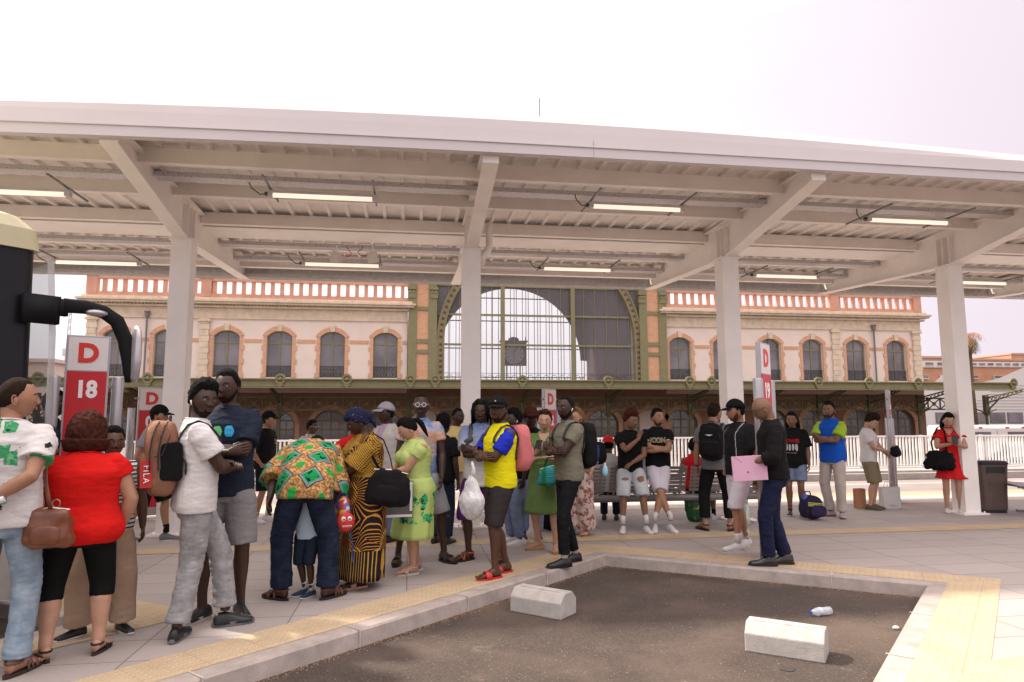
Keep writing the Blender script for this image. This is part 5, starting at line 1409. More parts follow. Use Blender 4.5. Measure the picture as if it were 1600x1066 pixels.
    # ---------------- shoes
    if shoes:
        kind=shoes[0]; m=shoes[1]; sole=shoes[2] if len(shoes)>2 else m; big=1.0 if sex=='m' else .93
        for q in (0,1):
            h_,K,A,fd,fz_=legs[q]; sdv=fd.cross(V(0,0,1)); g0=V(A.x,A.y,fz_); S_=s*big; e=MB()
            tilt=feet[q][4] if len(feet[q])>4 else 0
            def fp(o,u,z_): return g0+fd*(o*S_)+sdv*(u*S_)+V(0,0,z_*S_+max(0,o)*0)
            def ringx(o,w,z0_,h_t,nn=16):
                out=[]
                for i in range(nn):
                    a=2*PI*i/nn; ca,sa=math.cos(a),math.sin(a); out.append(fp(o,w*abs(ca)**.8*(1 if ca>0 else -1),z0_+(h_t*sa if sa>0 else .006*sa)))
                return out
            if kind in('sneaker','boot','chunky'):
                hh=1.0 if kind!='boot' else 1.25
                e.rings([ringx(-.078,.018,.03,.035),ringx(-.07,.032,.022,.062*hh),ringx(-.045,.037,.02,.080*hh),ringx(0,.038,.02,.085*hh),ringx(.035,.039,.02,.072*hh),ringx(.075,.042,.02,.054),ringx(.12,.046,.02,.040),ringx(.16,.044,.02,.033),ringx(.185,.032,.02,.026),ringx(.197,.014,.022,.015)])
                sh_=add('shoe',e,m); e=MB(); th=.024 if kind!='chunky' else .034
                out=[]
                for z_,kk in ((0,.96),(th*.5,1.02),(th,1.0)):
                    rr=[]
                    for i in range(28):
                        a=2*PI*i/28; ca,sa=math.cos(a),math.sin(a); o=.058+.147*ca*kk; w=(.040+.008*ca)*kk*abs(sa)**.7*(1 if sa>0 else -1); rr.append(fp(o,w,z_+(.006 if ca>.8 and z_==0 else 0)))
                    out.append(rr)
                e.rings(out); e.build('sole',sole,sh_,smooth=False)
                if len(shoes)>3 and shoes[3]:
                    e=MB(); 
                    for i in range(4): o=.035+.022*i; z_=.090-.012*i-.0; e.tube([fp(o,-.022,z_-.010),fp(o+.004,0,z_+.004),fp(o,.022,z_-.010)],.0028,5)
                    e.build('laces',shoes[3],sh_)
            else:
                th=.022
                out=[]
                for z_,kk in ((0,1.),(th,1.02)):
                    rr=[]
                    for i in range(28):
                        a=2*PI*i/28; ca,sa=math.cos(a),math.sin(a); o=.062+.142*ca*kk; w=(.040+.009*ca)*kk*abs(sa)**.7*(1 if sa>0 else -1); rr.append(fp(o,w,z_))
                    out.append(rr)
                e.rings(out); sh_=add('sandal_sole',e,sole,smooth=False); e=MB()
                def strap(o0,o1,z_,w,rad_=.012):
                    pts_=[]
                    for i in range(11):
                        a=PI*i/10; pts_.append(fp(o0+(o1-o0)*i/10,w*math.cos(a),.02+z_*math.sin(a)))
                    e.tube(pts_,[(rad_*S_,.003)]*11,8,ref=fd)
                if kind=='slide': strap(.085,.085,.062,.050,.032)
                elif kind=='flat': 
                    e.rings([ringx(-.078,.018,.02,.02),ringx(-.06,.034,.015,.05),ringx(-.02,.038,.012,.04),ringx(.05,.042,.012,.035),ringx(.11,.046,.012,.040),ringx(.16,.040,.012,.03),ringx(.20,.012,.014,.014)])
                else:
                    strap(.12,.10,.052,.048,.014); strap(.05,.09,.068,.046,.010); strap(.09,.03,.075,.044,.009)
                    pts_=[]
                    for i in range(13):
                        a=2*PI*i/12; pts_.append(fp(-.005+.062*-math.cos(a)*.85-.006,.044*math.sin(a),.082))
                    e.tube(pts_,[(.009*S_,.004)]*13,6,ref=(0,0,1),cap=False)
                e.build('strap',m,sh_,smooth=True)
            if len(shoes)>4 and shoes[4]:
                e=MB(); e.tube([A+V(0,0,-.02*s),A+V(0,0,.05*s),A+(K-A).normalized()*.085*s],[.037*s,.036*s,.039*s],14); add('sock',e,shoes[4])
    return P
def to_world(P,co): return P.loc+Matrix.Rotation(P.rz,3,'Z')@Vector(co)
def stick(P,o,mesh_o,dirv,depth=.004,name=None):
    """lay a decal mesh on garment surface: rays along dirv (local)"""
def decal(P,name,me,m,z,x=0.,back=False,ang=0.,target=None,lift=.003,parent=None,side=0.):
    """me lies in xy plane (text plane) centred at 0; wrapped on the garment at height z (nominal)"""
    tgt=(target or P.top); bvh=BVHTree.FromPolygons([v.co.copy() for v in tgt.data.vertices],[tuple(p.vertices) for p in tgt.data.polygons])
    c,R=P.at_z(z*P.s); sg=-1 if not back else 1
    Ra=Matrix.Rotation(side,3,'Z')
    d0=R@(Ra@V(0,-sg,0)); 
    for v in me.vertices:
        u,w=v.co.x*(1 if not back else -1)+x,v.co.y
        pt=c+R@(Ra@V(u,sg*.6,w)); hit=bvh.ray_cast(pt,d0,1.5)
        v.co=(hit[0]-d0*lift) if hit[0] is not None else pt-d0*(-.45)
    me.materials.clear(); me.materials.append(m)
    o=bpy.data.objects.new(name,me); C.objects.link(o); o.parent=parent or P.r
    return o
def grid_mesh(w,h,nx=8,ny=8,shape=None):
    mb=MB(); vs=[(w*(i/nx-.5),h*(j/ny-.5),0) for j in range(ny+1) for i in range(nx+1)]
    fs=[(j*(nx+1)+i,j*(nx+1)+i+1,(j+1)*(nx+1)+i+1,(j+1)*(nx+1)+i) for j in range(ny) for i in range(nx)]
    if shape: fs=[f for f in fs if shape(sum(vs[k][0] for k in f)/4/w*2,sum(vs[k][1] for k in f)/4/h*2)]
    me=bpy.data.meshes.new('d'); me.from_pydata(vs,[],fs); me.update(); return me
def blob_mesh(w,h,n=14,seed=0):
    vs=[(0,0,0)]; rn=random.Random(seed)
    for ring_ in (.5,1.):
        for i in range(n):
            a=2*PI*i/n; k=ring_*(1+rn.uniform(-.18,.12)); vs.append((w/2*math.cos(a)*k,h/2*math.sin(a)*k,0))
    fs=[(0,1+i,1+(i+1)%n) for i in range(n)]+[(1+i,1+n+i,1+n+(i+1)%n,1+(i+1)%n) for i in range(n)]
    me=bpy.data.meshes.new('b'); me.from_pydata(vs,[],fs); me.update(); return me
def text_flat(t,h,bold=.0):
    me=text_mesh(t,h,bold); 
    return me
# ---------------------------------------------------------------- bags
def soft_box(name,w,d,h,m,parent=None,bulge=.35,nu=28,nv=18,noise_amp=.008,seed=0.,rot=None,loc=(0,0,0),bottom_flat=True,p=2.8):
    mb=MB(); vs=[]
    for dd in sph(nu,nv):
        q=[abs(c)**(2/p)*(1 if c>0 else -1) for c in dd]; v=V(q[0]*w/2,q[1]*d/2,q[2]*h/2)
        k=1+.10*(-q[2])*bulge; v.x*=k; v.y*=k
        v+=v.normalized()*noise_amp*noise.noise(v*14+V(seed,0,0))
        if rot is not None: v=rot@v
        vs.append(v+Vector(loc))
    mb.add(vs,sph_faces(nu,nv)); return mb.build(name,m,parent,smooth=True)
def backpack(P,label,m,m2=None,scale=1.,drop=0.,logo=None,shape=(.31,.17,.47),pocket=True,name='backpack',front=False,one=False,straps=True,extra=None):
    """hangs on the person's back, top level"""
    s=P.s; c,R=P.at_z((1.24-drop)*s); sg=1 if not front else -1
    rz=Matrix.Rotation(P.rz,3,'Z'); r=thing(name,label,'backpack'); 
    Rw=rz@R; r.matrix_world=Matrix.Translation(P.loc+rz@c)@Rw.to_4x4()
    w,d,h=[v*scale for v in shape]; yb=sg*(.13*s+d/2)
    soft_box('main_compartment',w,d,h,m,r,loc=(0,yb,0),seed=P.seed,nu=44,nv=30,noise_amp=.014,p=3.8)
    m2=m2 or m
    if pocket:
        soft_box('front_pocket',w*.82,d*.45,h*.48,m2,r,loc=(0,yb+sg*d*.47,-h*.16),seed=P.seed+4)
        e=MB(); e.tube([(x_*w*.36,yb+sg*(d*.71),-h*.02+.012*(1-x_*x_)) for x_ in (-1,-.5,0,.5,1)],.0035,6); e.tube([(w*.40*math.cos(a),yb+sg*d*.40,h*.12+h*.30*math.sin(a)) for a in [PI*i/12 for i in range(13)]],.004,6); e.build('zip',M_black,r)
    e=MB(); e.tube([(-.035,yb-sg*d*.25,h*.47),(-.03,yb-sg*d*.25,h*.56),(.03,yb-sg*d*.25,h*.56),(.035,yb-sg*d*.25,h*.47)],.007,8); e.build('grab_handle',M_black,r)
    if straps:
        top=P.top; bvh=BVHTree.FromPolygons([v.co.copy() for v in top.data.vertices],[tuple(p.vertices) for p in top.data.polygons])
        for q in ((1,-1) if not one else (one,)):
            pts=[]
            c0,_=P.at_z(1.25*s)
            Ri=R.inverted()
            path=[]
            for i in range(17):
                a=-.25*PI+1.3*PI*i/16     # from lower back over shoulder to front low
                x_=q*(.105+.03*math.sin(max(0,min(PI,a)))*0)*s
                dirv=V(0,math.cos(a)*sg,math.sin(a)); o_=V(x_+ (q*.05*s if a>PI*.85 or a<0 else 0),0,-.02*s)
                start=o_+dirv*.6; hit=bvh.ray_cast(c+R@start,R@(-dirv),1.2)
                if hit[0] is not None: path.append(Ri@(hit[0]-c)+dirv*.006)
            if len(path)>3: 
                e=MB(); e.tube(path,[(.030*s,.006)]*len(path),8,ref=(1,0,0)); e.build('strap',M_black,r,smooth=True)
    return r
def hang_bag(label,P,co,size,m,name='handbag',cat='bag',rot=0.,strap=None,strap_m=None,open_=False,tilt=0.,fn=None,noise_amp=.012,p=2.8,bulge=.6):
    """bag at local coordinates co of person P; strap: list of local points"""
    w=to_world(P,co); r=thing(name,label,cat,w,P.rz+math.radians(rot))
    Rt=Matrix.Rotation(tilt,3,'Y'); w_,d_,h_=size
    soft_box('bag_body',w_,d_,h_,m,r,bulge=1.6,seed=P.seed,rot=Rt,nu=44,nv=30,noise_amp=noise_amp*1.8,p=3.4)
    if w_>.2:
        for sg in (-1,1):
            soft_box('outer_pocket',w_*.62,d_*.3,h_*.45,m,r,bulge=1.,seed=P.seed+sg,rot=Rt,loc=Rt@V(0,sg*d_*.45,-h_*.14),noise_amp=noise_amp,p=4.)
        e=MB(); e.tube([Rt@V(w_*.40*k_/4,0,h_*.475+.006-.004*abs(k_)) for k_ in range(-4,5)],.006,6); e.build('zip',M_zinc,r)
    if strap:
        Rl=Matrix.Rotation(-math.radians(rot),3,'Z'); e=MB(); e.tube([Rl@(Vector(q)-Vector(co)) for q in strap],[(.013,.004)]*len(strap),8,ref=(1,0,0)); e.build('strap',strap_m or m,r,smooth=True)
    if fn: fn(r)
    return r
# ---------------------------------------------------------------- patterned cloths
def pat(name,fn,rough=.85):
    m=bpy.data.materials.new(name); t=NT(m); b=t.n['Principled BSDF']; b.inputs['Roughness'].default_value=rough
    sp=t.node('ShaderNodeSeparateXYZ'); t.link(t.coord(),sp.inputs[0]); t.x,t.y,t.z=sp.outputs
    t.link(fn(t),b.inputs['Base Color'])
    b.inputs['Specular IOR Level'].default_value=.15; bn=t.node('ShaderNodeBump',_Strength=.32,_Distance=.03); t.link(t.noise(9,4,.7,sc=(1,1,1.7)),bn.inputs['Height']); t.link(bn.outputs[0],b.inputs['Normal']); return m
def p_stripes(c1,c2,w,axis='z',duty=.5):
    def f(t):
        v=t.z if axis=='z' else t.x
        return t.mix(t.math('LESS_THAN',t.math('FRACT',t.math('DIVIDE',v,w)),duty),c1,c2)
    return f
def p_speck(c1,c2,scale,th):
    def f(t): return t.mix(t.ramp(t.noise(scale,3,.7),[(th,0.),(th+.03,1.)]),c1,c2)
    return f
def p_blocks(t):
    v=t.node('ShaderNodeTexVoronoi',distance='CHEBYCHEV'); v.inputs['Scale'].default_value=8.; v.inputs['Randomness'].default_value=1.
    t.link(t.coord((1,.5,.85)),v.inputs['Vector'])
    sc=t.node('ShaderNodeSeparateXYZ'); t.link(v.outputs['Color'],sc.inputs[0])
    blk=t.math('MULTIPLY',t.math('LESS_THAN',t.math('ADD',v.outputs['Distance'],t.math('MULTIPLY',t.noise(18,3,.6),.28)),.43),t.math('GREATER_THAN',sc.outputs[0],.45))
    g_=t.ramp(t.noise(30,2,.5),[(.4,(.05,.30,.12)),(.6,(.16,.46,.24))],'CONSTANT')
    c=t.mix(blk,(.60,.58,.57),g_)
    v2=t.node('ShaderNodeTexVoronoi'); v2.inputs['Scale'].default_value=9; t.link(t.coord((1,.5,1)),v2.inputs['Vector'])
    sc2=t.node('ShaderNodeSeparateXYZ'); t.link(v2.outputs['Color'],sc2.inputs[0])
    sp_=t.math('MULTIPLY',t.math('LESS_THAN',t.math('ADD',v2.outputs['Distance'],t.math('MULTIPLY',t.noise(60,2,.6),.45)),.40),t.math('GREATER_THAN',sc2.outputs[1],.62))
    return t.mix(sp_,c,(.02,.02,.025))
def p_diamonds(t):
    base=t.mix(t.ramp(t.noise(38,3,.6),[(.45,0.),(.52,1.)]),(.50,.36,.17),(.33,.14,.035))
    a=.9; zz=t.math('SUBTRACT',t.math('MULTIPLY',t.z,.55),t.math('MULTIPLY',t.y,.95)); u=t.math('ADD',t.math('MULTIPLY',t.x,math.cos(a)),t.math('MULTIPLY',zz,math.sin(a))); v=t.math('SUBTRACT',t.math('MULTIPLY',zz,math.cos(a)),t.math('MULTIPLY',t.x,math.sin(a)))
    fu=t.math('ABSOLUTE',t.math('SUBTRACT',t.math('FRACT',t.math('DIVIDE',u,.17)),.5)); fv=t.math('ABSOLUTE',t.math('SUBTRACT',t.math('FRACT',t.math('DIVIDE',v,.19)),.5))
    d=t.math('MAXIMUM',t.math('MULTIPLY',fu,1.1),fv)
    ck=t.math('ABSOLUTE',t.math('MODULO',t.math('ADD',t.math('FLOOR',t.math('DIVIDE',u,.17)),t.math('FLOOR',t.math('DIVIDE',v,.19))),2.)); d=t.math('ADD',d,t.math('MULTIPLY',t.math('GREATER_THAN',ck,.5),2.))
    dd_=t.math('SQRT',t.math('ADD',t.math('MULTIPLY',fu,fu),t.math('MULTIPLY',fv,fv))); base=t.mix(t.math('MULTIPLY',t.math('GREATER_THAN',ck,.5),t.math('LESS_THAN',dd_,.2)),base,(.02,.33,.06))
    c=t.mix(t.math('LESS_THAN',d,.46),base,(.01,.012,.02)); c=t.mix(t.math('LESS_THAN',d,.42),c,(.19,.24,.26)); c=t.mix(t.math('LESS_THAN',d,.31),c,(.01,.28,.07))
    c=t.mix(t.math('MULTIPLY',t.math('LESS_THAN',d,.26),t.math('GREATER_THAN',t.noise(22,2,.5),.55)),c,(.004,.02,.045))
    return c
def p_rays(t):
    v=t.node('ShaderNodeTexVoronoi'); v.inputs['Scale'].default_value=3.3; mp=t.coord((1,.35,.8)); t.link(mp,v.inputs['Vector'])
    s1=t.node('ShaderNodeVectorMath',operation='SUBTRACT'); t.link(mp,s1.inputs[0]); t.link(v.outputs['Position'],s1.inputs[1])
    sp=t.node('ShaderNodeSeparateXYZ'); t.link(s1.outputs[0],sp.inputs[0])
    an=t.math('ARCTAN2',sp.outputs[0],sp.outputs[2]); d=t.math('MULTIPLY',v.outputs['Distance'],1.)
    ray=t.math('GREATER_THAN',t.math('SINE',t.math('MULTIPLY',an,38.)),.70)
    c=t.mix(ray,(.014,.010,.012),(.50,.22,.03))
    ringm=t.math('LESS_THAN',t.math('ABSOLUTE',t.math('SUBTRACT',d,.31)),.05)
    dots=t.math('GREATER_THAN',t.math('SINE',t.math('MULTIPLY',t.math('ADD',t.x,t.z),190.)),.1)
    c=t.mix(ringm,c,t.mix(dots,(.55,.30,.05),(.03,.012,.01)))
    c=t.mix(t.math('LESS_THAN',d,.085),c,(.22,.02,.012)); c=t.mix(t.math('LESS_THAN',d,.035),c,(.30,.22,.08))
    hs_=t.math('LESS_THAN',t.math('FRACT',t.math('DIVIDE',t.math('ADD',t.x,t.math('MULTIPLY',t.y,.9)),.034)),.28)
    c=t.mix(t.math('LESS_THAN',t.z,.36),c,t.mix(hs_,(.012,.011,.016),(.42,.24,.04)))
    dt=t.math('GREATER_THAN',t.math('MULTIPLY',t.math('SINE',t.math('MULTIPLY',t.math('ADD',t.x,t.y),230.)),t.math('SINE',t.math('MULTIPLY',t.z,230.))),-.12)
    nz=t.ramp(t.noise(5,3,.5),[(.42,0.),(.46,1.)])
    c=t.mix(t.math('MULTIPLY',t.math('GREATER_THAN',t.z,1.02),nz),c,t.mix(dt,(.03,.014,.008),(.44,.25,.035)))
    return c
def p_floral(t):
    n=t.ramp(t.noise(14,4,.62),[(.50,0.),(.54,1.)]); n2=t.ramp(t.noise(33,3,.6),[(.55,0.),(.6,1.)])
    return t.mix(t.math('MULTIPLY',n,t.math('SUBTRACT',1.,t.math('MULTIPLY',n2,.6))),(.58,.47,.43),(.27,.10,.08))
def p_ombre(z0_,z1_,c0,c1):
    def f(t): return t.ramp(t.math('DIVIDE',t.math('SUBTRACT',t.z,z0_),z1_-z0_),[(0.,c0),(1.,c1)])
    return f
def p_open(cin,cout,w,piping=None):
    def f(t):
        d=t.math('ABSOLUTE',t.math('ADD',t.x,t.math('MULTIPLY',t.math('SUBTRACT',t.z,1.1),.02))); front=t.math('LESS_THAN',t.y,.02)
        k=t.math('MULTIPLY',t.math('LESS_THAN',d,w),front); cc=cout
        if piping: cc=t.mix(t.math('MULTIPLY',front,t.math('LESS_THAN',t.math('ABSOLUTE',t.math('SUBTRACT',d,w+.03)),.004)),cout,piping)
        ci=cin(t) if callable(cin) else cin
        return t.mix(k,cc,ci)
    return f
def p_denim(c,fade,kz):
    def f(t):
        n=t.noise(9,4,.65); b=t.math('MULTIPLY',t.ramp(n,[(.35,.0),(.7,.65)]),1.)
        return t.mix(b,c,fade)
    return f
def denim(name,c,fade): return pat(name,p_denim(c,fade,0),.8)
cW=cloth('white_cotton',(.62,.60,.59),.04); cK=cloth('black_cotton',(.007,.007,.008),.2); cN=cloth('navy_cotton',(.014,.020,.036),.15); cG=cloth('grey_cotton',(.16,.155,.16)); 
jl=denim('light_denim',(.16,.23,.31),(.38,.45,.50)); jg=denim('grey_washed_denim',(.21,.21,.22),(.46,.45,.46)); jd=denim('dark_denim',(.007,.011,.025),(.025,.038,.075)); jk=denim('black_denim',(.006,.006,.007),(.018,.018,.02)); jb=denim('blue_denim',(.13,.17,.27),(.25,.30,.42))
sW=mat('white_shoe',(.62,.60,.59),.5,var=.05,scale=20); sK=mat('black_shoe',(.012,.012,.013),.45,var=.2); sG=mat('grey_sole',(.13,.13,.135),.6); lac=mat('laces',(.5,.5,.5),.7); lacK=mat('dark_laces',(.02,.02,.02),.7)
def HT(foot,htop,cap=0):
    p=at(*foot); return onY(htop[0],htop[1],p.y).z-cap
def pp_(label,foot,htop,face,cap=0.,**k):
    H=k.pop('H',None) or HT(foot,htop,cap); print('%-40s H=%.2f'%(label[:40],H)); return person(label,foot,face,H=H,**k)
TEE=dict(hem=.86,ease=.020,sleeve=.55,sflare=.008)
# ---- P6 man in white tee with brown backpack
whiteT=pp_('man in white t-shirt and grey washed jeans with brown backpack, looking back at the camera',(296,992),(315,597),100,skin='dark',head=(-72,3,4),twist=-6,lean=-1,
 feet=((.07,-.26,-4),(-.10,.10,60)),armL={'t':(-.06,-.22,1.16),'h':(1,-.2,-.9)},armR={'t':(.04,-.25,1.13),'h':(-1,-.1,-.9)},hair=('afro','black'),beard=.004,
 top=dict(m=cW,hem=.84,ease=.028,sleeve=.62,sflare=.012,amp=.008),bottom=dict(kind='trousers',m=jg,len=.97,ease=.022,amp=.011,bunch=.02),shoes=('chunky',sK,sG,lacK),extras=(('earbud',-1),),vox=.0095,fat=1.0)
bp=backpack(whiteT,'brown canvas backpack with black panel worn by the man in the white tee',cloth('brown_canvas',(.22,.105,.065),.18),cloth('brown_canvas2',(.19,.09,.055),.18),1.08,0.02,shape=(.33,.20,.50))
soft_box('black_side_panel',.03,.15,.27,cK,bp,loc=(-.168,.19,-.02),p=6.); soft_box('side_pocket',.05,.16,.18,cloth('brown_canvas2',(.19,.09,.055),.18),bp,loc=(-.15,.24,-.17))
for dy in (0,-.055):
    e=MB(); e.tube([(-.10,.27+dy,.262),(-.155,.29+dy,.235),(-.182,.315+dy,.16),(-.187,.33+dy,.04),(-.185,.325+dy,-.08)],.006,6); e.build('zip',M_black,bp)
e=MB(); e.tube([(-.186,.30,.02),(-.188,.25,.03),(-.186,.20,.17)],.004,6); e.build('seam',M_black,bp)
lm=text_mesh('FILA',.040,0.,0.,1.25); lm.transform(Matrix.Translation((-.178,.345,-.10))@Matrix.Rotation(-PI/2,4,'Z')@Matrix.Rotation(PI/2,4,'X')@Matrix.Rotation(-PI/2,4,'Z')); lm.materials.clear(); lm.materials.append(M_whtxt)
e=MB(); e.box((-.165,.345,-.10),(.018,.075,.19)); rp=e.build('red_patch',mat('patch_red',(.42,.02,.02),.7),bp); o=bpy.data.objects.new('lettering',lm); C.objects.link(o); o.parent=rp
me_=blob_mesh(.075,.03); decal(whiteT,'phone_in_pocket',grid_mesh(.075,.05),M_black,.90,.09,back=True,side=.2,lift=.006)
# ---- P7 tall man navy tee
p=pp_('tall man in navy t-shirt with blue cartoon print, arms crossed, behind the white t-shirt man',(346,964),(338,577),-14,skin='dark',head=(-12,0,0),armL='crossA',armR='crossB',hair=('short','black'),beard=.003,fat=.96,side=-3,
 top=dict(m=cN,hem=.84,ease=.024,sleeve=.75,sflare=.012),bottom=dict(kind='shorts',m=cloth('grey_sweat',(.20,.19,.195)),len=.50,ease=.03,flare=.015),shoes=('chunky',sK,mat('pale_sole',(.5,.45,.42),.6),lacK),feet=((.11,.05,25),(-.12,-.05,-25)),
 extras=(('necklace',mat('pale_chain',(.5,.42,.28),.4,.5),.02,.003),),vox=.0095)
for dx,c in ((-.045,(.10,.45,.16)),(.045,(.02,.35,.62))):
    decal(p,'print',blob_mesh(.07,.10,12,3),mat('print%s'%dx,c,.6),1.30,dx)
# ---- P3 woman in red
red=pp_('heavy woman in bright red top and black knee length leggings, seen from behind',(113,1026),(145,652),176,sex='f',fat=1.62,deep=1.6,skin='light',head=(-12,4,0),hair=('shag','auburn'),side=1.5,
 feet=((.17,.03,22),(-.16,.0,-22)),armL={'t':(.24,-.20,1.0),'h':(1,.5,-.3)},armR={'t':(-.26,-.10,.90),'h':(-1,.6,0)},
 top=dict(m=cloth('red_jersey',(.58,.010,.008),.08),hem=.82,ease=.024,sleeve=.36,boxy=.12,amp=.008),bottom=dict(kind='shorts',m=cloth('black_leggings',(.006,.006,.006),.2),len=.62,ease=.012,amp=.003),shoes=('barestrap',sK,mat('brown_sole',(.03,.018,.014),.6)),vox=.0105)
MT=mat('brown_leather',(.15,.045,.018),.4,var=.25,scale=15,coat=.2)
hang_bag('brown leather shoulder bag with buckled strap under the arm of the woman in red',red,(.15,.29,.88),(.27,.13,.25),MT,'shoulder_bag','bag',-12,strap=[(.15,.30,1.0),(.17,.28,1.08),(.19,.26,1.16),(.20,.215,1.25),(.175,.16,1.33),(.17,.06,1.375),(.18,-.08,1.34),(.20,-.10,1.32)],
 fn=lambda r:(lambda e:(e.tube([(.09*math.cos(a)*.25,-.0-.09,.14+.025*math.sin(a)) for a in [2*PI*i/14 for i in range(15)]],.004,6),e.build('buckle_ring',mat('brass',(.5,.42,.3),.3,.9),r)))(MB()))
# ---- P4 striped tee behind
pp_('person in navy and white striped top, half hidden behind the woman in red',(157,990),(162,668),12,sex='f',skin='brown',fat=1.15,hair=('short','black'),armL={'t':(.27,-.06,.86),'h':(1,.6,0)},armR='front',
 top=dict(m=pat('striped_jersey',p_stripes((.60,.58,.58),(.02,.03,.06),.030,duty=.4)),hem=.86,ease=.02,sleeve=.6),bottom=dict(kind='trousers',m=cloth('beige_twill',(.38,.27,.19)),len=.985,ease=.028,flare=.02,bunch=.015),shoes=('sneaker',sK,sW,lac),feet=((.15,-.05,12),(-.17,.02,-70)))
# ---- P1 left man
p1=pp_('man in white t-shirt with green and black print at the left edge',(-14,1058),(-2,588),165,skin='tan',head=(-72,0,0),hair=('buzz','dbrown'),feet=((.12,0,10),(-.12,.02,-25)),
 armR={'t':(.04,.20,1.02),'h':(-1,.7,-.3)},armL={'t':(.2,-.2,1.0),'h':(1,.4,0)},top=dict(m=pat('green_print_cotton',p_blocks),hem=.86,ease=.026,sleeve=.62,sflare=.012,amp=.010),bottom=dict(kind='trousers',m=jl,len=.985,ease=.018,amp=.010,bunch=.02),shoes=('sandal',mat('tan_strap',(.12,.07,.05),.6),mat('brown_sole',(.03,.018,.014),.6)),vox=.0095)
decal(p1,'jeans_pocket',grid_mesh(.15,.16),jl,.84,-.085,back=True,target=p1.bottom,lift=.006); decal(p1,'phone',grid_mesh(.085,.035),M_black,.915,-.085,back=True,target=p1.bottom,lift=.009)
w=to_world(p1,(.10,.24,.99*p1.s)); r=thing('paper_roll','white rolled paper held behind the back of the man with the green print tee','paper roll',w,p1.rz); e=MB(); e.tube([(-.16,0,.05),(.14,.02,-.06)],.02,14); e.build('roll',mat('paper_white',(.66,.64,.68),.7,var=.04),r)
# ---- P2 navy behind P1 with blue backpack
p2=pp_('man in navy shirt mostly hidden behind the man with the green print tee',(60,905),(34,580),60,H=1.86,skin='brown',hair=('short','black'),armR='hang',top=dict(m=cN,hem=.86,ease=.024,sleeve=.7),bottom=dict(kind='trousers',m=cloth('tan_twill',(.33,.22,.14)),len=.97,ease=.02),shoes=('sneaker',sW,sW,lac))
backpack(p2,'bright blue backpack at left between the two posts and the bus',cloth('royal_nylon',(.02,.035,.22)),None,.95)
# ---- P5 walker
p=pp_('bearded man in grey t-shirt, black shorts and black cap walking right behind the brown backpack',(228,848),(243,632),72,cap=.02,skin='tan',head=(5,4,0),hair=('buzz','black'),beard=.009,lean=4,feet=((.09,-.22,0),(-.09,.26,0,.03)),armL='hangf',armR='back',
 top=dict(m=cloth('heather_grey',(.26,.26,.28)),hem=.86,ease=.024,sleeve=.62),bottom=dict(kind='shorts',m=cK,len=.52,ease=.026,flare=.02),shoes=('sneaker',mat('grey_canvas',(.12,.12,.125),.8),sW,lac,cK),extras=(('cap',cK,0),))
# ---- P8
p=pp_('slim young man in black clothes and black cap left of the bending man',(411,816),(411,642),62,cap=.02,skin='tan',head=(20,0,0),hair=('buzz','dbrown'),top=dict(m=cK,hem=.84,ease=.03,sleeve=.72,sflare=.015),bottom=dict(kind='shorts',m=cK,len=.50,ease=.028,flare=.015),shoes=('chunky',sW,sW,lac,cW),feet=((.13,0,20),(-.13,.05,-20)),extras=(('cap',cK,10,),),armL='hang',armR='pocket')
decal(p,'print',text_flat('CALI',.035),M_whtxt,1.30,.03); decal(p,'print',text_flat('1982',.03),M_whtxt,1.25,.03)
# ---- P9
pp_('person in white speckled t-shirt and pale sunglasses standing beyond the bending man',(482,800),(482,657),35,skin='brown',head=(25,0,0),hair=('short','black'),top=dict(m=pat('speckled_cotton',p_speck((.58,.56,.55),(.05,.05,.05),42,.55)),hem=.86,ease=.02,sleeve=.7),bottom=dict(kind='trousers',m=cK,len=.95),shoes=('sneaker',sW,sW),armL='hangf',armR='hangf',extras=(('glasses',mat('pale_frame',(.6,.58,.55),.3,var=0),'sq'),),vox=.013)
# ---- P10 bending man
b10=pp_('man bending over in tan african print shirt with green diamonds and dark jeans',(474,936),(474,560),172,H=1.84,skin='dark',hair=('buzz','black'),fat=1.02,lean=74,hipoff=(0,.10),head=(0,55,0),feet=((.18,.0,55),(-.20,.02,-42)),
 armL={'t':(.30,-.25,.85),'h':(.9,.6,0),'abs':0},armR={'t':(-.16,-.48,1.00),'h':(-.9,.5,0)},top=dict(m=pat('african_print',p_diamonds),hem=.82,ease=.055,sleeve=1.25,sflare=.03,amp=.016,boxy=.9),bottom=dict(kind='trousers',m=jd,len=.985,ease=.030,flare=.004,amp=.012,bunch=.02,waist=1.0),shoes=('sandal',mat('brown_strap',(.12,.045,.02),.5),sK),vox=.0105)
for dx in (-.10,.10): decal(b10,'jeans_pocket',grid_mesh(.15,.17,8,8,lambda x,y:not(y<-.6 and abs(x)>1.0+ (y+.6)*1.2)),denim('pocket_denim',(.012,.018,.038),(.028,.04,.075)),.83,dx,back=True,target=b10.bottom,lift=.006)
# ---- P11 child
pp_('small child in blue sneakers standing in front of the bending man, legs showing between his',(479,932),(479,700),-20,H=1.10,skin='dark',hair=('short','black'),head=(0,20,0),top=dict(m=cloth('pale_blue_cotton',(.40,.50,.60)),hem=.80,ease=.02,sleeve=.7),bottom=dict(kind='shorts',m=cN,len=.56,ease=.02,flare=.01),shoes=('sneaker',mat('blue_canvas',(.02,.035,.08),.8),sW,lac,cW),feet=((.06,0,-25),(-.06,.08,-40)),vox=.009)
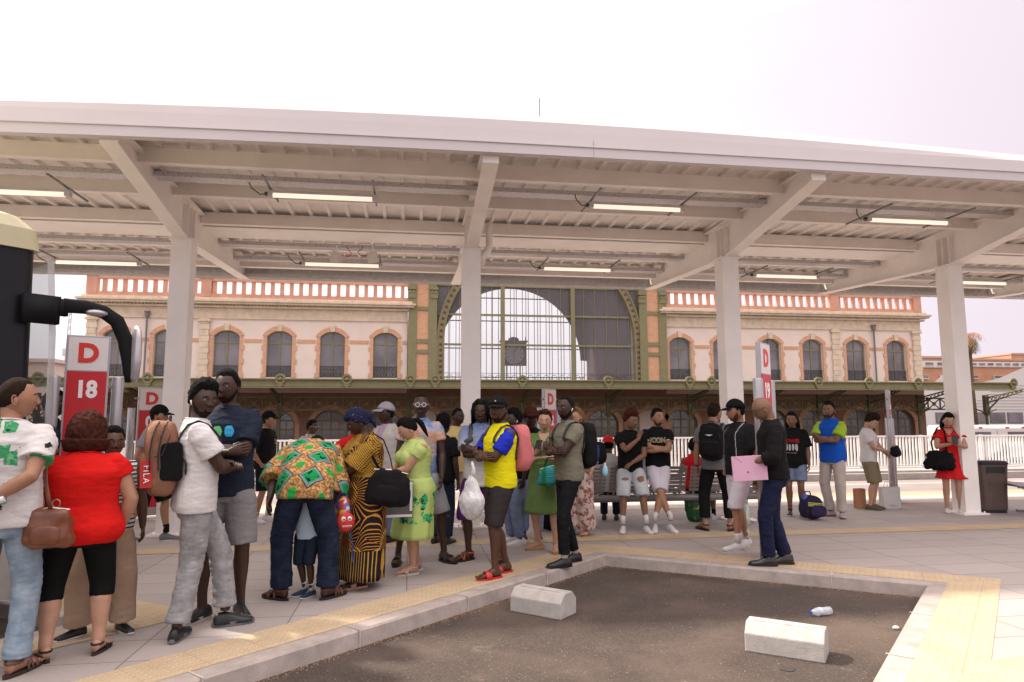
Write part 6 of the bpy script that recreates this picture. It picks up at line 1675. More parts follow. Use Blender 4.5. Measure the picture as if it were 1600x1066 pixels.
# ---- P13 headscarf woman
sc_m=pat('spotted_scarf',p_speck((.012,.014,.045),(.5,.5,.52),55,.66))
dr=pat('black_orange_print',p_rays)
a13=pp_('woman in navy headscarf and long black dress with orange ray print, looking down',(568,915),(575,631),-72,cap=.03,sex='f',fat=1.34,deep=1.28,bust=1.25,skin='dark',head=(-8,30,0),hair=('scarf','black',sc_m),feet=((.08,-.06,0),(-.08,.05,10)),lean=3,
 armL={'t':(-.02,-.34,1.08),'h':(1,.4,-.6),'hd':(-.6,-.8,.0)},armR={'t':(-.03,-.36,1.04),'h':(-1,.4,-.6)},
 bottom=dict(kind='dress',name='dress_skirt',m=dr,hem=.10,waist=1.10,ease=.05,w1=1.12,amp=.010),top=dict(m=dr,name='dress_bodice',hem=.98,ease=.034,sleeve=.98,sflare=.035,amp=.009),shoes=('slide',mat('pink_strap',(.45,.28,.24),.4),mat('pink_sole',(.55,.27,.2),.5)),vox=.0105)
hang_bag('large black cloth bag hanging from the shoulder of the woman in the headscarf',a13,(.30,.12,.92),(.40,.15,.34),cloth('black_nylon',(.009,.008,.010),.2),'shoulder_bag','bag',65,strap=[(.26,.05,1.08),(.23,-.04,1.25),(.2,-.03,1.38),(.17,.01,1.42),(.2,.10,1.36),(.25,.15,1.2),(.28,.17,1.07)],tilt=.15)
# kids backpack held by her
w=to_world(a13,(.17,-.27,.70)); r=thing('kids_backpack','colourful child backpack with a red grinning face held by the woman in the headscarf',"child's backpack",w,a13.rz)
def p_col(t):
    n=t.node('ShaderNodeTexVoronoi'); n.inputs['Scale'].default_value=22; t.link(t.coord(),n.inputs['Vector'])
    s_=t.node('ShaderNodeSeparateXYZ'); t.link(n.outputs['Color'],s_.inputs[0])
    return t.ramp(s_.outputs[0],[(0,(.35,.10,.30)),(.2,(.55,.45,.06)),(.4,(.60,.56,.54)),(.6,(.04,.20,.45)),(.8,(.50,.05,.04))],'CONSTANT')
soft_box('main_compartment',.22,.12,.32,pat('colour_patchwork',p_col),r); 
Rk=Matrix.Rotation(PI/2,3,'Z')
e=MB(); e.ell((.115,0,-.06),(.035,.085,.085),20,12); fc=e.build('red_face',mat('face_red',(.50,.02,.015),.6),r,smooth=True)
mw_=mat('face_white',(.7,.7,.7),.5,var=0)
for q in (-1,1): e=MB(); e.ell((.142,q*.028,-.03),(.014,.022,.022),12,8); e.build('eye',mw_,fc)
for i in range(5): e=MB(); e.add([(.152,-.04+.018*i,-.085),(.152,-.025+.018*i,-.085),(.149,-.0325+.018*i,-.105)],[(0,1,2)]); e.build('tooth',mw_,fc)
for q in (-1,1): e=MB(); e.ell((.155,q*.026,-.032),(.005,.008,.008),8,6); e.build('pupil',M_black,fc)
e=MB(); e.tube([(.05,-.05,.14),(.03,-.02,.24),(0,.0,.33),(0,.02,.22),(.03,.03,.14)],[(.012,.004)]*5,8); e.tube([(.08,.05,-.12),(.10,.07,-.25),(.09,.08,-.42)],[(.016,.004)]*3,8); e.build('strap',mat('strap_blue',(.02,.07,.40),.6),r)
# suitcase
p=at(527,858); r=thing('suitcase','navy wheeled suitcase standing behind the headscarf woman','suitcase',(p.x,p.y,0),.15)
e=MB(); e.box((0,0,.34),(.38,.24,.56)); e.build('shell',cloth('navy_shell',(.012,.018,.045)),r,bevel=.035)
for q in (-1,1):
    e=MB(); e.tube([(q*.14-.02,0,.03),(q*.14+.02,0,.03)],.03,12); e.build('wheel',M_black,r)
e=MB(); e.tube([(-.1,.08,.6),(-.1,.08,.9),(.1,.08,.9),(.1,.08,.6)],.01,8); e.build('handle',M_grey,r)
# ---- P14 red tee behind
pp_('person in red t-shirt hidden behind the head of the woman in the headscarf, elbow out',(553,852),(566,650),20,skin='dark',hair=('short','black'),armR={'t':(-.17,-.1,1.08),'h':(-1,.6,-.1)},head=(-40,0,0),top=dict(m=cloth('red_cotton',(.55,.015,.02)),hem=.86,ease=.02,sleeve=.6),bottom=dict(kind='trousers',m=jd,len=.97),shoes=('sneaker',sK,sW),vox=.013)
# ---- P15 grey cap
pp_('man in pale grey cap, white waistcoat and lilac striped shirt, looking left',(603,846),(600,628),-48,cap=.02,skin='dark',head=(-28,0,0),hair=('buzz','black'),fat=1.08,top=dict(m=pat('vest_over_stripes',p_open(p_stripes((.52,.44,.55),(.30,.20,.34),.016,'x'),(.52,.49,.45),.07)),hem=.84,ease=.034,sleeve=1.0,amp=.009),bottom=dict(kind='trousers',m=jb,len=.98,ease=.02),shoes=('sneaker',sK,sK),extras=(('cap',cloth('cap_grey',(.36,.34,.38)),0),),feet=((.1,0,0),(-.1,.1,-10)))
# ---- P16 green woman
lime=cloth('lime_jersey',(.42,.52,.17),.07)
def p_limeprint(t):
    n=t.ramp(t.noise(9,4,.6),[(.50,0.),(.53,1.)]); k=t.math('MULTIPLY',n,t.math('MULTIPLY',t.math('GREATER_THAN',t.z,.52),t.math('LESS_THAN',t.z,.84)))
    n2=t.math('GREATER_THAN',t.noise(20,3,.6),.57); return t.mix(k,(.42,.54,.17),t.mix(n2,(.03,.36,.14),(.04,.05,.03)))
g16=pp_('woman with black ponytail in lime green top and printed lime skirt, looking down',(648,895),(652,649),-68,sex='f',fat=1.42,deep=1.42,bust=1.45,skin='light',head=(-12,34,0),hair=('pony','black'),feet=((.07,-.05,0),(-.08,.06,0)),lean=3,
 armL={'t':(-.03,-.33,1.08),'h':(1,.5,-.5),'hd':(-.4,-.9,.1)},armR={'t':(-.05,-.35,1.05),'h':(-1,.5,-.5)},bottom=dict(kind='skirt',m=pat('lime_print',p_limeprint),hem=.40,waist=1.05,ease=.03,w1=1.12,amp=.008),
 top=dict(m=lime,hem=.94,ease=.014,sleeve=.42,boxy=.3,amp=.005),shoes=('barestrap',mat('silver_strap',(.45,.42,.40),.3,.4),mat('cream_sole',(.55,.48,.4),.6)),vox=.0105)
def paper_bag(label,P,co,w,h,d,m,rim,rot=0,text=None,cat='shopping bag',name='shopping_bag',handles=True):
    ww=to_world(P,co) if P else Vector(co); r=thing(name,label,cat,ww,(P.rz if P else 0)+math.radians(rot)); e=MB(); tw=.0
    e.add([(-w/2,-d/2,0),(w/2,-d/2,0),(w/2,d/2,0),(-w/2,d/2,0),(-w/2-.01,-d*.35,h),(w/2+.01,-d*.35,h),(w/2+.01,d*.35,h),(-w/2-.01,d*.35,h),(-w/2+.01,0,h*.5),(w/2-.01,0,h*.5)],[(3,2,1,0),(0,1,5,4),(2,3,7,6),(1,2,9),(1,9,5),(2,6,9),(9,6,5),(3,0,8),(0,4,8),(4,7,8),(7,3,8)])
    e.build('bag_body',m,r)
    if rim:
        for x_,z_,sx,sz in ((-w/2+.012,h/2,.024,h),(w/2-.012,h/2,.024,h),(0,.012,w,.024),(0,h-.02,w+.02,.012)):
            e=MB(); e.box((x_,-d/2+.002*0+ (d*.15)*(z_/h)-.004,z_),(sx,.004,sz)); e.build('border',rim,r)
    if handles:
        for s in (-1,1): e=MB(); e.tube([(-w*.2,s*d*.35,h),(-w*.17,s*d*.2,h+.09),(w*.17,s*d*.2,h+.09),(w*.2,s*d*.35,h)],.005,6); e.build('handle',rim or m,r)
    if text:
        for t_,hh,z_,x_ in text: add_text('lettering',t_,hh,mat('bag_letter',(.55,.53,.55),.5,var=0),r,(x_,-d/2+(d*.15)*(z_/h)-.009,z_))
    return r
paper_bag('dark grey shopping bag with white edges carried by the woman in lime green',g16,(.16,-.30,.60),.36,.34,.12,cloth('bag_grey',(.10,.095,.095)),mat('bag_white',(.64,.62,.66),.5,var=.03),75,[('a )',.04,.2,0)])
# ---- P17 sunglasses man
def p_tie(t): return t.ramp(t.noise(4.2,3,.5),[(.42,(.17,.25,.43)),(.5,(.34,.36,.46)),(.56,(.55,.33,.25))])
p17=pp_('tall man in round white sunglasses and blue and peach tie dye top',(655,879),(659,614),2,skin='dark',head=(-4,0,0),hair=('buzz','black'),fat=.94,top=dict(m=pat('tie_dye',p_tie),hem=.84,ease=.016,sleeve=.5,sflare=.01),bottom=dict(kind='shorts',m=cloth('grey_shorts',(.26,.26,.28)),len=.52,ease=.03,flare=.02),shoes=('slide',sK,sK),feet=((.26,.0,35),(-.22,-.02,-10)),armL='hangf',armR='hangf',extras=(('glasses',mat('white_frame',(.66,.64,.62),.3,var=0),'round'),),vox=.0105)
# ---- P18
p18=pp_('person in black with bushy hair between the sunglasses man and yellow polo man',(690,850),(690,650),150,skin='dark',hair=('afro','black'),top=dict(m=cK,hem=.84,ease=.03,sleeve=.7),bottom=dict(kind='trousers',m=cN,len=.97),shoes=('sneaker',sK,sK),vox=.013)
# ---- P19 yellow polo
pp_('man in pale yellow polo shirt and khaki trousers, left of the man with dreadlocks',(712,832),(716,637),14,skin='dark',head=(25,5,0),hair=('buzz','black'),top=dict(m=cloth('yellow_pique',(.62,.47,.20)),hem=.84,ease=.03,sleeve=.7,sflare=.012),bottom=dict(kind='trousers',m=cloth('khaki',(.36,.28,.21)),len=.975,ease=.022),shoes=('sneaker',mat('tan_shoe',(.30,.20,.14),.7),sW,lac),feet=((.15,0,10),(-.15,.06,-50)),vox=.0115)
# ---- P20 dreads
p20=pp_('man with dreadlocks and black headphones in blue to white t-shirt and purple shorts, arms crossed',(752,876),(733,624),-4,skin='dark',head=(-6,8,2),hair=('dreads','black'),armL='crossA',armR='crossB',top=dict(m=pat('ombre_cotton',p_ombre(1.0,1.45,(.60,.58,.58),(.13,.18,.33))),hem=.80,ease=.030,sleeve=.75,sflare=.012),bottom=dict(kind='shorts',m=cloth('purple_nylon',(.085,.015,.13)),len=.56,ease=.03,flare=.02),shoes=('sandal',mat('orange_strap',(.40,.08,.03),.6),sK),feet=((.16,-.02,20),(-.14,.02,-50)),extras=(('headphones',),('necklace',mat('white_beads',(.7,.66,.62),.4,var=0),.004,.008)),vox=.0105)
decal(p20,'print',text_flat('Santa Cruz',.05),M_whtxt,1.27,0.0)
backpack(p20,'black backpack whose straps show on the man with dreadlocks',cK,None,.8,pocket=False)
# ---- P21 blue yellow jersey
yb=cloth('jersey_blue',(.015,.030,.42),.08)
p21=pp_('man in black cap, yellow jersey with blue sleeves and red slides, arms crossed',(781,900),(782,618),-62,cap=.02,skin='brown',head=(44,0,0),hair=('buzz','black'),beard=.006,armL='crossA',armR='crossB',fat=1.04,twist=4,
 top=dict(m=cloth('jersey_yellow',(.74,.66,.010),.05),hem=.86,ease=.022,sleeve=.72,sflare=.012,sleeve_m=yb),bottom=dict(kind='shorts',m=cloth('charcoal_cotton',(.035,.028,.03)),len=.52,ease=.022,flare=.015),shoes=('slide',mat('red_rubber',(.52,.02,.02),.4),mat('red_rubber',(.52,.02,.02),.4)),feet=((.09,-.10,0),(-.09,.12,0)),extras=(('cap',cK,4,0,mat('cap_mark',(.6,.6,.6),.5,var=0)),),vox=.0095)
bpk=backpack(p21,'pink backpack with black straps on the man in the yellow and blue jersey',cloth('pink_nylon',(.55,.165,.17),.07),None,1.0,0.0,shape=(.31,.19,.47))
me_=text_flat('RI',.05); decal(p21,'lettering',me_,M_black,1.34,.0,side=PI*.5-.15)
# plastic bag
w=to_world(p21,(.10,-.36,.78)); r=thing('plastic_bag','white plastic carrier bag hanging from the crossed arms of the man in the yellow jersey','plastic bag',w,p21.rz+.6)
mb=MB(); vs=[]
for d in sph(36,26):
    z=d.z; k=1-.75*max(0,z)**1.1; a=math.atan2(d.y,d.x); f=1+.06*math.sin(a*9+z*4)+.05*math.sin(a*17)
    v=V(d.x*.13*k*f,d.y*.10*k*f,z*.20+(.05 if z>.5 else 0)); v+=V(1,1,0)*.008*noise.noise(v*30); vs.append(v)
mb.add(vs,sph_faces(36,26)); 
pm=bpy.data.materials.new('thin_plastic'); t=NT(pm); b=t.n['Principled BSDF']; t.link(t.ramp(t.noise(9,3,.6),[(.35,(.50,.50,.50)),(.65,(.72,.70,.70))]),b.inputs['Base Color']); b.inputs['Roughness'].default_value=.25
bn=t.node('ShaderNodeBump',_Strength=.7,_Distance=.02); t.link(t.noise(24,4,.7),bn.inputs['Height']); t.link(bn.outputs[0],b.inputs['Normal'])
mb.build('bag_body',pm,r,smooth=True); e=MB(); e.tube([(0,0,.2),(.02,0,.28),(.0,0,.36)],[(.035,.02),(.02,.012),(.012,.01)],10); e.build('handle',pm,r,smooth=True)
# ---- P22
pp_('man with earbud in black t-shirt in profile, behind the pink backpack',(806,850),(808,641),-58,skin='dark',hair=('afro','black'),beard=.004,top=dict(m=cK,hem=.84,ease=.024,sleeve=.7),bottom=dict(kind='trousers',m=jb,len=.97,ease=.02),shoes=('sneaker',sW,sW,lac),extras=(('earbud',1),),vox=.0125)
# ---- P23
p=pp_('man with bowed head, silver chain and black t-shirt behind the pink backpack',(830,842),(829,637),4,skin='dark',head=(0,38,0),hair=('curly','auburn'),top=dict(m=cK,hem=.84,ease=.026,sleeve=.7),bottom=dict(kind='trousers',m=jb,len=.96,ease=.02),shoes=('sneaker',sK,sW),extras=(('necklace',mat('silver',(.6,.6,.62),.25,.8,var=0),.05,.003),),vox=.0125,armL='phone',armR='phone')
decal(p,'print',text_flat('Venice',.055),M_whtxt,1.27,-.02)
# ---- P24 woman phone
gdm=cloth('sage_cotton',(.125,.20,.065),.10)
g24=pp_('woman with auburn updo in sage green wrap dress looking up from her phone',(853,860),(846,641),-12,sex='f',fat=1.12,bust=1.15,skin='light',head=(6,4,3),hair=('updo','auburn'),armR='phone',armL={'t':(.02,-.28,1.16),'h':(1,.1,-1)},extras=(('shades_up',),),
 bottom=dict(kind='dress',name='dress_skirt',m=gdm,hem=.47,waist=1.10,ease=.03,w1=1.18,amp=.010),top=dict(m=gdm,name='dress_bodice',hem=1.0,ease=.02,sleeve=.55,sflare=.02,boxy=.3),shoes=('flat',mat('tan_leather',(.42,.24,.09),.5),mat('tan_leather',(.42,.24,.09),.5)),feet=((.15,-.1,10),(-.10,.03,-50)),vox=.0105)
me_=grid_mesh(.12,.20,8,8,lambda x,y: abs(x)<(y+1)*.55); decal(g24,'neckline',me_,skin_mat('light'),1.37,.0,lift=.003)
w=to_world(g24,(.0,-.36,1.26)); r=thing('mobile_phone','phone in the hand of the woman in the sage green dress','phone',w,g24.rz); e=MB(); e.box((0,0,0),(.075,.010,.15),R=Matrix.Rotation(-.9,3,'X')); e.build('phone_body',M_black,r,bevel=.004)
def p_plaid(t):
    a=t.math('LESS_THAN',t.math('FRACT',t.math('MULTIPLY',t.x,7.)),.35); b_=t.math('LESS_THAN',t.math('FRACT',t.math('MULTIPLY',t.z,40.)),.4)
    c=t.mix(b_,(.05,.36,.38),(.03,.22,.26)); return t.mix(a,c,(.02,.20,.06))
hang_bag('teal and green striped woven bag held by the woman in the sage green dress',g24,(.14,-.26,.90),(.34,.16,.22),pat('teal_weave',p_plaid),'woven_bag','bag',25,strap=[(.04,-.25,.98),(.08,-.26,1.10),(.18,-.24,1.11),(.24,-.22,.98)],strap_m=mat('green_strap',(.02,.16,.06),.7),p=5.,tilt=-.15)
paper_bag('small cream paper bag hanging under the teal woven bag',g24,(.26,-.26,.62),.15,.16,.05,cloth('cream_paper',(.50,.44,.36)),None,20)
# ---- P25
p25=pp_('man in olive grey t-shirt and black jeans with black backpack and white earbud, arms crossed',(890,882),(892,618),-58,skin='dark',head=(18,0,0),hair=('buzz','black'),beard=.004,armL='crossA',armR='crossB',top=dict(m=cloth('olive_grey_cotton',(.175,.165,.12)),hem=.86,ease=.018,sleeve=.5,boxy=.4),bottom=dict(kind='trousers',m=jk,len=.955,ease=.010,amp=.009),shoes=('sneaker',sK,sK,lacK,cW),feet=((.09,-.12,-6),(-.08,.12,0)),extras=(('earbud',1),),vox=.0095)
bpk=backpack(p25,'black backpack with blue front pocket on the man in the olive grey tee',cloth('black_nylon',(.009,.008,.010),.2),cloth('blue_nylon',(.03,.045,.19)),1.0,.02,shape=(.30,.18,.50))
w=to_world(p25,(.12,.40,.98)); r=thing('hand_sanitiser','small pale blue bottle clipped to the black and blue backpack','bottle',w,0); e=MB(); e.ell((0,0,0),(.035,.025,.06),12,8); e.build('bottle_body',mat('pale_blue',(.25,.50,.62),.3),r,smooth=True); e=MB(); e.tube([(0,0,.05),(0,0,.09)],.012,8); e.build('cap',mat('white_cap',(.7,.7,.7),.4,var=0),r)
# ---- P26 blonde
flo=pat('floral_print',p_floral)
p26=pp_('blonde woman in cream and maroon floral shirt and wide trousers',(906,836),(908,636),-16,sex='f',skin='light',head=(-22,12,0),hair=('pony','blond'),top=dict(m=flo,hem=.90,ease=.03,sleeve=1.5,sflare=.02),bottom=dict(kind='trousers',m=flo,len=.975,ease=.04,flare=.05,amp=.010),shoes=('sandal',mat('tan_leather',(.42,.24,.09),.5),mat('tan_leather',(.42,.24,.09),.5)),extras=(('shades_up',),),armL='hangf',armR='front',vox=.0115)
hang_bag('black shoulder bag of the blonde woman in the floral outfit',p26,(.26,-.02,1.10),(.24,.14,.30),cK,'shoulder_bag','bag',10,strap=[(.20,-.03,1.24),(.16,-.06,1.36),(.13,0,1.44),(.17,.06,1.36),(.22,.04,1.24)])
# ---- seated people on the far side
bx,by=at(952,818).x,9.98
def seated(label,px,face,**k): 
    X=onY(px,700,9.98).x; return person(label,None,face,loc=(X,10.02,0),crouch=.40,hipoff=(0,-.12),feet=((.10,-.52,0),(-.10,-.52,0)),knee=(V(0,-1,1),V(0,-1,1)),**k)
seated('person in a red beanie and pale top sitting on the far side of the bench',951,178,H=1.66,skin='dark',hair=('short','black'),top=dict(m=cloth('pale_grey_cotton',(.48,.45,.44)),hem=.90,ease=.02,sleeve=1.2),bottom=dict(kind='trousers',m=jd,len=.97),shoes=('sneaker',mat('olive_shoe',(.10,.08,.04),.7),sK),extras=(('cap',cloth('red_knit',(.50,.02,.02)),180),),head=(0,10,0),vox=.013)
seated('boy in red sleeveless top sitting sideways on the bench with an arm over its back',1080,150,H=1.62,skin='mid',hair=('short','black'),armL={'t':(.34,.22,1.12),'h':(.5,.2,-1)},head=(-20,0,0),top=dict(m=cloth('red_cotton',(.55,.015,.02)),hem=.92,ease=.012,sleeve=0,boxy=.3),bottom=dict(kind='shorts',m=cK,len=.52,ease=.02),shoes=('sneaker',sW,sW,None,cK),vox=.013)
# ---- P28 curly
rip=denim('bleached_denim',(.42,.46,.50),(.58,.60,.62))
p28=pp_('young man with curly hair, black t-shirt and ripped pale denim shorts leaning on the bench',(990,830),(982,640),8,skin='mid',head=(40,6,0),hair=('curly','auburn'),lean=2,hipoff=(0,.20),crouch=.035,armR={'t':(.10,-.20,1.36),'h':(-.7,-.3,-1),'hd':(.3,.1,1)},armL={'t':(.0,-.22,1.02),'h':(1,.2,-.4)},feet=((.17,-.18,12),(-.17,-.14,-12)),top=dict(m=cK,hem=.86,ease=.022,sleeve=.6,sflare=.012),bottom=dict(kind='shorts',m=rip,len=.55,ease=.026,flare=.018),shoes=('chunky',sW,sW,lac,cW),vox=.011)
for dx,z_,w_,h_ in ((-.10,.60,.11,.045),(.115,.63,.10,.085),(-.10,.69,.06,.025)): decal(p28,'rip',blob_mesh(w_,h_,12,int(z_*100)),skin_mat('mid'),z_+.02,dx,target=p28.bottom,lift=.004)
# ---- P29 ICON
p29=pp_('bearded young man in black ICON t-shirt and white shorts leaning on the bench, ankles crossed',(1032,828),(1027,635),4,skin='tan',head=(34,0,0),hair=('short','black'),beard=.005,hipoff=(0,.18),crouch=.03,armL='crossA',armR='crossB',feet=((-.10,-.20,-6),(.16,-.22,20)),knee=(V(.2,-1,0),V(-.2,-1,0)),top=dict(m=cK,hem=.90,ease=.016,sleeve=.55,boxy=.4),bottom=dict(kind='shorts',m=cloth('white_twill',(.60,.57,.62),.04),len=.50,ease=.022,flare=.01),shoes=('sneaker',sW,sW,None,cW),extras=(('necklace',mat('silver',(.6,.6,.62),.25,.8,var=0),.10,.003),),vox=.011)
decal(p29,'lettering',text_flat('ICON',.062,.008),mat('gold_letter',(.62,.52,.36),.4,.2,var=.25,scale=120),1.29,0)
for q in (0,1):
    S_,E_,W_,_,_=p29.arms[q]; c=S_.lerp(E_,.53); d=(E_-S_).normalized(); e=MB(); e.tube([c-d*.006,c+d*.006],.070*p29.s,18); e.build('sleeve_band',mat('gold_letter',(.62,.52,.36),.4,.2,var=.25,scale=120),p29.r)
# white cloth bag on the bench back
w=onY(1004,705,9.75); r=thing('white_jacket','white cloth bundle slung on the bench back between the two leaning young men','jacket',(w.x,9.72,.90)); soft_box('folded_cloth',.19,.14,.50,cW,r,noise_amp=.03,bulge=-.5)
# ---- P31 backpack from behind
p31=pp_('man in grey t-shirt and black joggers seen from behind by the bench end',(1122,830),(1128,630),168,skin='tan',head=(-30,0,0),hair=('short','dbrown'),armL={'t':(.27,-.0,.82),'h':(.4,.8,0)},armR='front',top=dict(m=cG,hem=.84,ease=.026,sleeve=.7),bottom=dict(kind='trousers',m=cK,len=.90,ease=.022,amp=.010),shoes=('sandal',sK,sK),feet=((.17,.02,50),(-.15,-.08,-10)),extras=(('band',0,M_black),),vox=.0105)
bpk=backpack(p31,'black backpack with a white mark, worn by the man in grey by the bench end',cloth('black_nylon',(.009,.008,.010),.2),None,1.02,.02,shape=(.32,.18,.50))
e=MB(); e.add([(-.05,.345,.10),(.06,.345,.10),(.0,.35,.082)],[(0,1,2)]); e.build('emblem',mat('emblem_white',(.6,.6,.6),.4,var=0),bpk)
# ---- P32
p32=pp_('man in black cap, open black shirt over black t-shirt and long white shorts, looking left',(1160,857),(1170,623),-52,cap=.02,skin='tan',head=(-26,6,0),hair=('buzz','black'),beard=.010,lean=-3,armL={'t':(.20,-.06,.92),'h':(.8,.9,0)},armR='pocket',top=dict(m=pat('open_black_shirt',p_open((.010,.010,.014),(.018,.018,.02),.085,(.5,.5,.5))),hem=.86,ease=.036,sleeve=.8,sflare=.014,amp=.010),bottom=dict(kind='shorts',m=cloth('white_twill',(.60,.57,.62),.04),len=.55,ease=.026,flare=.012),shoes=('chunky',sW,sW,lac,cW),feet=((.10,-.14,-6),(-.10,.15,20)),extras=(('cap',cK,-4),),vox=.0105)
# ---- P33 bald
p33=pp_('bald man in sunglasses, black shirt and dark jeans walking with a pink folder',(1216,884),(1204,617),-80,skin='mid',head=(-6,26,0),hair=('none','black'),lean=2,armL={'t':(.16,-.26,1.06),'h':(.6,.9,-.2),'hd':(-.3,-1,-.1),'pn':(-1,0,0),'curl':.5},armR='hangf',top=dict(m=cloth('black_shirt',(.009,.008,.009),.15),hem=.88,ease=.026,sleeve=1.35,sflare=.010,amp=.009),bottom=dict(kind='trousers',m=denim('indigo_denim',(.008,.010,.032),(.022,.027,.075)),len=.975,ease=.018,amp=.010,bunch=.012),shoes=('boot',mat('black_leather',(.01,.01,.011),.25,coat=.3),sK,lacK),feet=((.05,-.10,0),(-.07,.09,0)),extras=(('glasses',M_black,'sq'),),vox=.0095)
w=to_world(p33,(.215,-.28,1.03)); r=thing('pink_folder','pink elastic band folder under the arm of the bald man','folder',w,p33.rz+.12); e=MB(); e.box((0,0,0),(.02,.36,.26),R=Matrix.Rotation(.06,3,'X')); fo=e.build('cover',mat('pink_card',(.66,.38,.52),.5,var=.04),r,bevel=.004)
e=MB(); e.bar((.012,-.17,.13),(.012,-.08,.06),.003,.003); e.bar((.012,.17,.14),(.012,.09,.06),.003,.003); e.build('elastic',mat('elastic_grey',(.15,.1,.12),.6),fo); e=MB(); e.ell((.012,-.02,-.04),(.002,.012,.010),10,6); e.build('red_mark',mat('red_seal',(.5,.02,.04),.5,var=0),fo)
# ---- P34 woman
p34=pp_('woman with long black hair in black t-shirt with red and white print and denim shorts',(1245,806),(1245,644),-6,sex='f',skin='mid',head=(-6,4,0),hair=('long','black'),fat=1.08,top=dict(m=cK,hem=.80,ease=.030,sleeve=.8,sflare=.015),bottom=dict(kind='shorts',m=jb,len=.40,ease=.022,flare=.02),shoes=('sneaker',sK,sW,lac,cK),armL='hang',armR='hang',vox=.0115)
decal(p34,'lettering',text_flat('BOWIE',.055,.006),mat('print_red',(.50,.02,.02),.6,var=0),1.26,-.02)
for k,(dx,dz_,w_,h_) in enumerate(((-.07,1.16,.05,.11),(-.02,1.15,.04,.12),(.03,1.16,.04,.11),(.08,1.15,.045,.12))): decal(p34,'print',blob_mesh(w_,h_,9,k),mat('print_grey',(.45,.45,.45),.6,var=.3,scale=80),dz_,dx-.02)
decal(p34,'lettering',text_flat('the world tour',.018),M_whtxt,1.06,-.02)
# ---- P35
lg=cloth('lime_sleeve',(.33,.50,.04),.06)
p35=pp_('bearded man in royal blue shirt with lime green sleeves and beige jeans, arms crossed',(1306,808),(1306,627),-28,skin='mid',head=(6,4,0),hair=('short','black'),beard=.009,armL='crossA',armR='crossB',top=dict(m=cloth('royal_jersey',(.010,.085,.47),.07),hem=.82,ease=.030,sleeve=.7,sflare=.015,sleeve_m=lg),bottom=dict(kind='trousers',m=cloth('beige_jean',(.46,.40,.36)),len=.975,ease=.018,bunch=.02),shoes=('sneaker',mat('grey_mesh',(.35,.32,.32),.7),mat('maroon_sole',(.2,.02,.03),.6),lac),feet=((.10,0,30),(-.10,.05,-30)),vox=.011)
# his bag on the ground
p=at(1268,812); r=thing('backpack','navy backpack with yellow stripes standing on the paving beside the man in blue','backpack',(p.x,p.y,0),.1)
soft_box('main_compartment',.36,.24,.36,cloth('navy_plum_nylon',(.025,.018,.05)),r,loc=(0,0,.19),rot=Matrix.Rotation(.12,3,'Y')); soft_box('front_pocket',.28,.10,.18,cloth('navy_plum_nylon2',(.03,.022,.06)),r,loc=(.03,-.13,.14))
for k in range(3): e=MB(); e.bar((-.14,-.125,.275-.022*k),(.13,-.125,.245-.022*k),.012,.006,up=Vector((0,1,0))); e.build('stripe',mat('stripe_lime',(.5,.5,.12),.6,var=0),r)
e=MB(); e.tube([(-.06,.05,.36),(-.05,.05,.42),(.03,.05,.42),(.05,.05,.35)],.01,8); e.build('grab_handle',M_black,r); soft_box('blue_pouch',.08,.07,.12,mat('pouch_blue',(.05,.12,.4),.6),r,loc=(-.11,-.02,.34)); soft_box('side_pocket',.08,.14,.14,cG,r,loc=(.17,-.05,.12))
# ---- P36 boy
p36=pp_('young man in white polo shirt and khaki shorts looking down into a black pouch',(1363,796),(1362,647),74,skin='light',head=(0,30,0),hair=('curly','dbrown'),armL='low',armR={'t':(-.02,-.33,1.06),'h':(-.7,.6,-.4)},top=dict(m=cW,hem=.86,ease=.024,sleeve=.6),bottom=dict(kind='shorts',m=cloth('khaki_green',(.20,.165,.10)),len=.52,ease=.03,flare=.015),shoes=('sneaker',mat('olive_shoe',(.10,.08,.05),.7),mat('brown_sole2',(.12,.08,.05),.6)),vox=.0115)
hang_bag('black drawstring pouch in the hands of the young man in white',p36,(.0,-.42,1.00),(.24,.12,.19),cK,'pouch','pouch',0)
p=at(1391,794); paper_bag('white paper bag with dark letters standing by the feet of the young man in white',None,(p.x,p.y,0),.32,.36,.14,cloth('white_paper',(.60,.58,.57),.04),None,0,[('NIKA',.05,.05,.02)])
p=at(1350,796); paper_bag('brown paper bag standing behind the legs of the young man in white',None,(p.x,p.y+.1,0),.16,.34,.12,cloth('kraft_paper',(.40,.20,.11)),None,0,handles=False)
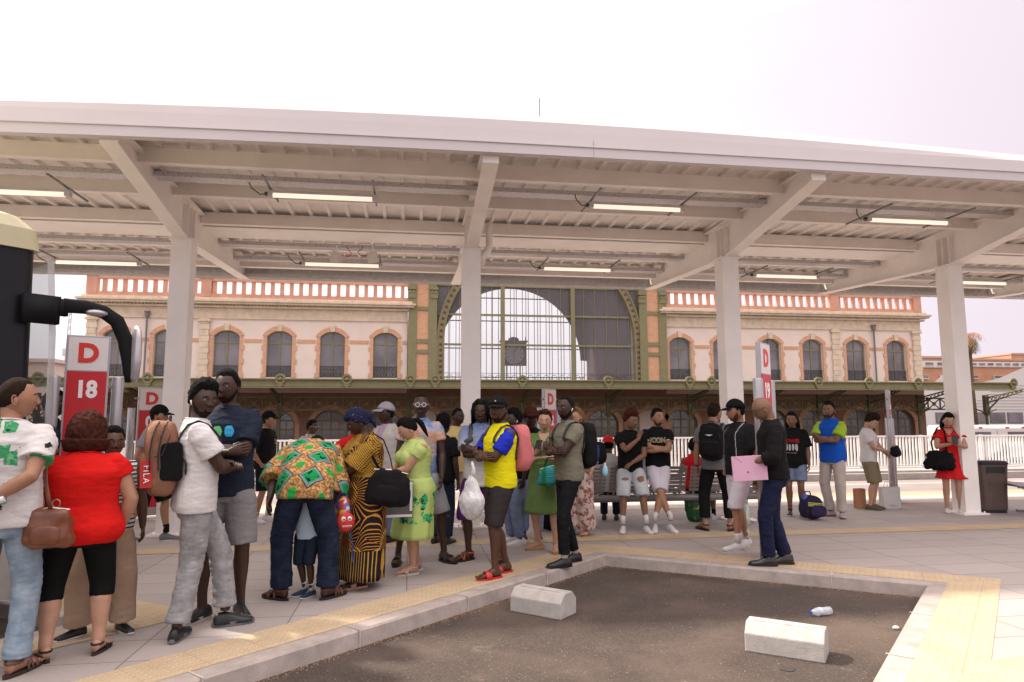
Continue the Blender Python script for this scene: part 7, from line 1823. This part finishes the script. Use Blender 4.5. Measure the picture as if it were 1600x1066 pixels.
# ---- P37
rdm=cloth('red_crepe',(.58,.015,.02),.06)
p37=pp_('young woman in short red dress looking at her phone by the last column',(1491,802),(1490,644),4,sex='f',skin='light',head=(12,22,0),hair=('long','black'),armL='phone',armR={'t':(.0,-.28,1.20),'h':(-1,.2,-1)},bottom=dict(kind='dress',name='dress_skirt',m=rdm,hem=.60,waist=1.10,ease=.022,w1=1.25,amp=.010),top=dict(m=rdm,name='dress_bodice',hem=1.0,ease=.012,sleeve=.45,sflare=.025,boxy=.2),shoes=('chunky',sW,mat('pale_pink_sole',(.6,.5,.5),.6),lac),vox=.011)
decal(p37,'neckline',grid_mesh(.16,.12,8,8,lambda x,y: abs(x)<(y+1)*.5),skin_mat('light'),1.40,0,lift=.003)
w=to_world(p37,(.06,-.36,1.20)); r=thing('mobile_phone','dark phone in the hand of the young woman in red','phone',w,p37.rz); e=MB(); e.box((0,0,0),(.075,.010,.15),R=Matrix.Rotation(-.3,3,'X')); e.build('phone_body',M_black,r,bevel=.004)
hang_bag('bulky black bag hanging at the side of the young woman in red',p37,(-.16,-.16,.86),(.42,.20,.30),cK,'shoulder_bag','bag',-15,strap=[(-.24,-.16,.98),(-.26,-.10,1.15),(-.16,-.06,1.38),(-.10,.0,1.44),(-.06,-.11,1.32),(-.05,-.15,1.15),(-.06,-.17,.98)],noise_amp=.03)
# ---- bits on the floor
p=at(873,838); r=thing('sports_bag','black sports bag with small white tick on the paving behind the sage dress','bag',(p.x,p.y+.5,0)); soft_box('bag_body',.42,.25,.34,cK,r,loc=(0,0,.18)); e=MB(); e.bar((-.02,-.13,.24),(.0,-.132,.22),.012,.004,up=Vector((0,1,0))); e.bar((.0,-.132,.22),(.06,-.13,.255),.012,.004,up=Vector((0,1,0))); e.build('tick_mark',M_whtxt,r)
p=at(1122,826); r=thing('shopping_bag','green and yellow filled shopping bag under the bench end','shopping bag',(p.x,10.1,0)); soft_box('bag_body',.36,.26,.50,pat('green_yellow_bag',p_speck((.03,.10,.045),(.40,.33,.06),9,.60)),r,loc=(0,0,.24),noise_amp=.04)
p=at(1167,820); r=thing('plastic_bottle','large empty pale green plastic bottle standing behind the man in white shorts','bottle',(p.x,p.y,0)); e=MB(); e.tube([(0,0,0),(0,0,.02),(0,0,.14),(0,0,.16),(0,0,.25),(0,0,.31)],[.05,.055,.053,.056,.052,.018],18); e.build('bottle_body',glass_mat('green_plastic',(.55,.75,.6),.08,.4),r,smooth=True); e=MB(); e.tube([(0,0,.31),(0,0,.33)],.018,12); e.build('cap',mat('cap_green',(.05,.3,.1),.4),r)

if _TS[0] is not None: bpy.data.scenes.remove(_TS[0])
